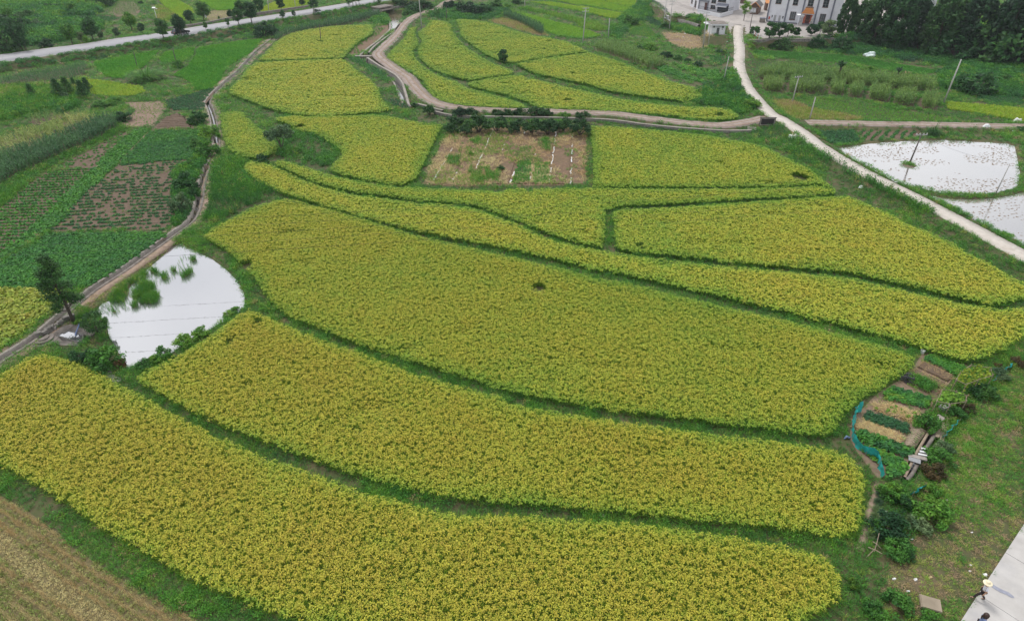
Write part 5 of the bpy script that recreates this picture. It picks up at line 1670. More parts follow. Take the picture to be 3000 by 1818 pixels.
for i, (b, t, m_) in enumerate((((1950,120),(1960,-60),'tree_dark'), ((2110,150),(2120,-40),'tree_dark'), ((2250,230),(2260,20),'tree'), ((2420,180),(2420,-60),'tree_dark'), ((2120,280),(2110,150),'tree'))):
    tree('bush', 'V1', b, t, '%s dark bush from the left beside the culvert wing wall' % ORD[i], 1.5, mat=m_, group='bushes by the culvert')
for i, (b, t, m_, w_) in enumerate((((480,110),(490,-20),'tree_dark',1.3), ((620,160),(600,10),'tree_dark',1.4), ((760,175),(770,-10),'tree_dark',1.4), ((900,170),(900,20),'tree',1.4), ((1040,100),(1060,-30),'tree',1.3), ((1180,95),(1180,30),'tree_light',1.2), ((330,190),(320,110),'tree',1.2), ((1300,50),(1300,-60),'tree_dark',1.2))):
    tree('bush', 'A3', b, t, '%s dense bush from the left in the thicket above the rice' % ORD[[1,2,3,4,5,6,0,7][i]], w_, mat=m_, group='thicket above the far rice')
# hillside above the highway, left
for i, (k, b, t, m_, w_) in enumerate((('bush',(70,640),(60,330),'tree_dark',1.1), ('bamboo',(300,620),(290,200),'tree',1.0), ('bush',(570,570),(560,450),'tree_dark',1.3), ('bush',(140,350),(120,130),'tree_dark',1.5), ('bush',(330,240),(320,90),'tree_dark',1.6), ('bamboo',(60,330),(60,60),'tree_light',1.1), ('bush',(630,120),(630,20),'tree',1.6), ('bamboo',(860,160),(860,20),'tree_light',1.3), ('bush',(1170,150),(1170,80),'tree_olive',1.4), ('bush',(1120,60),(1110,-60),'tree_dark',1.3), ('bush',(1290,80),(1290,-80),'tree_dark',1.2), ('bush',(470,330),(470,220),'tree_olive',1.6), ('bush',(650,320),(640,230),'tree',1.6), ('bush',(700,480),(690,380),'tree',1.3), ('bush',(420,470),(420,330),'tree_light',1.3), ('bush',(1700,50),(1700,0),'tree_dark',1.3), ('bush',(1190,320),(1190,250),'tree',1.2))):
    tree(k, 'A1', b, t, '%s scrub mass counted from the left on the hillside above the highway' % ORD[[0,4,8,3,5,1,9,11,12,13,15,7,10,6+4,6,16,14][i]] if i != 13 else 'low dense scrub at the roadside left of the slender trees', w_, mat=m_, group='hillside scrub above the highway')
tree('plume', 'A1', (30,870), (30,740), 'fountain of long grass at the left edge below the highway', 1.0, mat='tree_olive', name='grass_clump', cat='grass clump')
tree('plume', 'A1', (670,730), (670,650), 'tufted grass clump on the near highway bank', 1.0, mat='tree_light', name='grass_clump', cat='grass clump')
for i, (b, t) in enumerate((((400,1175),(385,1000)), ((728,1188),(690,940)), ((835,1145),(800,915)), ((900,1050),(885,930)), ((1015,1180),(960,960)), ((1065,1100),(1025,930)))):
    tree('pine', 'A1', b, t, '%s young pine from the left on the grassy mound' % ORD[i], 1.2, mat='pine', group='young pines on the mound')
tree('bush', 'A1', (800,1205), (810,1080), 'grey shrub under the young pines', .8, mat='tree_olive')
tree('plume', 'A1', (1770,965), (1750,770), 'large pampas clump beside the green paddy pole', 1.9, mat='tree_light')
tree('bush', 'A1', (2150,820), (2140,690), 'small leafy bush at the foot of a pole in the green paddies', .9, mat='tree_light')
for i, (b, t) in enumerate((((1190,1290),(1190,1200)), ((1330,1270),(1330,1190)), ((1400,1220),(1400,1150)))):
    tree('bush', 'A1', b, t, '%s low rounded bush from the left along the grassy bank' % ORD[i], 1.6, mat='tree_light', group='bushes along the grassy bank')
tree('bush', 'B1', (1500,220), (1500,90), 'dark overgrown mound at the end of the corn row', 1.5, mat='tree')
for i, (b, t, m_, w_) in enumerate((((2240,1050),(2240,810),'tree',1.0), ((2200,1300),(2180,1060),'tree_olive',.9), ((2330,1140),(2330,980),'tree',.9), ((2290,790),(2300,680),'tree_light',1.2), ((2400,560),(2400,400),'tree',1.0), ((2400,250),(2400,80),'tree',1.2))):
    tree('bush', 'B1', b, t, '%s roadside bush from the bottom along the ditch' % ORD[[1,0,2,3,4,5][i]], w_, mat=m_, group='bushes along the ditch')
for i, (b, t, m_, w_) in enumerate((((40,640),(40,420),'tree_light',1.1), ((60,430),(60,230),'tree_light',1.1))):
    tree('bush', 'B2', b, t, ('lower' if i == 0 else 'upper') + ' bright bush pressed against the ditch wall by the small rice field', w_, mat=m_)
tree('open', 'B2', (940,590), (940,240), 'lone grey-green tree with leaning stems by the small rice field', 1.0, mat='tree_olive')
tree('bush', 'B2', (690,725), (690,610), 'low dark bush between two rice tips below the lone tree', 1.2)
tree('round', 'A3', (1130,772), (1135,598), 'single dark upright tree on the bund among far rice fields', 1.0)
# pond side
tree('conifer', 'P', (735,962), (640,305), 'tall dark ragged evergreen beside the washing platform', 1.05, mat='tree_dark', name='evergreen_tree', seed=2)
tree('dome', 'P', (985,1080), (960,868), 'clipped round dark shrub at the pond edge', 1.0, mat='tree_dark')
tree('bush', 'P', (780,1350), (780,1245), 'leafy blue-green bush covering the platform corner', 1.3, mat='tree')
tree('bush', 'P', (1080,1400), (1075,1180), 'bright green bush with yellow tips at the pond corner', 1.1, mat='tree_light')
tree('bush', 'P', (930,1345), (930,1220), 'middle bush between the two larger ones at the pond corner', 1.1, mat='tree')
tree('bush', 'P', (1200,1420), (1200,1310), 'sparse reddish twiggy bush overhanging the pond corner', .8, mat='rust')
for i, (b, t) in enumerate((((1440,1410),(1440,1320)), ((1530,1370),(1530,1290)), ((1625,1310),(1625,1205)), ((1830,1190),(1830,1075)), ((2000,1100),(2010,1000)))):
    tree('bush', 'P', b, t, '%s big-leaved plant from the left along the lower pond bank' % ORD[i], 1.3, mat='tree_light', name='leafy_plant', cat='plant', group='big-leaved plants on the pond bank')
for i, (b, t) in enumerate((((820,970),(820,915)), ((950,905),(950,868)))):
    tree('bush', 'P', b, t, ('left' if i == 0 else 'right') + ' bright low hedge clump above the clipped shrub', 1.7, mat='tree_light', group='bright hedge by the pond')
for i, (px_, py_) in enumerate(((645,480),(628,492))):
    tree('bush', 'Q3', (px_, py_), (px_, py_ - 18), ('upper' if i == 0 else 'lower') + ' green bush at the right corner of the pond', 1.4, mat='tree_light')
# orchard
back = [((240,158),(240,30)), ((615,182),(615,65)), ((760,168),(757,65)), ((1060,178),(1060,85)), ((1180,178),(1180,88)), ((1320,172),(1320,75)), ((1520,182),(1515,50)), ((1650,180),(1650,85)), ((1870,192),(1870,112)), ((2070,215),(2065,108)), ((60,68),(60,8))]
for i, (b, t) in enumerate(sorted(back)):
    tree('orchard', 'B3', b, t, '%s dark fruit tree from the left in the back row by the track' % ORD[i], 1.35 if i not in (0, 1) else 1.1, mat='tree_dark' if i not in (9,) else 'tree_light', group='back row of orchard trees', hmul=1.2)
front = [((500,385),(498,260)), ((555,292),(550,150)), ((682,395),(680,262)), ((835,368),(835,160)), ((1042,362),(1045,182)), ((1105,265),(1105,172)), ((1247,368),(1250,232)), ((1345,285),(1340,190)), ((1470,382),(1472,200)), ((1662,395),(1665,225)), ((1690,310),(1690,195)), ((1850,352),(1850,192)), ((2052,405),(2050,212))]
for i, (b, t) in enumerate(front):
    tree('orchard', 'B3', b, t, '%s dark fruit tree from the left in the front orchard rows' % ORD[i], 1.15, mat='tree_dark', group='front rows of orchard trees', hmul=1.18)
tree('bush', 'B3', (1092,822), (1092,748), 'small green shrub alone inside the bare orchard', 1.1, mat='tree')
tree('bush', 'B3', (740,645), (740,578), 'leafy tuft near the left plastic strip in the orchard', 1.1, mat='tree_light')
# house trees
for i, (b, t, w_, m_, lb) in enumerate((((20,835),(20,655),.9,'tree','left of two clipped ball trees by the yard steps'), ((125,850),(135,660),.95,'tree_light','right of two clipped ball trees by the yard steps'), ((430,935),(450,575),1.05,'tree','first yard tree from the left before the villa'), ((680,905),(690,575),1.0,'tree','second yard tree from the left before the villa'), ((880,880),(880,605),.95,'tree','third yard tree from the left before the villa'), ((1075,885),(1085,680),1.0,'tree','fourth yard tree, under the tilted street lamp'), ((1445,865),(1440,605),1.0,'tree','fifth yard tree, right of the villa door'), ((1655,835),(1680,560),1.0,'tree','sixth yard tree, right of the villa door'), ((1840,905),(1890,525),1.0,'tree_olive','seventh yard tree, palest in the row'))):
    tree('round', 'H3', b, t, lb, w_ * 1.22, mat=m_, group='yard trees before the villa', seed=i % 3, hmul=1.08)
for i, (b, t, w_, m_, lb) in enumerate((((750,1185),(740,840),1.25,'tree_dark','huge dark bush climbing the terrace wall below the yard trees'), ((1570,1180),(1580,790),.9,'tree','pale-stemmed bush leaning out of the terrace wall'), ((1790,1210),(1780,1000),1.4,'tree_dark','low dark bush at the foot of the terrace wall'), ((2150,1235),(2130,800),1.0,'tree','broad grey-green bush at the right end of the terrace wall'), ((250,1210),(250,1100),1.2,'tree_light','bright small bush at the foot of the dark stone wall'), ((1200,1170),(1200,1110),.8,'tree_light','tiny pale shrub before the dark terrace wall'), ((520,1170),(510,1010),1.2,'tree_dark','dark ivy-like bush on the terrace wall, left part'))):
    tree('bush', 'H3', b, t, lb, w_, mat=m_)
tree('tall', 'H2', (1470,500), (1540,20), 'slim light green tree between the two houses', 1.1, mat='tree_light', bark='bark')
tree('bush', 'H2', (1600,1150), (1620,980), 'bright bush at the right edge of the lane bend', 1.1, mat='tree_light')
for i, (b, t, w_) in enumerate((((380,470),(390,360),1.2), ((760,540),(770,470),1.0), ((210,420),(210,350),1.2), ((280,330),(280,290),1.0), ((640,540),(640,470),1.0))):
    tree('bush', 'H2', b, t, '%s small shrub from the left along the yard edge' % ORD[[1,4,0,2,3][i]], w_, mat='tree_light' if i == 1 else 'tree', group='shrubs along the yard edge')
# dark wood on the right
wood = [((290,400),(330,-60),.75), ((470,505),(520,10),1.0), ((640,550),(680,-90),.95), ((880,600),(900,-40),1.0), ((1080,570),(1110,-10),.95), ((1180,610),(1150,400),1.2), ((1360,655),(1400,-60),.95), ((1600,700),(1640,330),1.3), ((1750,690),(1800,-60),1.0), ((1980,720),(2020,150),1.1), ((2150,750),(2200,-60),1.0), ((2330,770),(2380,150),1.2), ((2480,760),(2540,-60),1.0), ((2620,780),(2680,200),1.1), ((2250,560),(2300,-160),1.0), ((1560,560),(1580,-140),.9)]
for i, (b, t, w_) in enumerate(wood):
    k_ = 'cypress' if i not in (5, 7, 9, 11, 13) else 'bush'
    m_ = 'tree_dark' if i % 4 != 3 else 'tree'
    tree(k_, 'A5', b, t, '%s tree counted from the left in the dark wood at upper right' % ORD[i], w_, mat=m_, group='trees of the dark wood', name='evergreen_tree' if k_ == 'cypress' else 'broadleaf_tree')
for i, (b, t, w_) in enumerate((((1600,230),(1600,30),1.0), ((2050,230),(2060,60),1.1), ((2130,430),(2130,260),1.2), ((1510,340),(1510,220),1.0))):
    tree('bamboo', 'A5', b, t, '%s bright feathery clump from the left among the dark wood' % ORD[[1,2,3,0][i]], w_, mat='tree_light', group='bamboo among the dark wood')
tree('palm', 'A5', (215,975), (215,740), 'dark shaggy palm standing in the corn blocks', 1.0, mat='tree_dark')
tree('palm', 'A5', (915,1000), (955,815), 'slim leaning palm in the rear corn band', .8, mat='tree_olive')
tree('bush', 'A5', (1860,1115), (1850,820), 'large dark bush right of the leaning pole', 1.35, mat='tree')
tree('bush', 'A5', (600,880), (600,770), 'green bush behind the rear corn band', 1.5, mat='tree_light')
tree('bush', 'A5', (2200,1000), (2200,880), 'rounded green bush at the right edge above the lime paddy', 1.5, mat='tree')
tree('plume', 'B5', (1370,395), (1360,262), 'arching grass clump on the far bank of the flooded paddy', 1.2, mat='tree', name='grass_clump', cat='grass clump')
tree('bush', 'B5', (2420,340), (2420,270), 'dark bush at the right end of the dirt track', 1.6, mat='tree_dark')
for i, (b, t, m_) in enumerate((((2000,460),(1990,330),'tree'), ((620,340),(620,250),'tree'), ((200,300),(190,160),'tree'))):
    tree('bush', 'A4', (b[0] % 2464, b[1]), t, ('bush hanging over the lane bend', 'hedge bush above the bean rows', 'bush at the top left of the far gardens')[i], 1.3, mat=m_) if i else None
for i, (b, t) in enumerate((((620,690),(610,600)), ((760,720),(760,650)), ((880,750),(880,690)), ((1000,790),(1000,720)), ((300,600),(300,540)), ((430,600),(420,490)))):
    tree('bush', 'A4', b, t, '%s dark hedge bush from the left above the bean rows' % ORD[[2,3,4,5,0,1][i]], 1.5, mat='tree' if i not in (5,) else 'tree_light', group='hedge above the bean rows')
for i, (b, t) in enumerate((((1640,1290),(1600,1160)), ((1560,1180),(1540,1130)), ((1030,1260),(1030,1180)), ((1380,1140),(1380,1090)))):
    tree('bush', 'A4', b, t, '%s leafy bush from the left on the slope below the lane' % ORD[[3,2,0,1][i]], 1.4, mat='tree_light' if i == 0 else 'tree', group='bushes below the lane')
for i, (b, t) in enumerate((((1260,640),(1260,560)), ((1330,640),(1330,565)))):
    tree('plume', 'A4', b, t, ('left' if i == 0 else 'right') + ' dark leafy clump below the fallow patch', 1.3, mat='tree', name='grass_clump', cat='plant')
# ------------------------------------------------------------------ buildings
def ray(px):
    u, v = (px[0] - CX) / FPX, (CY - px[1]) / FPX
    return np.array([u, CP + v * SP, -SP + v * CP])

class Facade:
    """vertical wall plane standing on two ground points; local x along wall, y into the building, z up"""
    def __init__(s, frame, a, b, z):
        s.frame = frame
        A, B = unp(PX(frame, [a]), z)[0], unp(PX(frame, [b]), z)[0]
        s.A, s.z = A, z
        dd = (B - A)[:2]
        s.W = float(np.linalg.norm(dd))
        s.d = dd / s.W
        s.n = np.array([-s.d[1], s.d[0]])
        s.rz = math.atan2(s.d[1], s.d[0])
    def at(s, p, off=0.0):
        r = ray(PX(s.frame, [p])[0])
        n3 = np.array([s.n[0], s.n[1], 0])
        P0 = np.array([s.A[0] + s.n[0] * off, s.A[1] + s.n[1] * off, 0])
        c = np.array([0, 0, CAM_H])
        t = ((P0 - c) @ n3) / (r @ n3)
        q = c + r * t
        return float((q[:2] - s.A[:2]) @ s.d), float(q[2] - s.z)
    def rect(s, bl, tr):
        u0, z0 = s.at(bl)
        u1, z1 = s.at(tr)
        return u0, u1, max(z0, 0.02), z1

def window(root, u0, u1, z0, z1, bars=3, mull=1, sill=True, frame='redwood', yoff=0.0):
    """recessed-looking window: frame proud of the wall, pane, bars, sill"""
    w0 = MB()
    f_ = .07
    y0, y1 = -.06 + yoff, .02 + yoff
    w0.bx(u0, u1, y0, y1, z0, z0 + f_); w0.bx(u0, u1, y0, y1, z1 - f_, z1)
    w0.bx(u0, u0 + f_, y0, y1, z0 + f_, z1 - f_); w0.bx(u1 - f_, u1, y0, y1, z0 + f_, z1 - f_)
    wo = w0.build('window', M[frame], root)
    MB().bx(u0 + f_, u1 - f_, -.015 + yoff, .015 + yoff, z0 + f_, z1 - f_).build('pane', M['glass'], wo)
    for k in range(bars):
        z = z0 + (z1 - z0) * (k + 1) / (bars + 1)
        MB().bx(u0 + f_, u1 - f_, -.045 + yoff, -.02 + yoff, z - .02, z + .02).build('bar', M['steel'], wo)
    for k in range(mull):
        u = u0 + (u1 - u0) * (k + 1) / (mull + 1)
        MB().bx(u - .02, u + .02, -.05 + yoff, -.02 + yoff, z0 + f_, z1 - f_).build('mullion', M['steel'], wo)
    if sill:
        MB().bx(u0 - .08, u1 + .08, -.14 + yoff, .02 + yoff, z0 - .1, z0 - .003).build('sill', M['brick'], wo)
    return wo

TZ2 = 2.03
f = Facade('H3', (375, 522), (2090, 648), TZ2)
villa = thing('villa', 'large pale rendered villa with grey pilasters and orange door canopy', 'house', (f.A[0], f.A[1], TZ2), f.rz)
HV = 10.2
MB().bx(0, f.W, 0, 11, -.4, HV).build('wall', M['white'], villa)
MB().bx(-.12, f.W + .12, -.10, 11.1, -.4, .28).build('plinth', M['greywall'], villa)
rf = MB().bx(-.5, f.W + .5, -.6, 11.6, HV, HV + .35).build('roof', M['rooftile'], villa)
for p0, p1 in (((352, 520), (388, 524)), ((778, 545), (815, 548)), ((1148, 600), (1185, 602)), ((1483, 606), (1518, 608)), ((1865, 560), (1905, 562))):
    u0, _ = f.at(p0); u1, _ = f.at(p1)
    MB().bx(u0, max(u1, u0 + .35), -.16, .05, .28, HV - .02).build('pilaster', M['greywall'], villa)
for bl, tr in (((915, 475), (1100, 290)), ((1625, 532), (1815, 345))):
    window(villa, *f.rect(bl, tr), bars=7, mull=2)
for bl, tr in (((592, 90), (768, -90)), ((1002, 122), (1165, -60)), ((1357, 148), (1535, -35)), ((1717, 177), (1900, -8))):
    window(villa, *f.rect(bl, tr), bars=2, mull=1)
for bl, tr in (((485, 430), (537, 360)), ((740, 455), (797, 385))):
    window(villa, *f.rect(bl, tr), bars=0, mull=0, sill=False, frame='whitetile')
for bl, tr in (((525, 540), (617, 368)), ((640, 545), (728, 378))):
    u0, u1, z0, z1 = f.rect(bl, tr)
    dr = MB().bx(u0, u1, -.05, .02, .03, z1).build('side_door', M['steel'], villa)
    MB().bx(u1 - .14, u1 - .08, -.09, -.05, 1.0, 1.15).build('handle', M['pole'], dr)
u0, u1, z0, z1 = f.rect((415, 467), (467, 400))
MB().bx(u0, u1, -.03, .02, z0, z1).build('notice', M['red'], villa)
u0, u1, z0, z1 = f.rect((1250, 600), (1470, 362))
dr = MB().bx(u0 + .3, u1 - .3, -.06, .02, .03, z1).build('front_door', M['redwood'], villa)
MB().bx((u0 + u1) / 2 - .02, (u0 + u1) / 2 + .02, -.075, -.06, .05, z1 - .05).build('door_gap', M['black'], dr)
for s_ in (-1, 1):
    MB().bx((u0 + u1) / 2 + s_ * .18 - .05, (u0 + u1) / 2 + s_ * .18 + .05, -.1, -.06, 1.1, 1.25).build('handle', M['gold'], dr)
for ua, ub in ((u0 - .28, u0 + .28), (u1 - .28, u1 + .28)):       # red couplets with gold characters
    cp = MB().bx(ua, ub, -.08, .02, .25, z1 - .05).build('couplet', M['red'], villa)
    for k in range(7):
        zc = .45 + (z1 - .7) * k / 6.6
        um = (ua + ub) / 2
        g_ = MB()
        g_.bx(um - .15, um + .15, -.088, -.08, zc, zc + .04); g_.bx(um - .11, um + .11, -.088, -.08, zc + .12, zc + .16)
        g_.bx(um - .02, um + .02, -.09, -.08, zc - .04, zc + .2)
        g_.build('character', M['gold'], cp)
# tiled canopy over the door
u0, u1, z0, z1 = f.rect((1218, 338), (1556, 255))
zb = f.at((1380, 335), -1.2)[1]
cn = MB().add([(u0, -1.5, zb), (u1, -1.5, zb), (u1 - .75, 0, zb + 1.15), (u0 + .75, 0, zb + 1.15), (u0, -1.5, zb - .12), (u1, -1.5, zb - .12), (u1, 0, zb - .12), (u0, 0, zb - .12), (u0, 0, zb), (u1, 0, zb)],
         [(0, 1, 2, 3), (0, 4, 5, 1), (4, 7, 6, 5), (1, 9, 2), (0, 3, 8), (0, 8, 7, 4), (1, 5, 6, 9)]).build('canopy', M['whitetile'], villa)
nt_ = 18
for k in range(nt_):
    s = (k + .5) / nt_
    xb, xt = u0 + (u1 - u0) * s, u0 + .75 + (u1 - u0 - 1.5) * s
    MB().tube([(xb, -1.56, zb + .03), (xt, -.02, zb + 1.2)], .085, 5).build('tile_row', M['orange'], cn)
MB().add([(u0 + .02, -1.5, zb + .012), (u1 - .02, -1.5, zb + .012), (u1 - .76, -.01, zb + 1.165), (u0 + .76, -.01, zb + 1.165)], [(0, 1, 2, 3)]).build('tile_bed', M['orange'], cn)
MB().bx(u0 + .7, u1 - .7, -.18, .0, zb + 1.12, zb + 1.34).build('ridge', M['orange'], cn)
for s_ in (u0 + .25, u1 - .25):
    MB().bx(s_ - .12, s_ + .12, -1.35, -1.1, -.02, zb - .12).build('post', M['whitetile'], villa)
# name plaque with four gilt characters
u0, u1, z0, z1 = f.rect((1307, 232), (1515, 178))
pq = MB().bx(u0, u1, -.07, .02, z0, z1).build('plaque', M['brick'], villa)
STK = [[(.1,.8,.9,.9),(.45,.1,.55,.95),(.15,.45,.85,.55),(.1,.1,.4,.2),(.6,.1,.9,.2)], [(.1,.75,.9,.85),(.2,.1,.3,.75),(.7,.1,.8,.75),(.2,.4,.8,.48),(.2,.1,.8,.18)],
       [(.1,.85,.9,.93),(.45,.6,.55,.95),(.15,.5,.85,.6),(.2,.1,.28,.5),(.72,.1,.8,.5),(.2,.25,.8,.33)], [(.1,.6,.9,.7),(.45,.05,.55,.95),(.2,.3,.8,.38),(.15,.05,.85,.14)]]
for k in range(4):
    wq = (u1 - u0) / 4.6
    x0 = u0 + .12 * wq + k * wq * 1.12
    gl = MB()
    for a, b, c, d_ in STK[k]:
        gl.bx(x0 + a * wq, x0 + c * wq, -.083, -.07, z0 + .1 + b * (z1 - z0 - .2), z0 + .1 + d_ * (z1 - z0 - .2))
    gl.build('character', M['gold'], pq)

def to_world(fc, u, y, z):
    return (fc.A[0] + fc.d[0] * u + fc.n[0] * y, fc.A[1] + fc.d[1] * u + fc.n[1] * y, fc.z + z)
for i, p in enumerate(((1185, 605), (1448, 600))):       # stone lions
    u, _ = f.at(p)
    t_ = thing('stone_lion', 'pale stone guardian lion %s of the villa door' % ('left' if i == 0 else 'right'), 'statue', to_world(f, u, -1.9, 0), f.rz, 'stone lions by the door')
    MB().bx(-.45, .45, -.45, .45, 0, .75).bx(-.52, .52, -.52, .52, .75, .85).build('pedestal', M['concrete_grey'], t_)
    MB().lathe((0, .12, .85), [(.30, 0), (.36, .2), (.32, .5), (.24, .8), (.20, .95)], 8).tube([(-.16, -.2, .85), (-.15, -.16, 1.3), (-.1, -.02, 1.6)], [.1, .09, .1], 6).tube([(.16, -.2, .85), (.15, -.16, 1.3), (.1, -.02, 1.6)], [.1, .09, .1], 6).build('body', M['concrete_grey'], t_, True)
    MB().lathe((0, .0, 1.65), [(.12, 0), (.27, .12), (.31, .3), (.25, .48), (.1, .58)], 9).box((0, -.26, 1.86), (.24, .2, .2)).build('head', M['concrete_grey'], t_, True)

# left house with fenced forecourt
f = Facade('H2', (372, 238), (1065, 318), TZ2)
hs = thing('white_house', 'white house with dark blue awning and walled forecourt at the top', 'house', (f.A[0], f.A[1], TZ2), f.rz)
MB().bx(0, f.W, 0, 9, -.4, 8.6).build('wall', M['white'], hs)
MB().bx(-.5, f.W + .5, -.5, 9.5, 8.6, 8.95).build('roof', M['rooftile'], hs)
for bl, tr, b_ in (((668, 210), (797, 135), 1), ((692, 72), (815, -30), 1), ((850, 40), (1060, -60), 1)):
    window(hs, *f.rect(bl, tr), bars=b_, mull=1)
u0, u1, z0, z1 = f.rect((512, 252), (602, 70))
MB().bx(u0, u1, -.06, .02, .02, z1).build('front_door', M['redwood'], hs)
uq, zq = f.at((400, 30))
u2, _ = f.at((640, 60))
MB().bx(.0, u2, -.5, .03, zq + .1, zq + .5).build('porch_beam', M['greywall'], hs)
for u in (.15, u2 - .15):
    MB().bx(u - .12, u + .12, -.45, -.2, 0, zq + .1).build('porch_post', M['greywall'], hs)
u3, z3_ = f.at((850, 95)); u4, _ = f.at((1120, 110))
aw = MB().add([(u3, -1.9, z3_ - .35), (u4, -1.9, z3_ - .35), (u4, .0, z3_ + .25), (u3, .0, z3_ + .25), (u3, -1.9, z3_ - .42), (u4, -1.9, z3_ - .42), (u4, 0, z3_ + .18), (u3, 0, z3_ + .18)], [(0, 1, 2, 3), (7, 6, 5, 4), (0, 4, 5, 1), (1, 5, 6, 2), (3, 7, 4, 0)]).build('awning', M['greywall'], hs)
MB().bx(u3, u4, -1.95, -1.85, z3_ - .55, z3_ - .34).build('awning_edge', M['whitetile'], aw)
MB().bx(u3 + .05, u4 - .05, -.06, .02, .1, z3_ - .1).build('shop_opening', M['glass'], hs)
# side wing with narrow windows
g0 = unp(PX('H2', [(372, 238)]), TZ2)[0]; g1 = unp(PX('H2', [(172, 145)]), TZ2)[0]
an = math.atan2(g0[1] - g1[1], g0[0] - g1[0])
fw = Facade('H2', (172, 145), (372, 238), TZ2)
wg = thing('side_wing', 'white two-storey side wing with narrow windows left of the awning house', 'house', (fw.A[0], fw.A[1], TZ2), fw.rz)
MB().bx(0, fw.W - .03, 0, 5, -.4, 8.3).build('wall', M['whitetile'], wg)
MB().bx(-.3, fw.W + .2, -.3, 5.2, 8.3, 8.6).build('roof', M['rooftile'], wg)
for bl, tr in (((282, 165), (343, 25)), ((203, 75), (258, -60))):
    window(wg, *fw.rect(bl, tr), bars=1, mull=1)
# forecourt wall and railing
fl = unp(PX('H2', [(352, 300), (905, 420), (1200, 335)]), TZ2)[:, :2]
t_ = thing('forecourt_wall', 'low white forecourt wall with black railing before the left house', 'wall', (0, 0, TZ2))
for i in range(2):
    a, b = fl[i], fl[i + 1]
    m_ = (a + b) / 2
    L_ = np.linalg.norm(b - a)
    r_ = math.atan2(b[1] - a[1], b[0] - a[0])
    MB().box((m_[0], m_[1], .5), (L_, .22, 1.1), r_).build('low_wall', M['whitetile'], t_)
    rl = MB().box((m_[0], m_[1], 1.95), (L_, .05, .06), r_).box((m_[0], m_[1], 1.2), (L_, .05, .05), r_).build('rail', M['black'], t_)
    for k in range(int(L_ / .4)):
        q = a + (b - a) * (k + .5) / int(L_ / .4)
        MB().box((q[0], q[1], 1.55), (.03, .03, .8), r_).build('baluster', M['black'], rl)
# pump hut
f = Facade('H2', (675, 832), (1003, 832), TZ2)
hut = thing('pump_hut', 'small white hut with flat roof and dark barred door by the lane', 'hut', (f.A[0], f.A[1], TZ2), f.rz)
zt = f.at((840, 612))[1]
MB().bx(0, f.W, 0, 3.6, -.5, zt).build('wall', M['whitetile'], hut)
rf = MB().bx(-.35, f.W + .4, -.6, 4.2, zt, zt + .3).build('roof', M['white'], hut)
MB().bx(-.36, f.W + .41, -.4, 4.21, zt + .303, zt + .42).build('roof_cover', M['concrete_old'], rf)
MB().bx(-.7, f.W + .7, -.9, 3.8, -.9, .02).build('platform', M['coping'], hut)
u0, u1, z0, z1 = f.rect((802, 830), (890, 672))
dr = MB().bx(u0, u1, -.05, .02, .03, z1).build('door', M['black'], hut)
for k in range(7):
    zz = .2 + (z1 - .3) * k / 7
    MB().bx(u0 + .06, u1 - .06, -.075, -.05, zz, zz + .06).build('bar', M['steel'], dr)
for bl, tr in (((727, 672), (787, 620)), ((937, 682), (1000, 630))):
    window(hut, *f.rect(bl, tr), bars=0, mull=1, sill=False, frame='steel')
u0, u1, z0, z1 = f.rect((940, 715), (970, 697))
MB().bx(u0, u1, -.03, .02, z0, z1).build('notice', M['darksign'], hut)
u0, u1, z0, z1 = f.rect((805, 657), (915, 640))
sg = MB()
for k in range(7):
    q = u0 + (u1 - u0) * k / 7
    wd = (u1 - u0) / 10
    sg.bx(q, q + wd, -.012, .01, z0, z0 + .06); sg.bx(q + wd * .4, q + wd * .6, -.014, .01, z0, z1); sg.bx(q, q + wd, -.012, .01, z1 - .08, z1 - .03)
sg.build('lettering', M['greywall'], hut)
fs = Facade('H2', (590, 690), (672, 830), TZ2 - .3)
an_ = thing('hut_annexe', 'low grey lean-to against the left side of the pump hut', 'shed', (fs.A[0], fs.A[1], TZ2 - .5), f.rz)
MB().bx(-.2, 1.6, .2, 3.0, -1.2, 1.3).build('wall', M['concrete_old'], an_)
MB().add([(-.5, -.1, 1.35), (1.9, -.1, 1.75), (1.9, 3.2, 1.75), (-.5, 3.2, 1.35), (-.5, -.1, 1.25), (1.9, -.1, 1.65), (1.9, 3.2, 1.65), (-.5, 3.2, 1.25)], [(0, 1, 2, 3), (7, 6, 5, 4), (0, 4, 5, 1), (1, 5, 6, 2), (2, 6, 7, 3), (3, 7, 4, 0)]).build('roof', M['whitetile'], an_)
# brick gable outbuilding
f = Facade('H2', (1612, 338), (1800, 352), TZ2)
bk = thing('brick_outbuilding', 'brown brick gabled outbuilding with pale doors between the houses', 'outbuilding', (f.A[0], f.A[1], TZ2), f.rz)
ze, zr = f.at((1605, 95))[1], f.at((1715, 55))[1]
ze = min(ze, zr - 1.1)
Wd = f.W
MB().add([(0, 0, -.3), (Wd, 0, -.3), (Wd, 0, ze), (Wd / 2, 0, zr), (0, 0, ze), (0, 6, -.3), (Wd, 6, -.3), (Wd, 6, ze), (Wd / 2, 6, zr), (0, 6, ze)],
         [(0, 1, 2, 3, 4), (9, 8, 7, 6, 5), (1, 6, 7, 2), (5, 0, 4, 9)]).build('wall', M['brick'], bk)
rf = thing  # keep name free
roof = MB().add([(-.5, -.5, ze - .25), (Wd / 2, -.5, zr + .05), (Wd / 2, 6.4, zr + .05), (-.5, 6.4, ze - .25), (Wd + .5, -.5, ze - .25), (Wd + .5, 6.4, ze - .25)], [(0, 1, 2, 3), (1, 4, 5, 2)]).build('roof', M['rooftile'], bk)
for xa in (-.5, Wd + .5):
    MB().tube([(xa, -.5, ze - .22), (Wd / 2, -.5, zr + .09)], .1, 5).build('verge', M['orange'], roof)
u0, u1, z0, z1 = f.rect((1628, 285), (1775, 205))
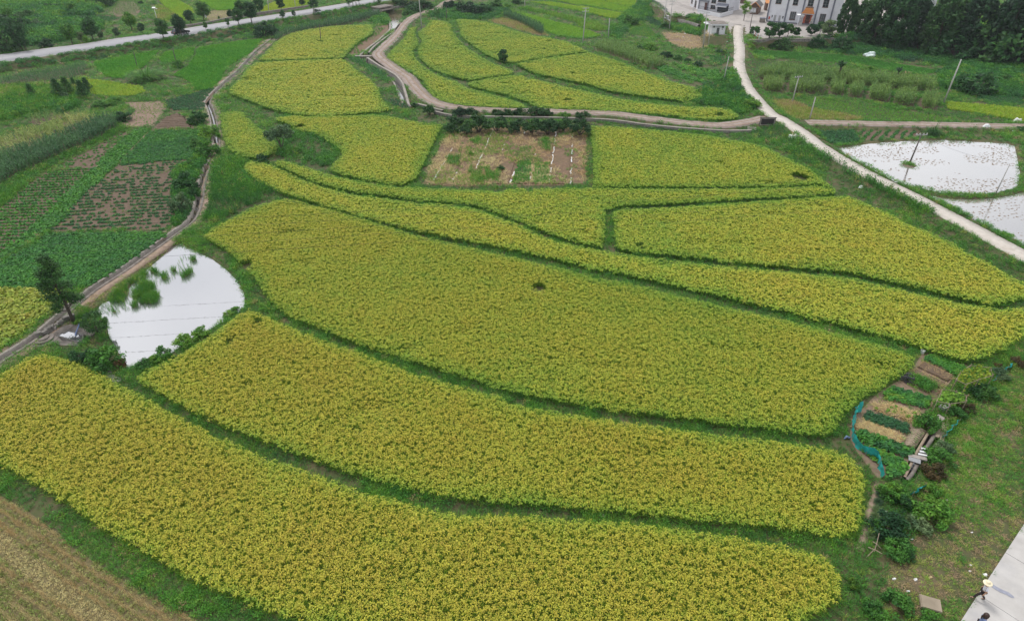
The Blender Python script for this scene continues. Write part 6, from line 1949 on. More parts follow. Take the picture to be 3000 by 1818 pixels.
for k in range(2):
    MB().bx(u0 + (u1 - u0) * k / 2 + .03, u0 + (u1 - u0) * (k + 1) / 2 - .03, -.05, .02, z0, z1).build('door_leaf', M['whitetile'], bk)
MB().bx(u0 - .2, u1 + .4, -.5, .02, z1 + .12, z1 + .24).build('lintel', M['coping'], bk)
# low dark shed roofs behind, beside the villa
f = Facade('H2', (1850, 545), (1975, 550), TZ2)
gb = thing('garbage_shelter', 'low dark concrete bin shelter against the villa side', 'shelter', (f.A[0], f.A[1], TZ2), f.rz)
MB().bx(0, f.W, 0, 1.6, 0, 1.1).build('wall', M['concrete_old'], gb)
MB().bx(-.1, f.W + .1, -.15, 1.7, 1.1, 1.2).build('cover', M['greywall'], gb)
f = Facade('H2', (1960, 260), (2060, 262), TZ2)
an_ = thing('tiled_lean_to', 'orange tiled lean-to roof at the left corner of the villa', 'lean-to', (f.A[0], f.A[1], TZ2), f.rz)
zz = f.at((2000, 195))[1]
MB().bx(.3, f.W - .3, .3, 2.5, 0, max(zz, 2.2)).build('wall', M['brick'], an_)
MB().add([(0, -.3, max(zz, 2.2)), (f.W, -.3, max(zz, 2.2)), (f.W, 2.6, max(zz, 2.2) + 1.2), (0, 2.6, max(zz, 2.2) + 1.2)], [(0, 1, 2, 3)]).build('roof', M['orange'], an_)
# dark farm sheds at the top edge
f = Facade('H2', (1180, 110), (1600, 130), TZ2)
sh = thing('old_shed', 'dark old tiled shed at the top edge behind the outbuilding', 'shed', (f.A[0], f.A[1] + 4, TZ2), f.rz)
MB().bx(0, f.W, 0, 6, -.3, 3.4).build('wall', M['brick'], sh)
MB().add([(-.4, -.5, 3.3), (f.W + .4, -.5, 3.3), (f.W + .4, 3, 4.8), (-.4, 3, 4.8), (f.W + .4, 6.5, 3.3), (-.4, 6.5, 3.3)], [(0, 1, 2, 3), (3, 2, 4, 5)]).build('roof', M['rooftile'], sh)
# white building seen between the dark trees
f = Facade('A5', (1090, 330), (1330, 345), TZ2)
wb = thing('white_building', 'white building glimpsed between the dark evergreens', 'house', (f.A[0], f.A[1] + 1, TZ2), f.rz)
MB().bx(0, f.W, 0, 8, -.4, 11).build('wall', M['white'], wb)
MB().bx(-.4, f.W + .4, -.4, 8.4, 11, 11.3).build('roof', M['rooftile'], wb)
for bl, tr in (((1212, 138), (1282, 65)), ((1180, 265), (1235, 200)), ((1120, 100), (1170, 40))):
    window(wb, *f.rect(bl, tr), bars=1, mull=0)

# ------------------------------------------------------------------ terrace walls, fence, railings
wall_line('terrace_wall', 'dark mossy stone wall holding up the villa terrace', unp(PX('H3', [(-60,960),(30,965),(450,950),(1150,935),(1450,935),(1900,925),(2300,900)]), 2.0)[:, :2], -.2, 2.05, .5, M['stone'], M['coping'])
tw, ln = wall_line('yard_wall', 'tall pale stone wall under the yard of the left house', unp(PX('H1', [(1298,-60),(1302,58),(1420,130),(1578,255)]), 2.0)[:, :2], -.6, 2.1, .5, M['coping'], M['coping'])
fe = thing('yard_fence', 'dark teal railing fence on top of the tall pale wall', 'fence', (0, 0, 2.1))
for i in range(0, len(ln) - 1):
    a, b = ln[i], ln[i + 1]
    m_ = (a + b) / 2
    r_ = math.atan2(b[1] - a[1], b[0] - a[0])
    L_ = np.linalg.norm(b - a)
    MB().box((m_[0], m_[1], 1.15), (L_, .05, .05), r_).box((m_[0], m_[1], .3), (L_, .05, .05), r_).build('rail', M['greywall'], fe)
    MB().box((a[0], a[1], .65), (.09, .09, 1.3), r_).build('post', M['greywall'], fe)
    for k in range(4):
        q = a + (b - a) * (k + .5) / 4
        MB().box((q[0], q[1], .72), (.03, .03, .84), r_).build('baluster', M['greywall'], fe)
wall_line('rubble_wall', 'rough grey rubble wall below the yard beside the twin poles', unp(PX('H1', [(1620,300),(1750,330),(1900,360),(2000,390),(2150,440)]), 1.6)[:, :2], -.2, 1.5, .8, M['stone'])
wall_line('lane_wall', 'dark dry-stone wall at the lane bend below the ball trees', unp(PX('H2', [(1565,880),(1530,960),(1500,1080)]), 1.9)[:, :2], -.2, 1.9, .5, M['stone'])
q = unp(PX('H3', [(60, 850), (190, 950)]), 2.03)[:, :2]
rl = thing('yard_railing', 'short white and red railing beside the ball trees', 'railing', (0, 0, 2.03))
for k in range(5):
    c = q[0] + (q[1] - q[0]) * k / 4
    MB().box((c[0], c[1], .55), (.1, .1, 1.1)).build('post', M['red'] if k % 2 else M['whitetile'], rl)
r_ = math.atan2(*(q[1] - q[0])[::-1])
for zz in (.45, .95):
    c = (q[0] + q[1]) / 2
    MB().box((c[0], c[1], zz), (np.linalg.norm(q[1] - q[0]), .06, .06), r_).build('rail', M['whitetile'], rl)

# ------------------------------------------------------------------ poles, lamps, wires
POLETOP = {}
def pole(key, frame, base, top, label, mat='pole', arms=0, r=.14, lean=True, hmax=None, group='utility poles', arm_rz=.3):
    bp, tp = PX(frame, [base])[0], PX(frame, [top])[0]
    loc, h = stand(frame, base, top)
    h = min(h, hmax) if hmax else h
    # horizontal lean so that the tip falls where the photo has it
    tx = unp(tp[None], loc.z + h)[0]
    dx = float(np.clip(tx[0] - loc.x, -1.2, 1.2)) if lean else 0.0
    t0 = thing('utility_pole', label, 'pole', loc, 0, group)
    MB().tube([(0, 0, -.3), (dx * .5, 0, h * .5), (dx, 0, h)], [r, r * .82, r * .62], 8).build('shaft', M[mat], t0, True)
    ends = []
    for k in range(arms):
        z = h - .25 - .75 * k
        c, s = math.cos(arm_rz), math.sin(arm_rz)
        xx = dx * z / h
        ar = MB().box((xx, 0, z), (1.8, .09, .1), arm_rz).build('crossarm', M['steel'], t0)
        for j in (-.8, -.3, .3, .8):
            MB().lathe((xx + c * j, s * j, z + .05), [(.03, 0), (.07, .06), (.05, .12), (.06, .18), (.02, .24)], 6).build('insulator', M['insul'], ar)
            if k == 0:
                ends.append(Vector((loc.x + xx + c * j, loc.y + s * j, loc.z + z + .28)))
    if not ends:
        ends = [Vector((loc.x + dx, loc.y, loc.z + h))]
    POLETOP[key] = ends
    return t0
pole('a', 'A1', (1650, 800), (1606, 622), 'dark thin pole beside the pampas clump in the green paddies', 'pole_dark', 0, .11)
pole('b', 'A1', (2132, 802), (2076, 578), 'dark pole with white tip between green paddies', 'pole_dark', 0, .12)
pole('c', 'A2', (1397, 500), (1380, 298), 'dark pole standing alone in the pale yellow rice', 'pole_dark', 0, .12)
pole('d', 'A2', (770, 152), (752, -60), 'white pole behind the low roadside wall', 'pole', 0, .14)
pole('e', 'A2', (1092, 102), (1076, -40), 'thin white pole at the far verge near the top edge', 'pole', 0, .12)
pole('f', 'A3', (146, 345), (118, -190), 'tall pale pole at the top of the leaf-shaped rice field', 'pole', 1, .17, hmax=11.5)
pole('g', 'A3', (446, 242), (440, 70), 'short dark pole beside the thicket', 'pole_dark', 0, .11)
pole('h', 'A3', (2082, 530), (2122, 92), 'tall pale pole with short arms at the corner of the light green paddy', 'pole', 2, .17)
pole('i', 'A3', (2390, 458), (2406, 222), 'shorter pale pole left of the corn stand', 'pole', 0, .14)
pole('j', 'A3', (1386, 82), (1386, -60), 'thin pole at the top of the flopped grass plot', 'pole', 0, .12)
pole('k', 'H1', (2215, 862), (2288, 215), 'tallest pale pole left of the pump hut', 'pole', 2, .18)
pole('l', 'H1', (2310, 845), (2352, 400), 'slim grey pole touching the corner of the pump hut', 'pole', 0, .11)
pole('m', 'H1', (1502, 472), (1560, -20), 'left one of the twin transformer poles', 'pole', 1, .14)
pole('n', 'H1', (1604, 535), (1668, 10), 'right one of the twin transformer poles', 'pole', 2, .14)
pole('o', 'H2', (1618, 695), (1692, 285), 'dark pole with white insulators in the villa yard', 'pole_dark', 1, .12)
pole('p', 'A4', (1310, 982), (1380, 678), 'bare grey pole left of the lane bend', 'pole', 0, .13)
pole('q', 'A4', (2136, 1236), (2222, 915), 'grey pole with crossarm before the corn blocks', 'pole', 1, .13)
pole('r', 'A4', (2346, 1440), (2420, 1168), 'bare grey pole in the orange dry grass', 'pole', 0, .13)
pole('s', 'A5', (1492, 1245), (1710, 715), 'leaning pale pole between corn and lime paddy', 'pole', 0, .16)
pole('t', 'B5', (1086, 732), (1240, 372), 'dark pole with crossarm standing in the flooded paddy', 'pole_dark', 1, .13, arm_rz=.05)
pole('u', 'B5', (2122, 1098), (2296, 738), 'thin grey-brown pole on the bund of the flooded paddies', 'pole', 0, .09)
# transformer platform between the twin poles
a, b = POLETOP['m'][0], POLETOP['n'][0]
la, _ = stand('H1', (1502, 472), (1502, 400)); lb, _ = stand('H1', (1604, 535), (1604, 500))
mid = (la + lb) / 2
tr_ = thing('transformer', 'grey transformer box on a platform between the twin poles', 'transformer', (mid.x, mid.y, mid.z + 2.4), math.atan2(lb.y - la.y, lb.x - la.x))
MB().box((0, 0, 0), ((lb - la).length, .5, .15)).build('platform', M['steel'], tr_)
MB().box((0, 0, .55), (1.1, .7, .95)).build('tank', M['pole'], tr_)
for k in range(6):
    MB().box((-.45 + .18 * k, -.4, .55), (.05, .12, .8)).build('fin', M['steel'], tr_)
def lamp(frame, base, top, label, side=1, mat='whitetile'):
    loc, h = stand(frame, base, top)
    t0 = thing('street_lamp', label, 'street lamp', loc, 0, 'street lamps')
    MB().tube([(0, 0, -.2), (0, 0, h * .96)], [.10, .06], 8).build('post', M[mat], t0, True)
    ar = MB().tube([(0, 0, h * .92), (side * .35, -.2, h * .97), (side * .7, -.4, h)], .045, 6).build('arm', M[mat], t0, True)
    MB().box((side * .95, -.55, h + .03), (.7, .32, .14), math.atan2(-.4, side * .7)).build('lamp_head', M['insul'], ar)
    MB().box((-.1 * side, .1, h + .25), (1.0, .7, .05), 0, .35).build('solar_panel', M['plastic'], t0)
lamp('H3', (1078, 752), (1165, 380), 'white street lamp among the yard trees before the villa', 1)
lamp('H3', (2052, 602), (2090, 395), 'white street lamp at the right corner of the villa', -1)
lamp('A1', (1890, 232), (1865, 105), 'white solar street lamp on the slope beyond the highway', 1)
loc, h = stand('H2', (237, 362), (250, -40))
t_ = thing('flag_pole', 'plain white pole in front of the left house', 'pole', loc)
MB().tube([(0, 0, -.2), (0, 0, h)], [.08, .05], 8).build('shaft', M['whitetile'], t_, True)
MB().lathe((0, 0, h), [(.02, 0), (.08, .06), (.08, .12), (.02, .18)], 8).build('finial', M['gold'], t_)

def wire(p, q, label, sag=.5, r=.012, n=10):
    pts = []
    for k in range(n + 1):
        s = k / n
        v = p.lerp(q, s)
        v.z -= sag * 4 * s * (1 - s)
        pts.append(v)
    o = MB().tube(pts, r, 4, False).build('power_wire', M['wire'])
    tag(o, label, 'wire', 'overhead wires')
def wires(k1, k2, label, sag=.6):
    e1, e2 = POLETOP[k1], POLETOP[k2]
    n = min(len(e1), len(e2))
    for i in range(n):
        wire(e1[i], e2[i], label + (', %s strand' % ORD[i] if n > 1 else ''), sag)
wires('a', 'b', 'thin black wire between the two dark poles of the green paddies')
wires('b', 'c', 'thin black wire from the green paddy pole to the rice pole')
wire(POLETOP['c'][0], unp(PX('A2', [(2300, 230)]), 5.5) [0].tolist() and Vector(unp(PX('A2', [(2300, 230)]), 5.5)[0]), 'thin black wire from the rice pole towards the culvert')
wires('p', 'o', 'thin wire from the bare lane pole up to the villa yard')
wires('q', 't', 'wire from the corn pole to the pole in the flooded paddy')
wires('r', 'p', 'thin wire between the dry grass pole and the lane bend pole')
wires('k', 'n', 'wire from the tallest pole to the twin transformer poles')
wires('u', 't', 'thin wire between the two flooded paddy poles')
for i in range(5):          # the line that crosses above the pond
    y0 = 62.5 - 2.6 * i
    wire(Vector((-95, y0 - 6, 5.5 + .3 * i)), Vector((35, y0 + 9, 6.5 + .3 * i)), '%s of five thin wires crossing above the pond, counted from the far side' % ORD[i], .8, .011, 20)

# ------------------------------------------------------------------ notice board by the lane
f = Facade('B4', (1748, 275), (1918, 275), .35)
sb = thing('notice_board', 'dark notice board in a pale frame where the track meets the lane', 'sign', (f.A[0], f.A[1], .35), f.rz)
z1 = f.at((1830, 190))[1]
z0 = f.at((1830, 268))[1]
MB().bx(.12, f.W - .12, -.04, .04, z0 + .05, z1 - .1).build('panel', M['darksign'], sb)
fr = MB()
fr.bx(0, f.W, -.06, .06, z0 - .07, z0 + .05); fr.bx(0, f.W, -.06, .06, z1 - .1, z1 + .0)
fr.bx(0, .12, -.06, .06, z0 + .05, z1 - .1); fr.bx(f.W - .12, f.W, -.06, .06, z0 + .05, z1 - .1)
fr.build('frame', M['coping'], sb)
MB().bx(-.2, f.W + .2, -.12, .12, z1 + .06, z1 + .14).build('cap', M['pole_dark'], sb)
for u in (-.06, f.W + .06):
    MB().bx(u - .05, u + .05, -.05, .05, -.5, z1 + .06).build('post', M['pole_dark'], sb)
# concrete steps down from the track
st_ = thing('stone_steps', 'short flight of stone steps beside the notice board', 'steps', tuple(unp(PX('B4', [(1650, 318)]), .2)[0][:2]) + (0,), -.25)
for k in range(5):
    MB().box((0, -.28 * k, .42 - .09 * k), (1.5, .3, .14)).build('step', M['coping'], st_)
for i, (p, lb) in enumerate((((2150, 425), 'white concrete block on the weedy lane verge'), ((2080, 520), 'half-buried pale slab below the white block'))):
    c = ground_at(PX('B4', [p])[0])
    o = MB().box((0, 0, .2), (1.3, .8, .5), .3).box((0, 0, .47), (1.36, .86, .05), .3).build('concrete_block', M['coping'] if i else M['plastic'], None, loc=(c.x, c.y, c.z - (.25 if i else 0)))
    tag(o, lb, 'block')

# ------------------------------------------------------------------ car
def build_car(loc, rz):
    t0 = thing('car', 'black estate car driving right along the highway', 'car', loc, rz)
    prof = [(-2.28, .42), (-2.32, .75), (-2.22, 1.0), (-1.55, 1.08), (.95, 1.03), (1.75, .95), (2.2, .82), (2.3, .6), (2.24, .4)]
    def loft(prof, hw, zt=None):
        mb = MB()
        n = len(prof)
        ys = [(-hw, .0), (-hw * .97, .0), (hw * .97, 0), (hw, 0)]
        vs = []
        for y, sc in ((-hw * .93, .96), (-hw, 1.0), (hw, 1.0), (hw * .93, .96)):
            vs += [(x * sc, y, .42 + (z - .42) * (1.0 if abs(y) < hw else .93)) for x, z in prof]
        fs = []
        for k in (0, 1, 2):
            for i in range(n):
                fs.append((k * n + i, k * n + (i + 1) % n, (k + 1) * n + (i + 1) % n, (k + 1) * n + i))
        fs.append(tuple(range(n)))
        fs.append(tuple(3 * n + i for i in range(n))[::-1])
        return mb.add(vs, fs)
    body = loft(prof, .92).build('body', M['black'], t0)
    cab = [(-2.05, 1.03), (-1.75, 1.52), (-1.4, 1.62), (.25, 1.62), (1.05, 1.02)]
    mb = MB()
    vs = []
    for y, k in ((-.86, 0), (-.66, 1), (.66, 1), (.86, 0)):
        pass
    lo = [(-2.08, 1.0), (1.1, 1.0)]
    vs = [(-2.08, -.86, 1.0), (1.12, -.86, .99), (.28, -.64, 1.60), (-1.62, -.64, 1.60), (-2.08, .86, 1.0), (1.12, .86, .99), (.28, .64, 1.60), (-1.62, .64, 1.60)]
    gh = MB().add(vs, [(0, 1, 2, 3), (7, 6, 5, 4), (1, 5, 6, 2), (4, 0, 3, 7)]).build('window_band', M['glass'], t0)
    MB().add([(-1.66, -.66, 1.60), (.3, -.66, 1.60), (.3, .66, 1.60), (-1.66, .66, 1.60), (-1.5, -.55, 1.67), (.1, -.55, 1.67), (.1, .55, 1.67), (-1.5, .55, 1.67)],
             [(0, 1, 5, 4), (1, 2, 6, 5), (2, 3, 7, 6), (3, 0, 4, 7), (4, 5, 6, 7), (3, 2, 1, 0)]).build('roof', M['black'], t0)
    for s_ in (-1, 1):
        for (x0, x1) in ((-1.68, -1.58), (-.72, -.62), (.28, .36)):
            MB().tube([(x0 - (.35 if x0 < -1 else -.0) + (.72 if x0 > 0 else 0), s_ * .862, 1.01), (x0, s_ * .655, 1.6)], .035, 5).build('pillar', M['black'], gh)
    for x in (-1.38, 1.42):
        for s_ in (-1, 1):
            wh = MB().tube([(x, s_ * .72, .33), (x, s_ * .94, .33)], .33, 14).build('wheel', M['tyre'], t0)
            MB().tube([(x, s_ * .93, .33), (x, s_ * .955, .33)], .2, 10).build('rim', M['steel'], wh)
    for s_ in (-1, 1):
        MB().box((2.18, s_ * .66, .74), (.18, .34, .14)).build('headlight', M['insul'], t0)
        MB().box((-2.27, s_ * .7, .88), (.1, .26, .16)).build('tail_light', M['red'], t0)
        MB().box((.62, s_ * .98, 1.05), (.12, .16, .12)).build('mirror', M['black'], t0)
    MB().box((2.28, 0, .55), (.08, .9, .18)).build('grille', M['steel'], t0)
    return t0
c = unp(PX('V2', [(482, 632)]), 1.57)[0]
i0 = np.argmin(np.hypot(ROADS[:, 0] - c[0], ROADS[:, 1] - c[1]))
dv = ROADS[i0 + 1] - ROADS[i0 - 1]
build_car((c[0], c[1] + .6, 1.565), math.atan2(dv[1], dv[0]))

# ------------------------------------------------------------------ people
def skin_mesh(name, verts, edges, radii, mat, parent, sub=1):
    me = bpy.data.meshes.new(name)
    me.from_pydata(verts, edges, [])
    o = link(name, me, mat, parent)
    sk = o.modifiers.new('skin', 'SKIN')
    sk.use_smooth_shade = True
    for v, r in zip(me.skin_vertices[0].data, radii):
        v.radius = (r, r) if not hasattr(r, '__len__') else r
    me.skin_vertices[0].data[0].use_root = True
    s_ = o.modifiers.new('sub', 'SUBSURF')
    s_.levels = s_.render_levels = sub
    return o
def person(loc, rz, label, J, top_mat, leg_mat, hat=None, hair=False):
    t0 = thing('person', label, 'person', loc, rz)
    V, E, Rr = [], [], []
    def add(p, r, par=None):
        V.append(p); Rr.append(r)
        if par is not None:
            E.append((par, len(V) - 1))
        return len(V) - 1
    pel = add(J['pel'], (.135, .10))
    sp_ = add(J['spine'], (.135, .10), pel)
    ch = add(J['chest'], (.16, .11), sp_)
    nk = add(J['neck'], .052, ch)
    hd = add(J['head'], (.078, .092), nk)
    ht = add(J['htop'], (.06, .07), hd)
    for s in ('l', 'r'):
        hip = add(J['hip' + s], .085, pel); kn = add(J['knee' + s], .058, hip); an = add(J['ank' + s], .042, kn); to = add(J['toe' + s], .04, an)
        sh = add(J['sho' + s], .06, ch); el = add(J['elb' + s], .042, sh); wr = add(J['wri' + s], .03, el)
        wv_ = Vector(J['wri' + s]); ev = Vector(J['elb' + s])
        dd = (wv_ - ev).normalized()
        pa = wv_ + dd * .07
        pl = add(tuple(pa), .034, wr)
        sd = dd.cross(Vector((0, 0, 1))).normalized() if abs(dd.z) < .99 else Vector((1, 0, 0))
        for k, (o_, ln_) in enumerate(((-.03, .06), (-.01, .075), (.01, .07), (.03, .055))):
            f1 = add(tuple(pa + sd * o_ + dd * .035), .009, pl)
            add(tuple(pa + sd * o_ + dd * (.035 + ln_)), .008, f1)
        th_ = add(tuple(wv_ + sd * -.04 + dd * .04), .011, wr)
        add(tuple(wv_ + sd * -.065 + dd * .08), .009, th_)
    skin_mesh('body', V, E, Rr, M['skin'], t0)
    # clothing
    V2, E2, R2 = [], [], []
    def a2(p, r, par=None):
        V2.append(p); R2.append(r)
        if par is not None: E2.append((par, len(V2) - 1))
        return len(V2) - 1
    p0 = a2(tuple(Vector(J['pel']) + Vector((0, 0, -.06))), (.165, .125)); p1 = a2(J['spine'], (.165, .125), p0); p2 = a2(J['chest'], (.19, .135), p1)
    p3 = a2(tuple(Vector(J['chest']).lerp(Vector(J['neck']), .7)), .08, p2)
    for s in ('l', 'r'):
        q = a2(J['sho' + s], .08, p2); a2(tuple(Vector(J['sho' + s]).lerp(Vector(J['elb' + s]), .85)), .064, q)
    skin_mesh('shirt', V2, E2, R2, M[top_mat], t0)
    V2, E2, R2 = [], [], []
    p0 = a2(J['pel'], (.155, .118))
    for s in ('l', 'r'):
        q = a2(J['hip' + s], .10, p0); q = a2(J['knee' + s], .075, q); a2(tuple(Vector(J['ank' + s]) + Vector((0, 0, .03))), .062, q)
    skin_mesh('trousers', V2, E2, R2, M[leg_mat], t0)
    for s in ('l', 'r'):
        a_, b_ = Vector(J['ank' + s]), Vector(J['toe' + s])
        skin_mesh('shoe', [tuple(a_ - (b_ - a_) * .25 + Vector((0, 0, -.03))), tuple(a_.lerp(b_, .5) + Vector((0, 0, -.01))), tuple(b_)], [(0, 1), (1, 2)], [.05, .05, .042], M['black'], t0)
    h_ = Vector(J['htop']); d_ = (h_ - Vector(J['head'])).normalized()
    if hat:
        m_ = MB().lathe((0, 0, 0), [(.25, -.03), (.245, -.018), (.17, .0), (.115, .02), (.11, .09), (.08, .12), (.02, .125)], 18).build('hat', M[hat], t0, True)
        m_.location = h_ - d_ * .01
        m_.rotation_euler = d_.to_track_quat('Z', 'Y').to_euler()
    if hair:
        hc = Vector(J['head'])
        rs_ = np.random.RandomState(3)
        mb = MB().lathe((0, 0, 0), [(.03, -.24), (.12, -.2), (.15, -.05), (.15, .08), (.11, .15), (.03, .185)], 14)
        hr = mb.build('hair', M['hair'], t0, True)
        hr.location = hc + Vector((-.015, .0, .03))
        MB().tube([(hc.x - .1, hc.y, hc.z + .02), (hc.x - .17, hc.y, hc.z - .12), (hc.x - .16, hc.y, hc.z - .32)], [.05, .055, .02], 8).build('ponytail', M['hair'], t0, True)
    return t0
JW = {'pel': (0, 0, .88), 'spine': (.01, 0, 1.07), 'chest': (.03, 0, 1.27), 'neck': (.05, 0, 1.42), 'head': (.07, 0, 1.53), 'htop': (.08, 0, 1.63),
      'hipl': (0, .09, .84), 'kneel': (.2, .1, .48), 'ankl': (.30, .1, .08), 'toel': (.47, .11, .04), 'hipr': (0, -.09, .84), 'kneer': (-.02, -.1, .46), 'ankr': (-.28, -.1, .11), 'toer': (-.13, -.11, .04),
      'shol': (.03, .19, 1.34), 'elbl': (-.04, .27, 1.10), 'wril': (.02, .29, .88), 'shor': (.03, -.19, 1.34), 'elbr': (-.03, -.28, 1.10), 'wrir': (.06, -.29, .88)}
c = unp(PX('S2', [(765, 920)]), .10)[0]
person((c[0], c[1], .105), R(150), 'person in white shirt, dark trousers and pale straw hat walking on the pavement', JW, 'shirt', 'trousers', hat='straw_hat')
JS = {'pel': (0, 0, .88), 'spine': (0, 0, 1.07), 'chest': (.0, 0, 1.27), 'neck': (.01, 0, 1.42), 'head': (.02, 0, 1.53), 'htop': (.02, 0, 1.64),
      'hipl': (0, .09, .84), 'kneel': (.06, .1, .47), 'ankl': (-.02, .1, .08), 'toel': (.16, .12, .04), 'hipr': (0, -.09, .84), 'kneer': (.04, -.1, .47), 'ankr': (-.03, -.1, .08), 'toer': (.14, -.12, .04),
      'shol': (.0, .18, 1.34), 'elbl': (.02, .27, 1.08), 'wril': (.16, .2, .95), 'shor': (.0, -.18, 1.34), 'elbr': (.02, -.27, 1.08), 'wrir': (.16, -.2, .95)}
c = unp(PX('S2', [(985, 1335)]), 1.72)[0]
person((c[0], c[1], .105), R(-20), 'person with long dark brown hair and blue top, only head and shoulders in frame', JS, 'blue', 'trousers', hair=True)
# ------------------------------------------------------------------ kitchen garden, lower right
def bed(pts, label, coll=None, sp=.28, tint=.45, size=1.0, soil='soil', tvar=.15, straw=0, seed=1, h=.16, hgt=None, drop=0.0, frame='G'):
    q = G(frame, pts)
    t0 = thing('vegetable_bed', label, 'vegetable bed', (0, 0, 0), group='beds of the kitchen garden')
    bm = MB()
    c = q.mean(0)
    top = [c + (p - c) * .88 for p in q]
    n = len(q)
    a = sum(q[i][0] * q[(i + 1) % n][1] - q[(i + 1) % n][0] * q[i][1] for i in range(n))
    if a < 0:
        q, top = q[::-1], top[::-1]
    vs = [(p[0], p[1], -.02) for p in q] + [(p[0], p[1], h) for p in top]
    bm.add(vs, [tuple(range(n, 2 * n))] + [(i, (i + 1) % n, n + (i + 1) % n, n + i) for i in range(n)]).build('soil', M[soil], t0)
    rs = np.random.RandomState(seed)
    if coll:
        p = grid_in(np.array(q), sp, .5, .35, seed)
        if drop:
            p = p[vnoise(p[:, 0], p[:, 1], .9, seed) > drop]
        if len(p):
            s = size * (.75 + .5 * rs.rand(len(p)))
            scatter('plants', coll, z3(p, h * .8), tint + tvar * 2 * (vnoise(p[:, 0], p[:, 1], .8, seed + 4) - .5) + .05 * rs.randn(len(p)), np.stack([s, s, s * (hgt or 1)], 1), parent=t0, seed=seed)
    if straw:
        p = grid_in(np.array(q), .2, .5, .4, seed + 7)
        scatter('straw_cover', 'straw', z3(p, h * .85), straw + .12 * rs.randn(len(p)), np.stack([np.full(len(p), .8)] * 2 + [np.full(len(p), .45)], 1), parent=t0, seed=seed + 2)
    return t0
GARD = G('G', [(1150,100),(1650,270),(1480,380),(1400,480),(1000,1000),(1000,1250),(900,1493),(640,1493),(420,1220),(330,1050),(360,850),(640,560),(880,420),(1050,250)])
tri_poly(GARD, .015, 'garden_soil', M['fallow'], 'structure')
bed([(1160,195),(1200,150),(1600,290),(1590,330),(1560,370),(1480,372),(1160,212)], 'lush green bed at the top of the kitchen garden', 'leafy', .2, .46, 1.15, seed=1)
bed([(1060,282),(1130,222),(1470,390),(1410,450)], 'bare brown bed just below the lush green top bed', 'straw', .3, .95, .5, seed=2, drop=.3)
bed([(1000,342),(1050,302),(1390,470),(1340,530)], 'second bare brown bed, with leaf litter, beside the purple bush', 'straw', .3, .9, .5, seed=3, drop=.3)
bed([(940,440),(1040,385),(1270,490),(1220,570),(1130,545)], 'feathery green bed next to the purple bush', 'weed', .24, .45, 1.0, seed=4)
bed([(700,560),(820,512),(1220,620),(1180,740),(1000,700),(720,640)], 'wide weedy bean bed in the middle of the kitchen garden', 'leafy', .24, .40, 1.3, seed=5, tvar=.25)
bed([(600,700),(760,690),(1060,800),(1030,880),(880,840),(620,760)], 'straw-covered pinkish bed with a few yellowing plants', 'leafy', .45, .6, 1.0, 'fallow', straw=.85, seed=6, drop=.45)
bed([(470,820),(520,770),(850,880),(965,930),(970,1010),(800,960),(500,870)], 'dark green pepper bed between two straw-covered beds', 'leafy', .26, .12, 1.35, seed=7)
bed([(380,920),(440,860),(910,1060),(860,1110),(560,1010),(390,970)], 'pinkish straw-covered bed without plants behind the teal net', None, soil='fallow', straw=.82, seed=8)
bed([(370,1012),(430,972),(1020,1200),(1000,1280),(800,1230),(400,1080)], 'tall pale-flecked green bed along the teal net', 'broad', .26, .38, .85, seed=9, hgt=1.3)
bed([(430,1130),(560,1150),(950,1330),(900,1400),(640,1330),(470,1220)], 'low bright green bed at the lower end of the teal net', 'leafy', .2, .46, 1.1, seed=10)
bed([(720,1390),(940,1350),(890,1493),(740,1493)], 'leafy bed at the foot of the kitchen garden beside the concrete ditch', 'broad', .26, .42, 1.0, seed=11)
q = G('G', [(1000,950),(1170,990),(1030,1190),(920,1150)])
rd = thing('straw_ridges', 'small patch of pale curved straw ridges beside the concrete ditch', 'straw patch', (0, 0, 0))
p4 = q
for k in range(11):
    s0, s1 = (k + .2) / 11, (k + .8) / 11
    a, b = p4[0] + (p4[3] - p4[0]) * s0, p4[1] + (p4[2] - p4[1]) * s0
    m_ = (a + b) / 2 + np.array([.05, .12])
    MB().tube([(a[0], a[1], .05), (m_[0], m_[1], .16), (b[0], b[1], .05)], [.09, .13, .09], 6).build('ridge', M['wood'], rd, True)
# concrete ditch walls, slab bridge, stepping planks
dl = G('G', [(1205,958),(1040,1240),(1000,1330),(920,1490)])
dr_ = G('G', [(1275,1000),(1180,1150),(1100,1290),(1030,1430),(960,1520)])
t_ = thing('garden_ditch', 'concrete water ditch along the right side of the kitchen garden', 'ditch', (0, 0, 0))
strip(dl, .09, .16, 'wall', M['wood'], None, skirt=1.1, parent=t_, off=.05)
strip(dr_, .12, .12, 'wall', M['concrete_old'], None, skirt=1.0, parent=t_)
e = G('G', [(1205,955),(1275,998)])
MB().box((e[:, 0].mean(), e[:, 1].mean(), -.3), (np.linalg.norm(e[1] - e[0]) + .3, .15, .95), math.atan2(*(e[1] - e[0])[::-1])).build('end_wall', M['wood'], t_)
def gbox(frame, p, size, rz, label, name, cat, mat, z=.1, rx=0.0, group=None):
    c = G(frame, [p])[0]
    o = MB().box((0, 0, 0), size, rz, rx).build(name, M[mat], None, loc=(c[0], c[1], z))
    return tag(o, label, cat, group)
gbox('G', (1062, 1290), (1.25, .32, .12), -.35, 'flat concrete slab bridging the garden ditch', 'bridge_slab', 'slab', 'coping', .24)
for k, p in enumerate(((1150, 1200), (1135, 1232), (1118, 1262), (1100, 1285))):
    gbox('G', p, (.6, .16, .08), -.3, '%s pale plank from the top laid across the ditch edge' % ORD[k], 'stepping_plank', 'plank', 'plastic' if k < 3 else 'coping', .24, group='planks over the ditch')
gbox('G', (1030, 1320), (.8, .5, .06), -.5, 'grey board lying over the ditch below the slab', 'cover_board', 'board', 'steel', .25)
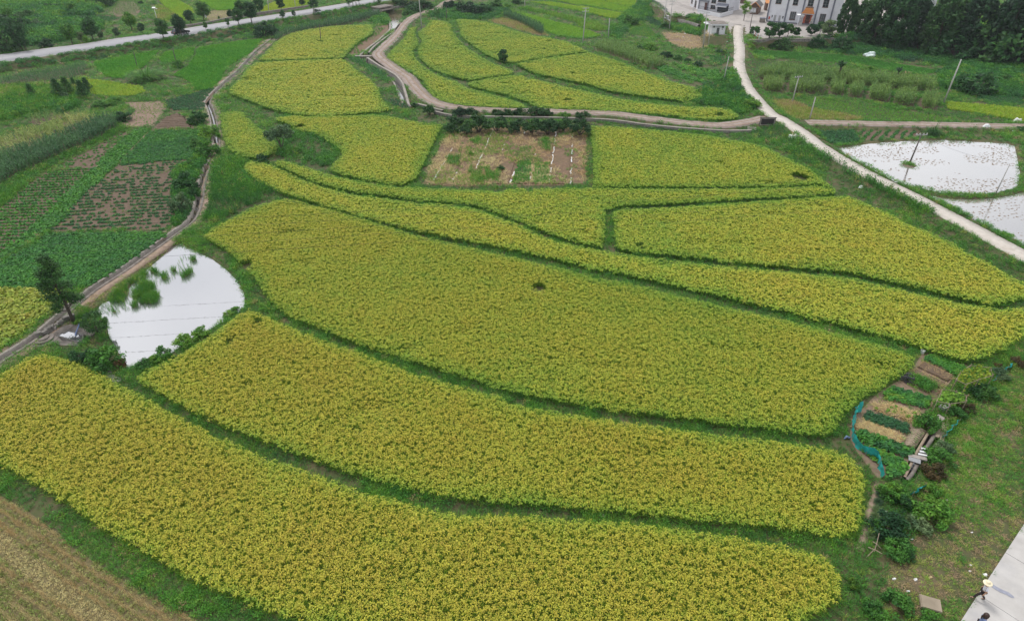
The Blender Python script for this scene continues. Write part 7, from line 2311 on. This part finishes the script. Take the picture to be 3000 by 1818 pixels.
for k, (p, L_, a_) in enumerate((((1350, 960), 3.2, 1.0), ((1390, 930), 2.6, 1.05), ((1300, 1000), 1.4, .9))):
    gbox('G', p, (L_, .28, .10), a_, '%s weathered timber from the right beside the teal net' % ORD[[1, 0, 2][k]], 'timber', 'timber', 'wood', .1, group='timber pile beside the ditch')
gbox('G', (1295, 870), (.75, .55, .35), .5, 'pale box standing under the vine trellis', 'box', 'box', 'coping', .2)
gbox('G', (1370, 735), (1.0, .5, .4), .4, 'grey-white trough half hidden under the vine trellis', 'trough', 'trough', 'pole', .2)
c = ground_at(PX('G', [(1125, 125)])[0])
tag(MB().lathe((0, 0, 0), [(.16, 0), (.2, .3), (.21, .32)], 10).build('bucket', M['plastic'], None, loc=(c.x, c.y, 0)), 'white bucket at the top corner of the kitchen garden', 'bucket')

# teal nets: draped sheets between stakes
def net(pts, label, h=.75, frame='G', seed=0):
    ln = smooth_line(G(frame, pts), .25)
    rs = np.random.RandomState(seed)
    t0 = thing('garden_net', label, 'net', (0, 0, 0), group='teal nets of the kitchen garden')
    n = len(ln)
    tt = np.gradient(ln, axis=0)
    tt /= np.linalg.norm(tt, axis=1)[:, None] + 1e-9
    nn = np.stack([-tt[:, 1], tt[:, 0]], 1)
    V = []
    rows = 5
    sag = np.abs(np.sin(np.arange(n) * .25 / 1.3 * math.pi / 1.0))
    for j in range(rows):
        s = j / (rows - 1)
        z = h * s * (1 - .22 * sag * s) + .01
        off = .10 * np.sin(np.arange(n) * 1.7 + j) * (1 - s * .4) + .05 * rs.randn(n) + (1 - s) * .12
        V.append(np.column_stack([ln + nn * off[:, None], z]))
    V = np.vstack(V)
    i = np.arange(n - 1)
    F = np.vstack([np.stack([j * n + i, j * n + i + 1, (j + 1) * n + i + 1, (j + 1) * n + i], 1) for j in range(rows - 1)])
    link('mesh_sheet', np_mesh('mesh_sheet', V, F, smooth=True), M['net'], t0)
    for k in range(0, n, 5):
        MB().tube([(ln[k][0], ln[k][1], -.1), (ln[k][0] + .03, ln[k][1], h + .12)], .02, 5).build('stake', M['wood'], t0)
net([(445,755),(390,770),(360,870),(345,960),(340,1020),(350,1090),(410,1180),(500,1245),(610,1290),(632,1380),(665,1493)], 'long curving teal net along the left of the kitchen garden', 1.0, seed=1)
net([(1350,1078),(1430,990),(1520,900)], 'short teal net beside the timbers', .6, seed=2)
net([(1895,465),(1950,395),(2020,345),(2095,285)], 'teal net at the upper right edge of the garden', .6, seed=3)
net([(960,205),(1020,165),(1085,118)], 'dark teal net scrap below the ditch end', .6, 'S', seed=4)
c = G('G', [(300, 1060)])[0]
tag(MB().tube([(-.25, -.1, .05), (-.05, .05, .18), (.15, -.02, .1), (.3, .1, .05)], [.05, .1, .09, .04], 6).build('blue_rag', M['blue'], None, True, (c[0], c[1], .02)), 'small blue rag beside the long teal net', 'rag')

# vine trellises: pole frame under a leafy canopy
def trellis(pts, label, mat, h=1.5, seed=0):
    q = G('G', pts, z=h * .8)
    t0 = thing('vine_trellis', label, 'trellis', (0, 0, 0))
    for p in q:
        MB().tube([(p[0], p[1], -.1), (p[0] + .05, p[1], h + .15)], .03, 5).build('post', M['wood'], t0)
    for i in range(len(q)):
        a, b = q[i], q[(i + 1) % len(q)]
        MB().tube([(a[0], a[1], h), (b[0], b[1], h + .05)], .025, 5).build('rail', M['wood'], t0)
    rs = np.random.RandomState(seed)
    p = grid_in(q, .17, .4, .5, seed)
    z = h + .12 * rs.randn(len(p)) + .25 * (vnoise(p[:, 0], p[:, 1], .9, seed) - .3)
    C = np.vstack([np.column_stack([p, z]), np.column_stack([p + rs.randn(len(p), 2) * .1, z - .15 - .6 * rs.rand(len(p)) ** 2])])
    C = C[vnoise(C[:, 0], C[:, 1], .6, seed + 2) > .22]
    v, f_, a_ = leaves(rs, C, .12, up=1.1, aspect=.85)
    link('vine_leaves', np_mesh('vine_leaves', v, f_, {'v': a_}), M[mat], t0)
trellis([(1640,290),(1860,320),(1880,400),(1720,450),(1590,500),(1480,450),(1530,370)], 'yellowing vine trellis at the top right of the kitchen garden', 'vine', 1.5, 1)
trellis([(1340,545),(1480,570),(1600,620),(1590,680),(1420,710),(1270,680)], 'bright green vine trellis in the middle of the ditch side', 'tree_light', 1.2, 2)
for b, t, lb, m_, w_, k_ in (((965,432),(960,345),'dark purple-grey bush on the edge of the bare beds','purple',1.1,'bush'), ((1500,830),(1490,720),'leafy bush hanging over the timbers','tree_light',1.2,'bush'), ((1150,930),(1150,760),'green bean bush left of the concrete ditch','tree_light',1.0,'bush'),
    ((1780,590),(1770,450),'rust-tipped bush below the yellowing trellis','tree',1.3,'bush'), ((1950,400),(1945,285),'grey-green rounded bush beside the upper teal net','tree_olive',1.2,'bush'), ((1600,760),(1600,670),'brownish bush behind the middle trellis','rust',1.3,'bush'),
    ((1350,1190),(1345,1090),'dull green bush right of the ditch','tree_olive',1.3,'bush'), ((1300,1310),(1270,1160),'bright green bush right of the stepping planks','tree_light',1.2,'bush'), ((1240,1460),(1220,1340),'reddish-green bush near the lower ditch end','rust',1.3,'bush'), ((1440,660),(1440,580),'low green growth under the middle trellis','tree_light',1.2,'bush'), ((2150,260),(2150,170),'brown-green bush at the right edge above the teal net','rust',1.3,'bush'), ((1950,280),(1945,235),'small dark red shrub by the upper teal net','rust',1.2,'bush')):
    tree(k_, 'G', b, t, lb, w_, mat=m_)
for b, t, lb, m_, w_ in (((740,200),(740,60),'bushy weeds at the lower end of the teal net','tree_light',1.1), ((700,560),(690,380),'big leafy bush beside the narrow dirt path','tree',1.2), ((1150,400),(1150,220),'dark bush topped with yellow leaves right of the path','tree_light',1.2), ((1010,520),(1000,420),'olive bush below the yellow-topped bush','tree_olive',1.4), ((860,290),(850,180),'small dark bush by the lower net scrap','tree',1.0), ((1180,160),(1170,60),'green bush near the white litter','tree_light',1.0),
    ((800,760),(790,640),'yellow-flowered squash mound by the broken sticks','tree_light',1.5), ((820,1340),(810,1230),'bright bush left of the concrete slab','tree_light',1.4), ((540,1380),(540,1290),'leafy bush in the gully at the bottom','tree_light',1.2), ((640,1480),(640,1400),'leafy bush at the bottom edge left of the slab','tree_light',1.4), ((1150,1480),(1140,1400),'green bush below the concrete slab','tree_light',1.3), ((350,1130),(350,1060),'small pale shrub beside the nearest rice','vine',1.0), ((920,840),(920,780),'blue-green broad bush at the squash mound','tree',1.4)):
    tree('bush', 'S', b, t, lb, w_, mat=m_)
for k, p in enumerate(((630,160),(610,240),(600,320),(580,390),(570,450),(545,520),(530,590))):
    tree('plume', 'S', (p[0], p[1] + 20), (p[0], p[1] - 25), '%s pale striped-leaf plant from the top along the dirt path' % ORD[k], 1.0, mat='tree_olive', name='striped_leaf_plant', cat='plant', group='striped-leaf plants along the path', h=.55)
# broken sticks, slab, litter
for k, (a, b, z0, z1) in enumerate((((510,720),(660,790),.3,.5), ((575,770),(628,570),.1,1.0), ((560,660),(650,740),.4,.2), ((490,830),(580,740),.05,.4))):
    A_, B_ = unp(PX('S', [a]), z0)[0], unp(PX('S', [b]), z1)[0]
    o = MB().tube([tuple(A_), tuple((A_ + B_) / 2 + np.array([.03, .02, .03])), tuple(B_)], [.03, .028, .02], 5).build('dead_stick', M['wood'])
    tag(o, '%s dead stick from the left in the tangle by the gully' % ORD[[0, 2, 3, 1][k]], 'stick', 'dead sticks by the gully')
c = G('S', [(1150, 1330)])[0]
sl_ = MB().box((0, 0, .16), (1.1, .85, .16), -.35, .06).box((0.02, -.02, .26), (1.04, .79, .05), -.35, .06).build('concrete_slab', M['slab_tan'], None, loc=(c[0], c[1], .02))
tag(sl_, 'thick tan concrete slab lying in the weeds near the pavement', 'slab')
rsl = random.Random(4)
for k, (fr_, p, s_) in enumerate((('S',(1005,1062),.3), ('S',(1160,1040),.28), ('S',(780,1055),.25), ('S',(1735,1010),.28), ('S',(1580,912),.16), ('S',(1575,975),.16), ('S',(1350,475),.16), ('S',(970,640),.2), ('S',(1290,150),.3), ('S',(1300,200),.3), ('S',(1260,180),.26), ('S',(1330,230),.24), ('S',(690,350),.22), ('S',(1240,470),.2), ('S',(1595,570),.16), ('S',(930,1185),.2),
    ('H2',(45,820),.5), ('H2',(1040,925),.5), ('H2',(1072,1018),.5), ('H1',(1775,597),.35), ('H1',(1830,580),.3), ('H1',(1885,615),.6), ('H1',(1855,668),.3), ('H3',(285,855),.4), ('H3',(310,880),.4), ('B3',(1430,130),.5), ('B3',(640,245),.35), ('B3',(380,150),.3), ('B5',(500,1028),.8), ('B5',(2385,235),1.6), ('B5',(2010,295),1.3), ('B3',(1512,630),.4), ('Q2',(250,562),.35), ('B1',(1045,105),.6), ('B5',(2330,362),.8))):
    c = ground_at(PX(fr_, [p])[0])
    n = rsl.randint(5, 7)
    poly = [(s_ * .5 * math.cos(6.283 * j / n) * (.7 + .6 * rsl.random()), s_ * .38 * math.sin(6.283 * j / n) * (.7 + .6 * rsl.random())) for j in range(n)]
    hh = s_ * .35
    base = [(x, y, 0) for x, y in poly]
    top = [(x * .55 + .03, y * .6, hh * (.6 + .6 * rsl.random())) for x, y in poly]
    fs_ = [tuple(range(n, 2 * n))] + [(j, (j + 1) % n, n + (j + 1) % n, n + j) for j in range(n)]
    o = MB().add(base + top, fs_).build('litter', M['plastic'] if k != 1 else M['gold'], None, loc=(c.x, c.y, c.z + (.02 if fr_ != 'B5' else .06)))
    where = {'S': 'on the weedy slope by the pavement', 'H2': 'beside the pump hut', 'H1': 'on the fallow patch', 'H3': 'in the villa yard', 'B3': 'around the orchard', 'B5': 'by the flooded paddy and track', 'Q2': 'on the bund between near rice fields', 'B1': 'above the withered corn'}[fr_]
    tag(o, 'scrap of pale litter %s' % where, 'litter', 'pale litter ' + where)
c = ground_at(PX('A5', [(615, 672)])[0])
rs = np.random.RandomState(12)
tb = bmesh.new()
bmesh.ops.create_icosphere(tb, subdivisions=3, radius=1.0)
for v in tb.verts:
    n_ = math.sin(v.co.x * 5 + 1) * .12 + math.sin(v.co.y * 6 + v.co.z * 4) * .14 + rs.randn() * .03
    v.co = v.co * (1 + n_)
    v.co.z = max(-.05, v.co.z * .75)
    v.co.x *= 1.25
me = bpy.data.meshes.new('tarp_bundle'); tb.to_mesh(me); tb.free()
me.transform(Matrix.Scale(1.25, 4))
tp = link('tarp_bundle', me, M['tarp'], None, (c.x, c.y, c.z + .02))
tag(tp, 'crumpled pale blue-white tarp bundle behind the deep green paddy', 'tarp')
c = unp(PX('V2', [(945, 385)]), 1.2)[0]
fl_ = thing('white_flag', 'small white cloth hanging under the big dark street tree', 'flag', tuple(c))
MB().tube([(0, 0, 0), (0, 0, 2.2)], .03, 5).build('pole', M['pole_dark'], fl_)
MB().add([(.02, 0, 2.1), (.55, .05, 1.7), (.5, .1, 1.2), (.02, 0, .9), (.02, .03, 2.1), (.55, .08, 1.7), (.5, .13, 1.2), (.02, .03, .9)], [(0, 1, 2, 3), (7, 6, 5, 4), (0, 4, 5, 1), (1, 5, 6, 2), (2, 6, 7, 3)]).build('cloth', M['plastic'], fl_)

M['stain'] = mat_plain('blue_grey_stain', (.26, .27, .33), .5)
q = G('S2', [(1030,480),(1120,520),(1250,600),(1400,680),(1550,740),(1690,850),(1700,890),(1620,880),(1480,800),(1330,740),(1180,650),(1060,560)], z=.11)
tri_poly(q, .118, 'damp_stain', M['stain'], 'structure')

# ------------------------------------------------------------------ washing place at the pond
pf = thing('washing_platform', 'old concrete washing platform with a water basin beside the pond', 'platform', (0, 0, 0))
for nm, pts, mt, z in (('slab', [(760,560),(930,520),(1030,525),(1120,600),(1410,635),(1420,700),(1100,690),(960,625)], 'concrete_old', .06), ('slab', [(940,500),(1150,345),(1400,300),(1240,420),(1150,470),(1115,460),(1025,520)], 'concrete_old', .10), ('slab', [(1250,415),(1400,305),(1560,300),(1720,480),(1640,540),(1500,495),(1380,455)], 'concrete_old', .08)):
    tri_poly(G('PB', pts), -.2, nm, M[mt], None, z + .2, pf)
strip(G('PB', [(1030,525),(1120,465),(1150,475),(1240,425),(1380,460),(1500,500),(1500,580),(1410,635),(1030,525)]), .07, .12, 'basin_rim', M['stone'], None, skirt=.6, parent=pf)
bw = tri_poly(G('PB', [(1040,525),(1122,470),(1150,480),(1242,432),(1380,466),(1492,505),(1492,578),(1408,628)]), .05, 'basin_water', M['pond'], None, 0, pf)
a, b = unp(PX('PB', [(1355, 495)]), .12)[0], unp(PX('PB', [(1435, 290)]), .3)[0]
MB().tube([tuple(a), tuple(b)], .06, 6).build('water_pipe', M['blue'], pf)
for k in range(3):                          # half-round steps
    c = G('PB', [(800 + 0 * k, 585)])[0]
    r_ = 1.25 - .38 * k
    pts = [(c[0] + r_ * math.cos(t), c[1] + r_ * math.sin(t)) for t in np.linspace(-2.0, 1.2, 10)] + [(c[0], c[1])]
    MB().prism(pts, -.1, .10 + .12 * k).build('round_step', M['concrete_old'], pf)
sw = thing('rubble_wall', 'low lichen-spotted rubble wall behind the washing platform', 'wall', (0, 0, 0))
wl = smooth_line(G('PB', [(730,545),(840,500),(960,400),(1090,320),(1200,250),(1310,215)]), .45)
rs = np.random.RandomState(8)
for i, p in enumerate(wl):
    for lv in range(2):
        MB().box((p[0] + rs.randn() * .05, p[1] + rs.randn() * .05, .14 + .26 * lv), (.42 + .15 * rs.rand(), .36 + .1 * rs.rand(), .26), rs.rand() * .8 + .4, rs.randn() * .1).build('stone', M['stone'], sw)
for k, p in enumerate(((1945,1205),(2000,1250),(2075,1290),(2120,1325))):
    c = G('PB', [p])[0]
    n = 7
    pts = [(.42 * math.cos(6.283 * j / n) * (.8 + .3 * rs.rand()), .3 * math.sin(6.283 * j / n) * (.8 + .3 * rs.rand())) for j in range(n)]
    o = MB().prism(pts, -.05, .1).build('stepping_stone', M['coping'], None, loc=(c[0], c[1], .02))
    tag(o, '%s flat stone from the left on the path at the pond corner' % ORD[k], 'stone', 'flat stones at the pond corner')
# stone facing of the ditch wall on the left
# reed islands in the pond
for k, (pts, lb) in enumerate((([(1300,700),(1340,640),(1430,560),(1530,570),(1540,620),(1450,690),(1330,725)], 'large reed island in the pond'), ([(1380,770),(1430,720),(1520,660),(1590,680),(1560,760),(1480,770)], 'reed island just below the large one'), ([(1480,430),(1580,450),(1570,475),(1490,455)], 'thin reed patch at the upper left pond bank'), ([(1600,490),(1660,480),(1655,530),(1610,535)], 'small round reed tuft near the pond bank'),
                               ([(1800,490),(1850,450),(1905,430),(1905,465),(1850,505),(1810,515)], 'slanted reed clump in the middle of the pond'), ([(1705,430),(1745,428),(1745,448),(1708,450)], 'tiny reed tuft left of the slanted clump'), ([(1295,775),(1360,760),(1365,795),(1325,820)], 'small reed tuft below the reed islands'), ([(1890,325),(1945,320),(1945,345),(1900,348)], 'tiny reed tuft at the upper right of the pond'), ([(1115,838),(1150,835),(1150,858),(1120,860)], 'tiny reed tuft at the lower left of the pond'))):
    q = G('P', pts, z=-.1)
    p = grid_in(q, .2, .3, .5, k)
    if len(p) < 3:
        p = np.vstack([p, q])
    t0 = thing('reed_clump', lb, 'reeds', (q[:, 0].mean(), q[:, 1].mean(), -.3), group='reed clumps in the pond')
    o = scatter('reeds', 'reed', np.column_stack([p - q.mean(0), np.zeros(len(p))]), .48 + .12 * np.random.RandomState(k).randn(len(p)), np.full(len(p), .8), parent=t0, seed=k)
    mb = MB().prism([tuple((v - q.mean(0)) * .8) for v in q], -.4, .07).build('mud', M['mud'], t0)
p = grid_in(G('P', [(760,930),(900,850),(1060,760),(1240,580),(1450,430),(1480,470),(1440,540),(1260,590),(1270,680),(1220,760),(1060,770),(900,860),(800,950)], z=-.1), .26, .3, .5, 4)
scatter('bank_reeds', 'reed', np.column_stack([p, np.maximum(Hgt(p), -.3)]), .56 + .15 * rs.randn(len(p)), np.full(len(p), .8), label='reeds and tall grass fringing the left bank of the pond', cat='reeds', seed=5)
p = grid_in(G('P', [(900,870),(1060,770),(1250,760),(1300,830),(1100,880),(950,890)], z=-.2), .35, .3, .5, 6)
p2 = grid_in(G('P', [(1480,470),(1700,440),(1830,280),(1950,300),(1880,420),(1700,560),(1560,600)], z=-.2), .5, .3, .5, 7)
p = np.vstack([p, p2])
scatter('sparse_reeds', 'reed', np.column_stack([p, np.full(len(p), -.32)]), .5 + .1 * rs.randn(len(p)), np.stack([np.full(len(p), .25)] * 2 + [np.full(len(p), .5)], 1), label='thin sparse reed stems standing in the shallow pond water', cat='reeds', seed=8)
# mud clods and stubble poking out of the flooded paddies
for wp, lb, sd in ((W1, 'mud clods and stubble breaking the surface of the flooded paddy', 21), (W2, 'rows of mud clods in the flooded paddy at the right edge', 22)):
    p = grid_in(wp, .55, .05, .5, sd, sp2=.55 if sd == 21 else .8)
    p = p[(fbm(p[:, 0], p[:, 1] * 2.5, 7, sd) > .52) & (dline(p, wp, True) > .4)]
    rs = np.random.RandomState(sd)
    n = len(p)
    a_ = rs.rand(n, 5) * .3 + np.arange(5) * 1.256
    rad = (.07 + .12 * rs.rand(n, 1)) * (.7 + .6 * rs.rand(n, 5))
    ring = np.stack([p[:, 0:1] + rad * 1.7 * np.cos(a_), p[:, 1:2] + rad * np.sin(a_), np.full((n, 5), -.06)], 2)
    top = np.column_stack([p, -.04 + .03 + .05 * rs.rand(n)])[:, None, :]
    V = np.concatenate([ring, top], 1).reshape(-1, 3)
    F = np.array([[6 * i + j, 6 * i + (j + 1) % 5, 6 * i + 5] for i in range(n) for j in range(5)])
    o = link('mud_clods', np_mesh('mud_clods', V, F), M['mud'])
    tag(o, lb, 'mud', None, 'stuff')
c = G('B5', [(1085, 750)])[0]
t0 = thing('grass_islet', 'grassy islet at the foot of the pole in the flooded paddy', 'islet', (c[0], c[1], 0))
MB().lathe((0, 0, -.2), [(1.1, 0), (.9, .28), (.5, .36), (.1, .38)], 12).build('mud', M['mud'], t0, True)
rs = np.random.RandomState(2)
p = rs.randn(60, 2) * .45
scatter('grass', 'grass', np.column_stack([p, np.full(60, .08)]), .5 + .1 * rs.randn(60), np.full(60, 1.0), parent=t0, seed=3)
# ------------------------------------------------------------------ thin humid air
hm, ht_, ho = newmat('humid_haze')
pv_ = ht_.nodes.new('ShaderNodeVolumePrincipled')
pv_.inputs['Color'].default_value = (.86, .92, 1.0, 1)
pv_.inputs['Density'].default_value = .00016
pv_.inputs['Anisotropy'].default_value = .2
ht_.links.new(pv_.outputs['Volume'], ho.inputs['Volume'])
hz = MB().bx(-3200, 3200, -2200, 3700, -3.5, 40).build('haze', hm)
tag(hz, 'thin pale haze over the fields', 'haze', None, 'stuff')
print('INSTANCES', NINST, 'OBJECTS', len(bpy.data.objects))
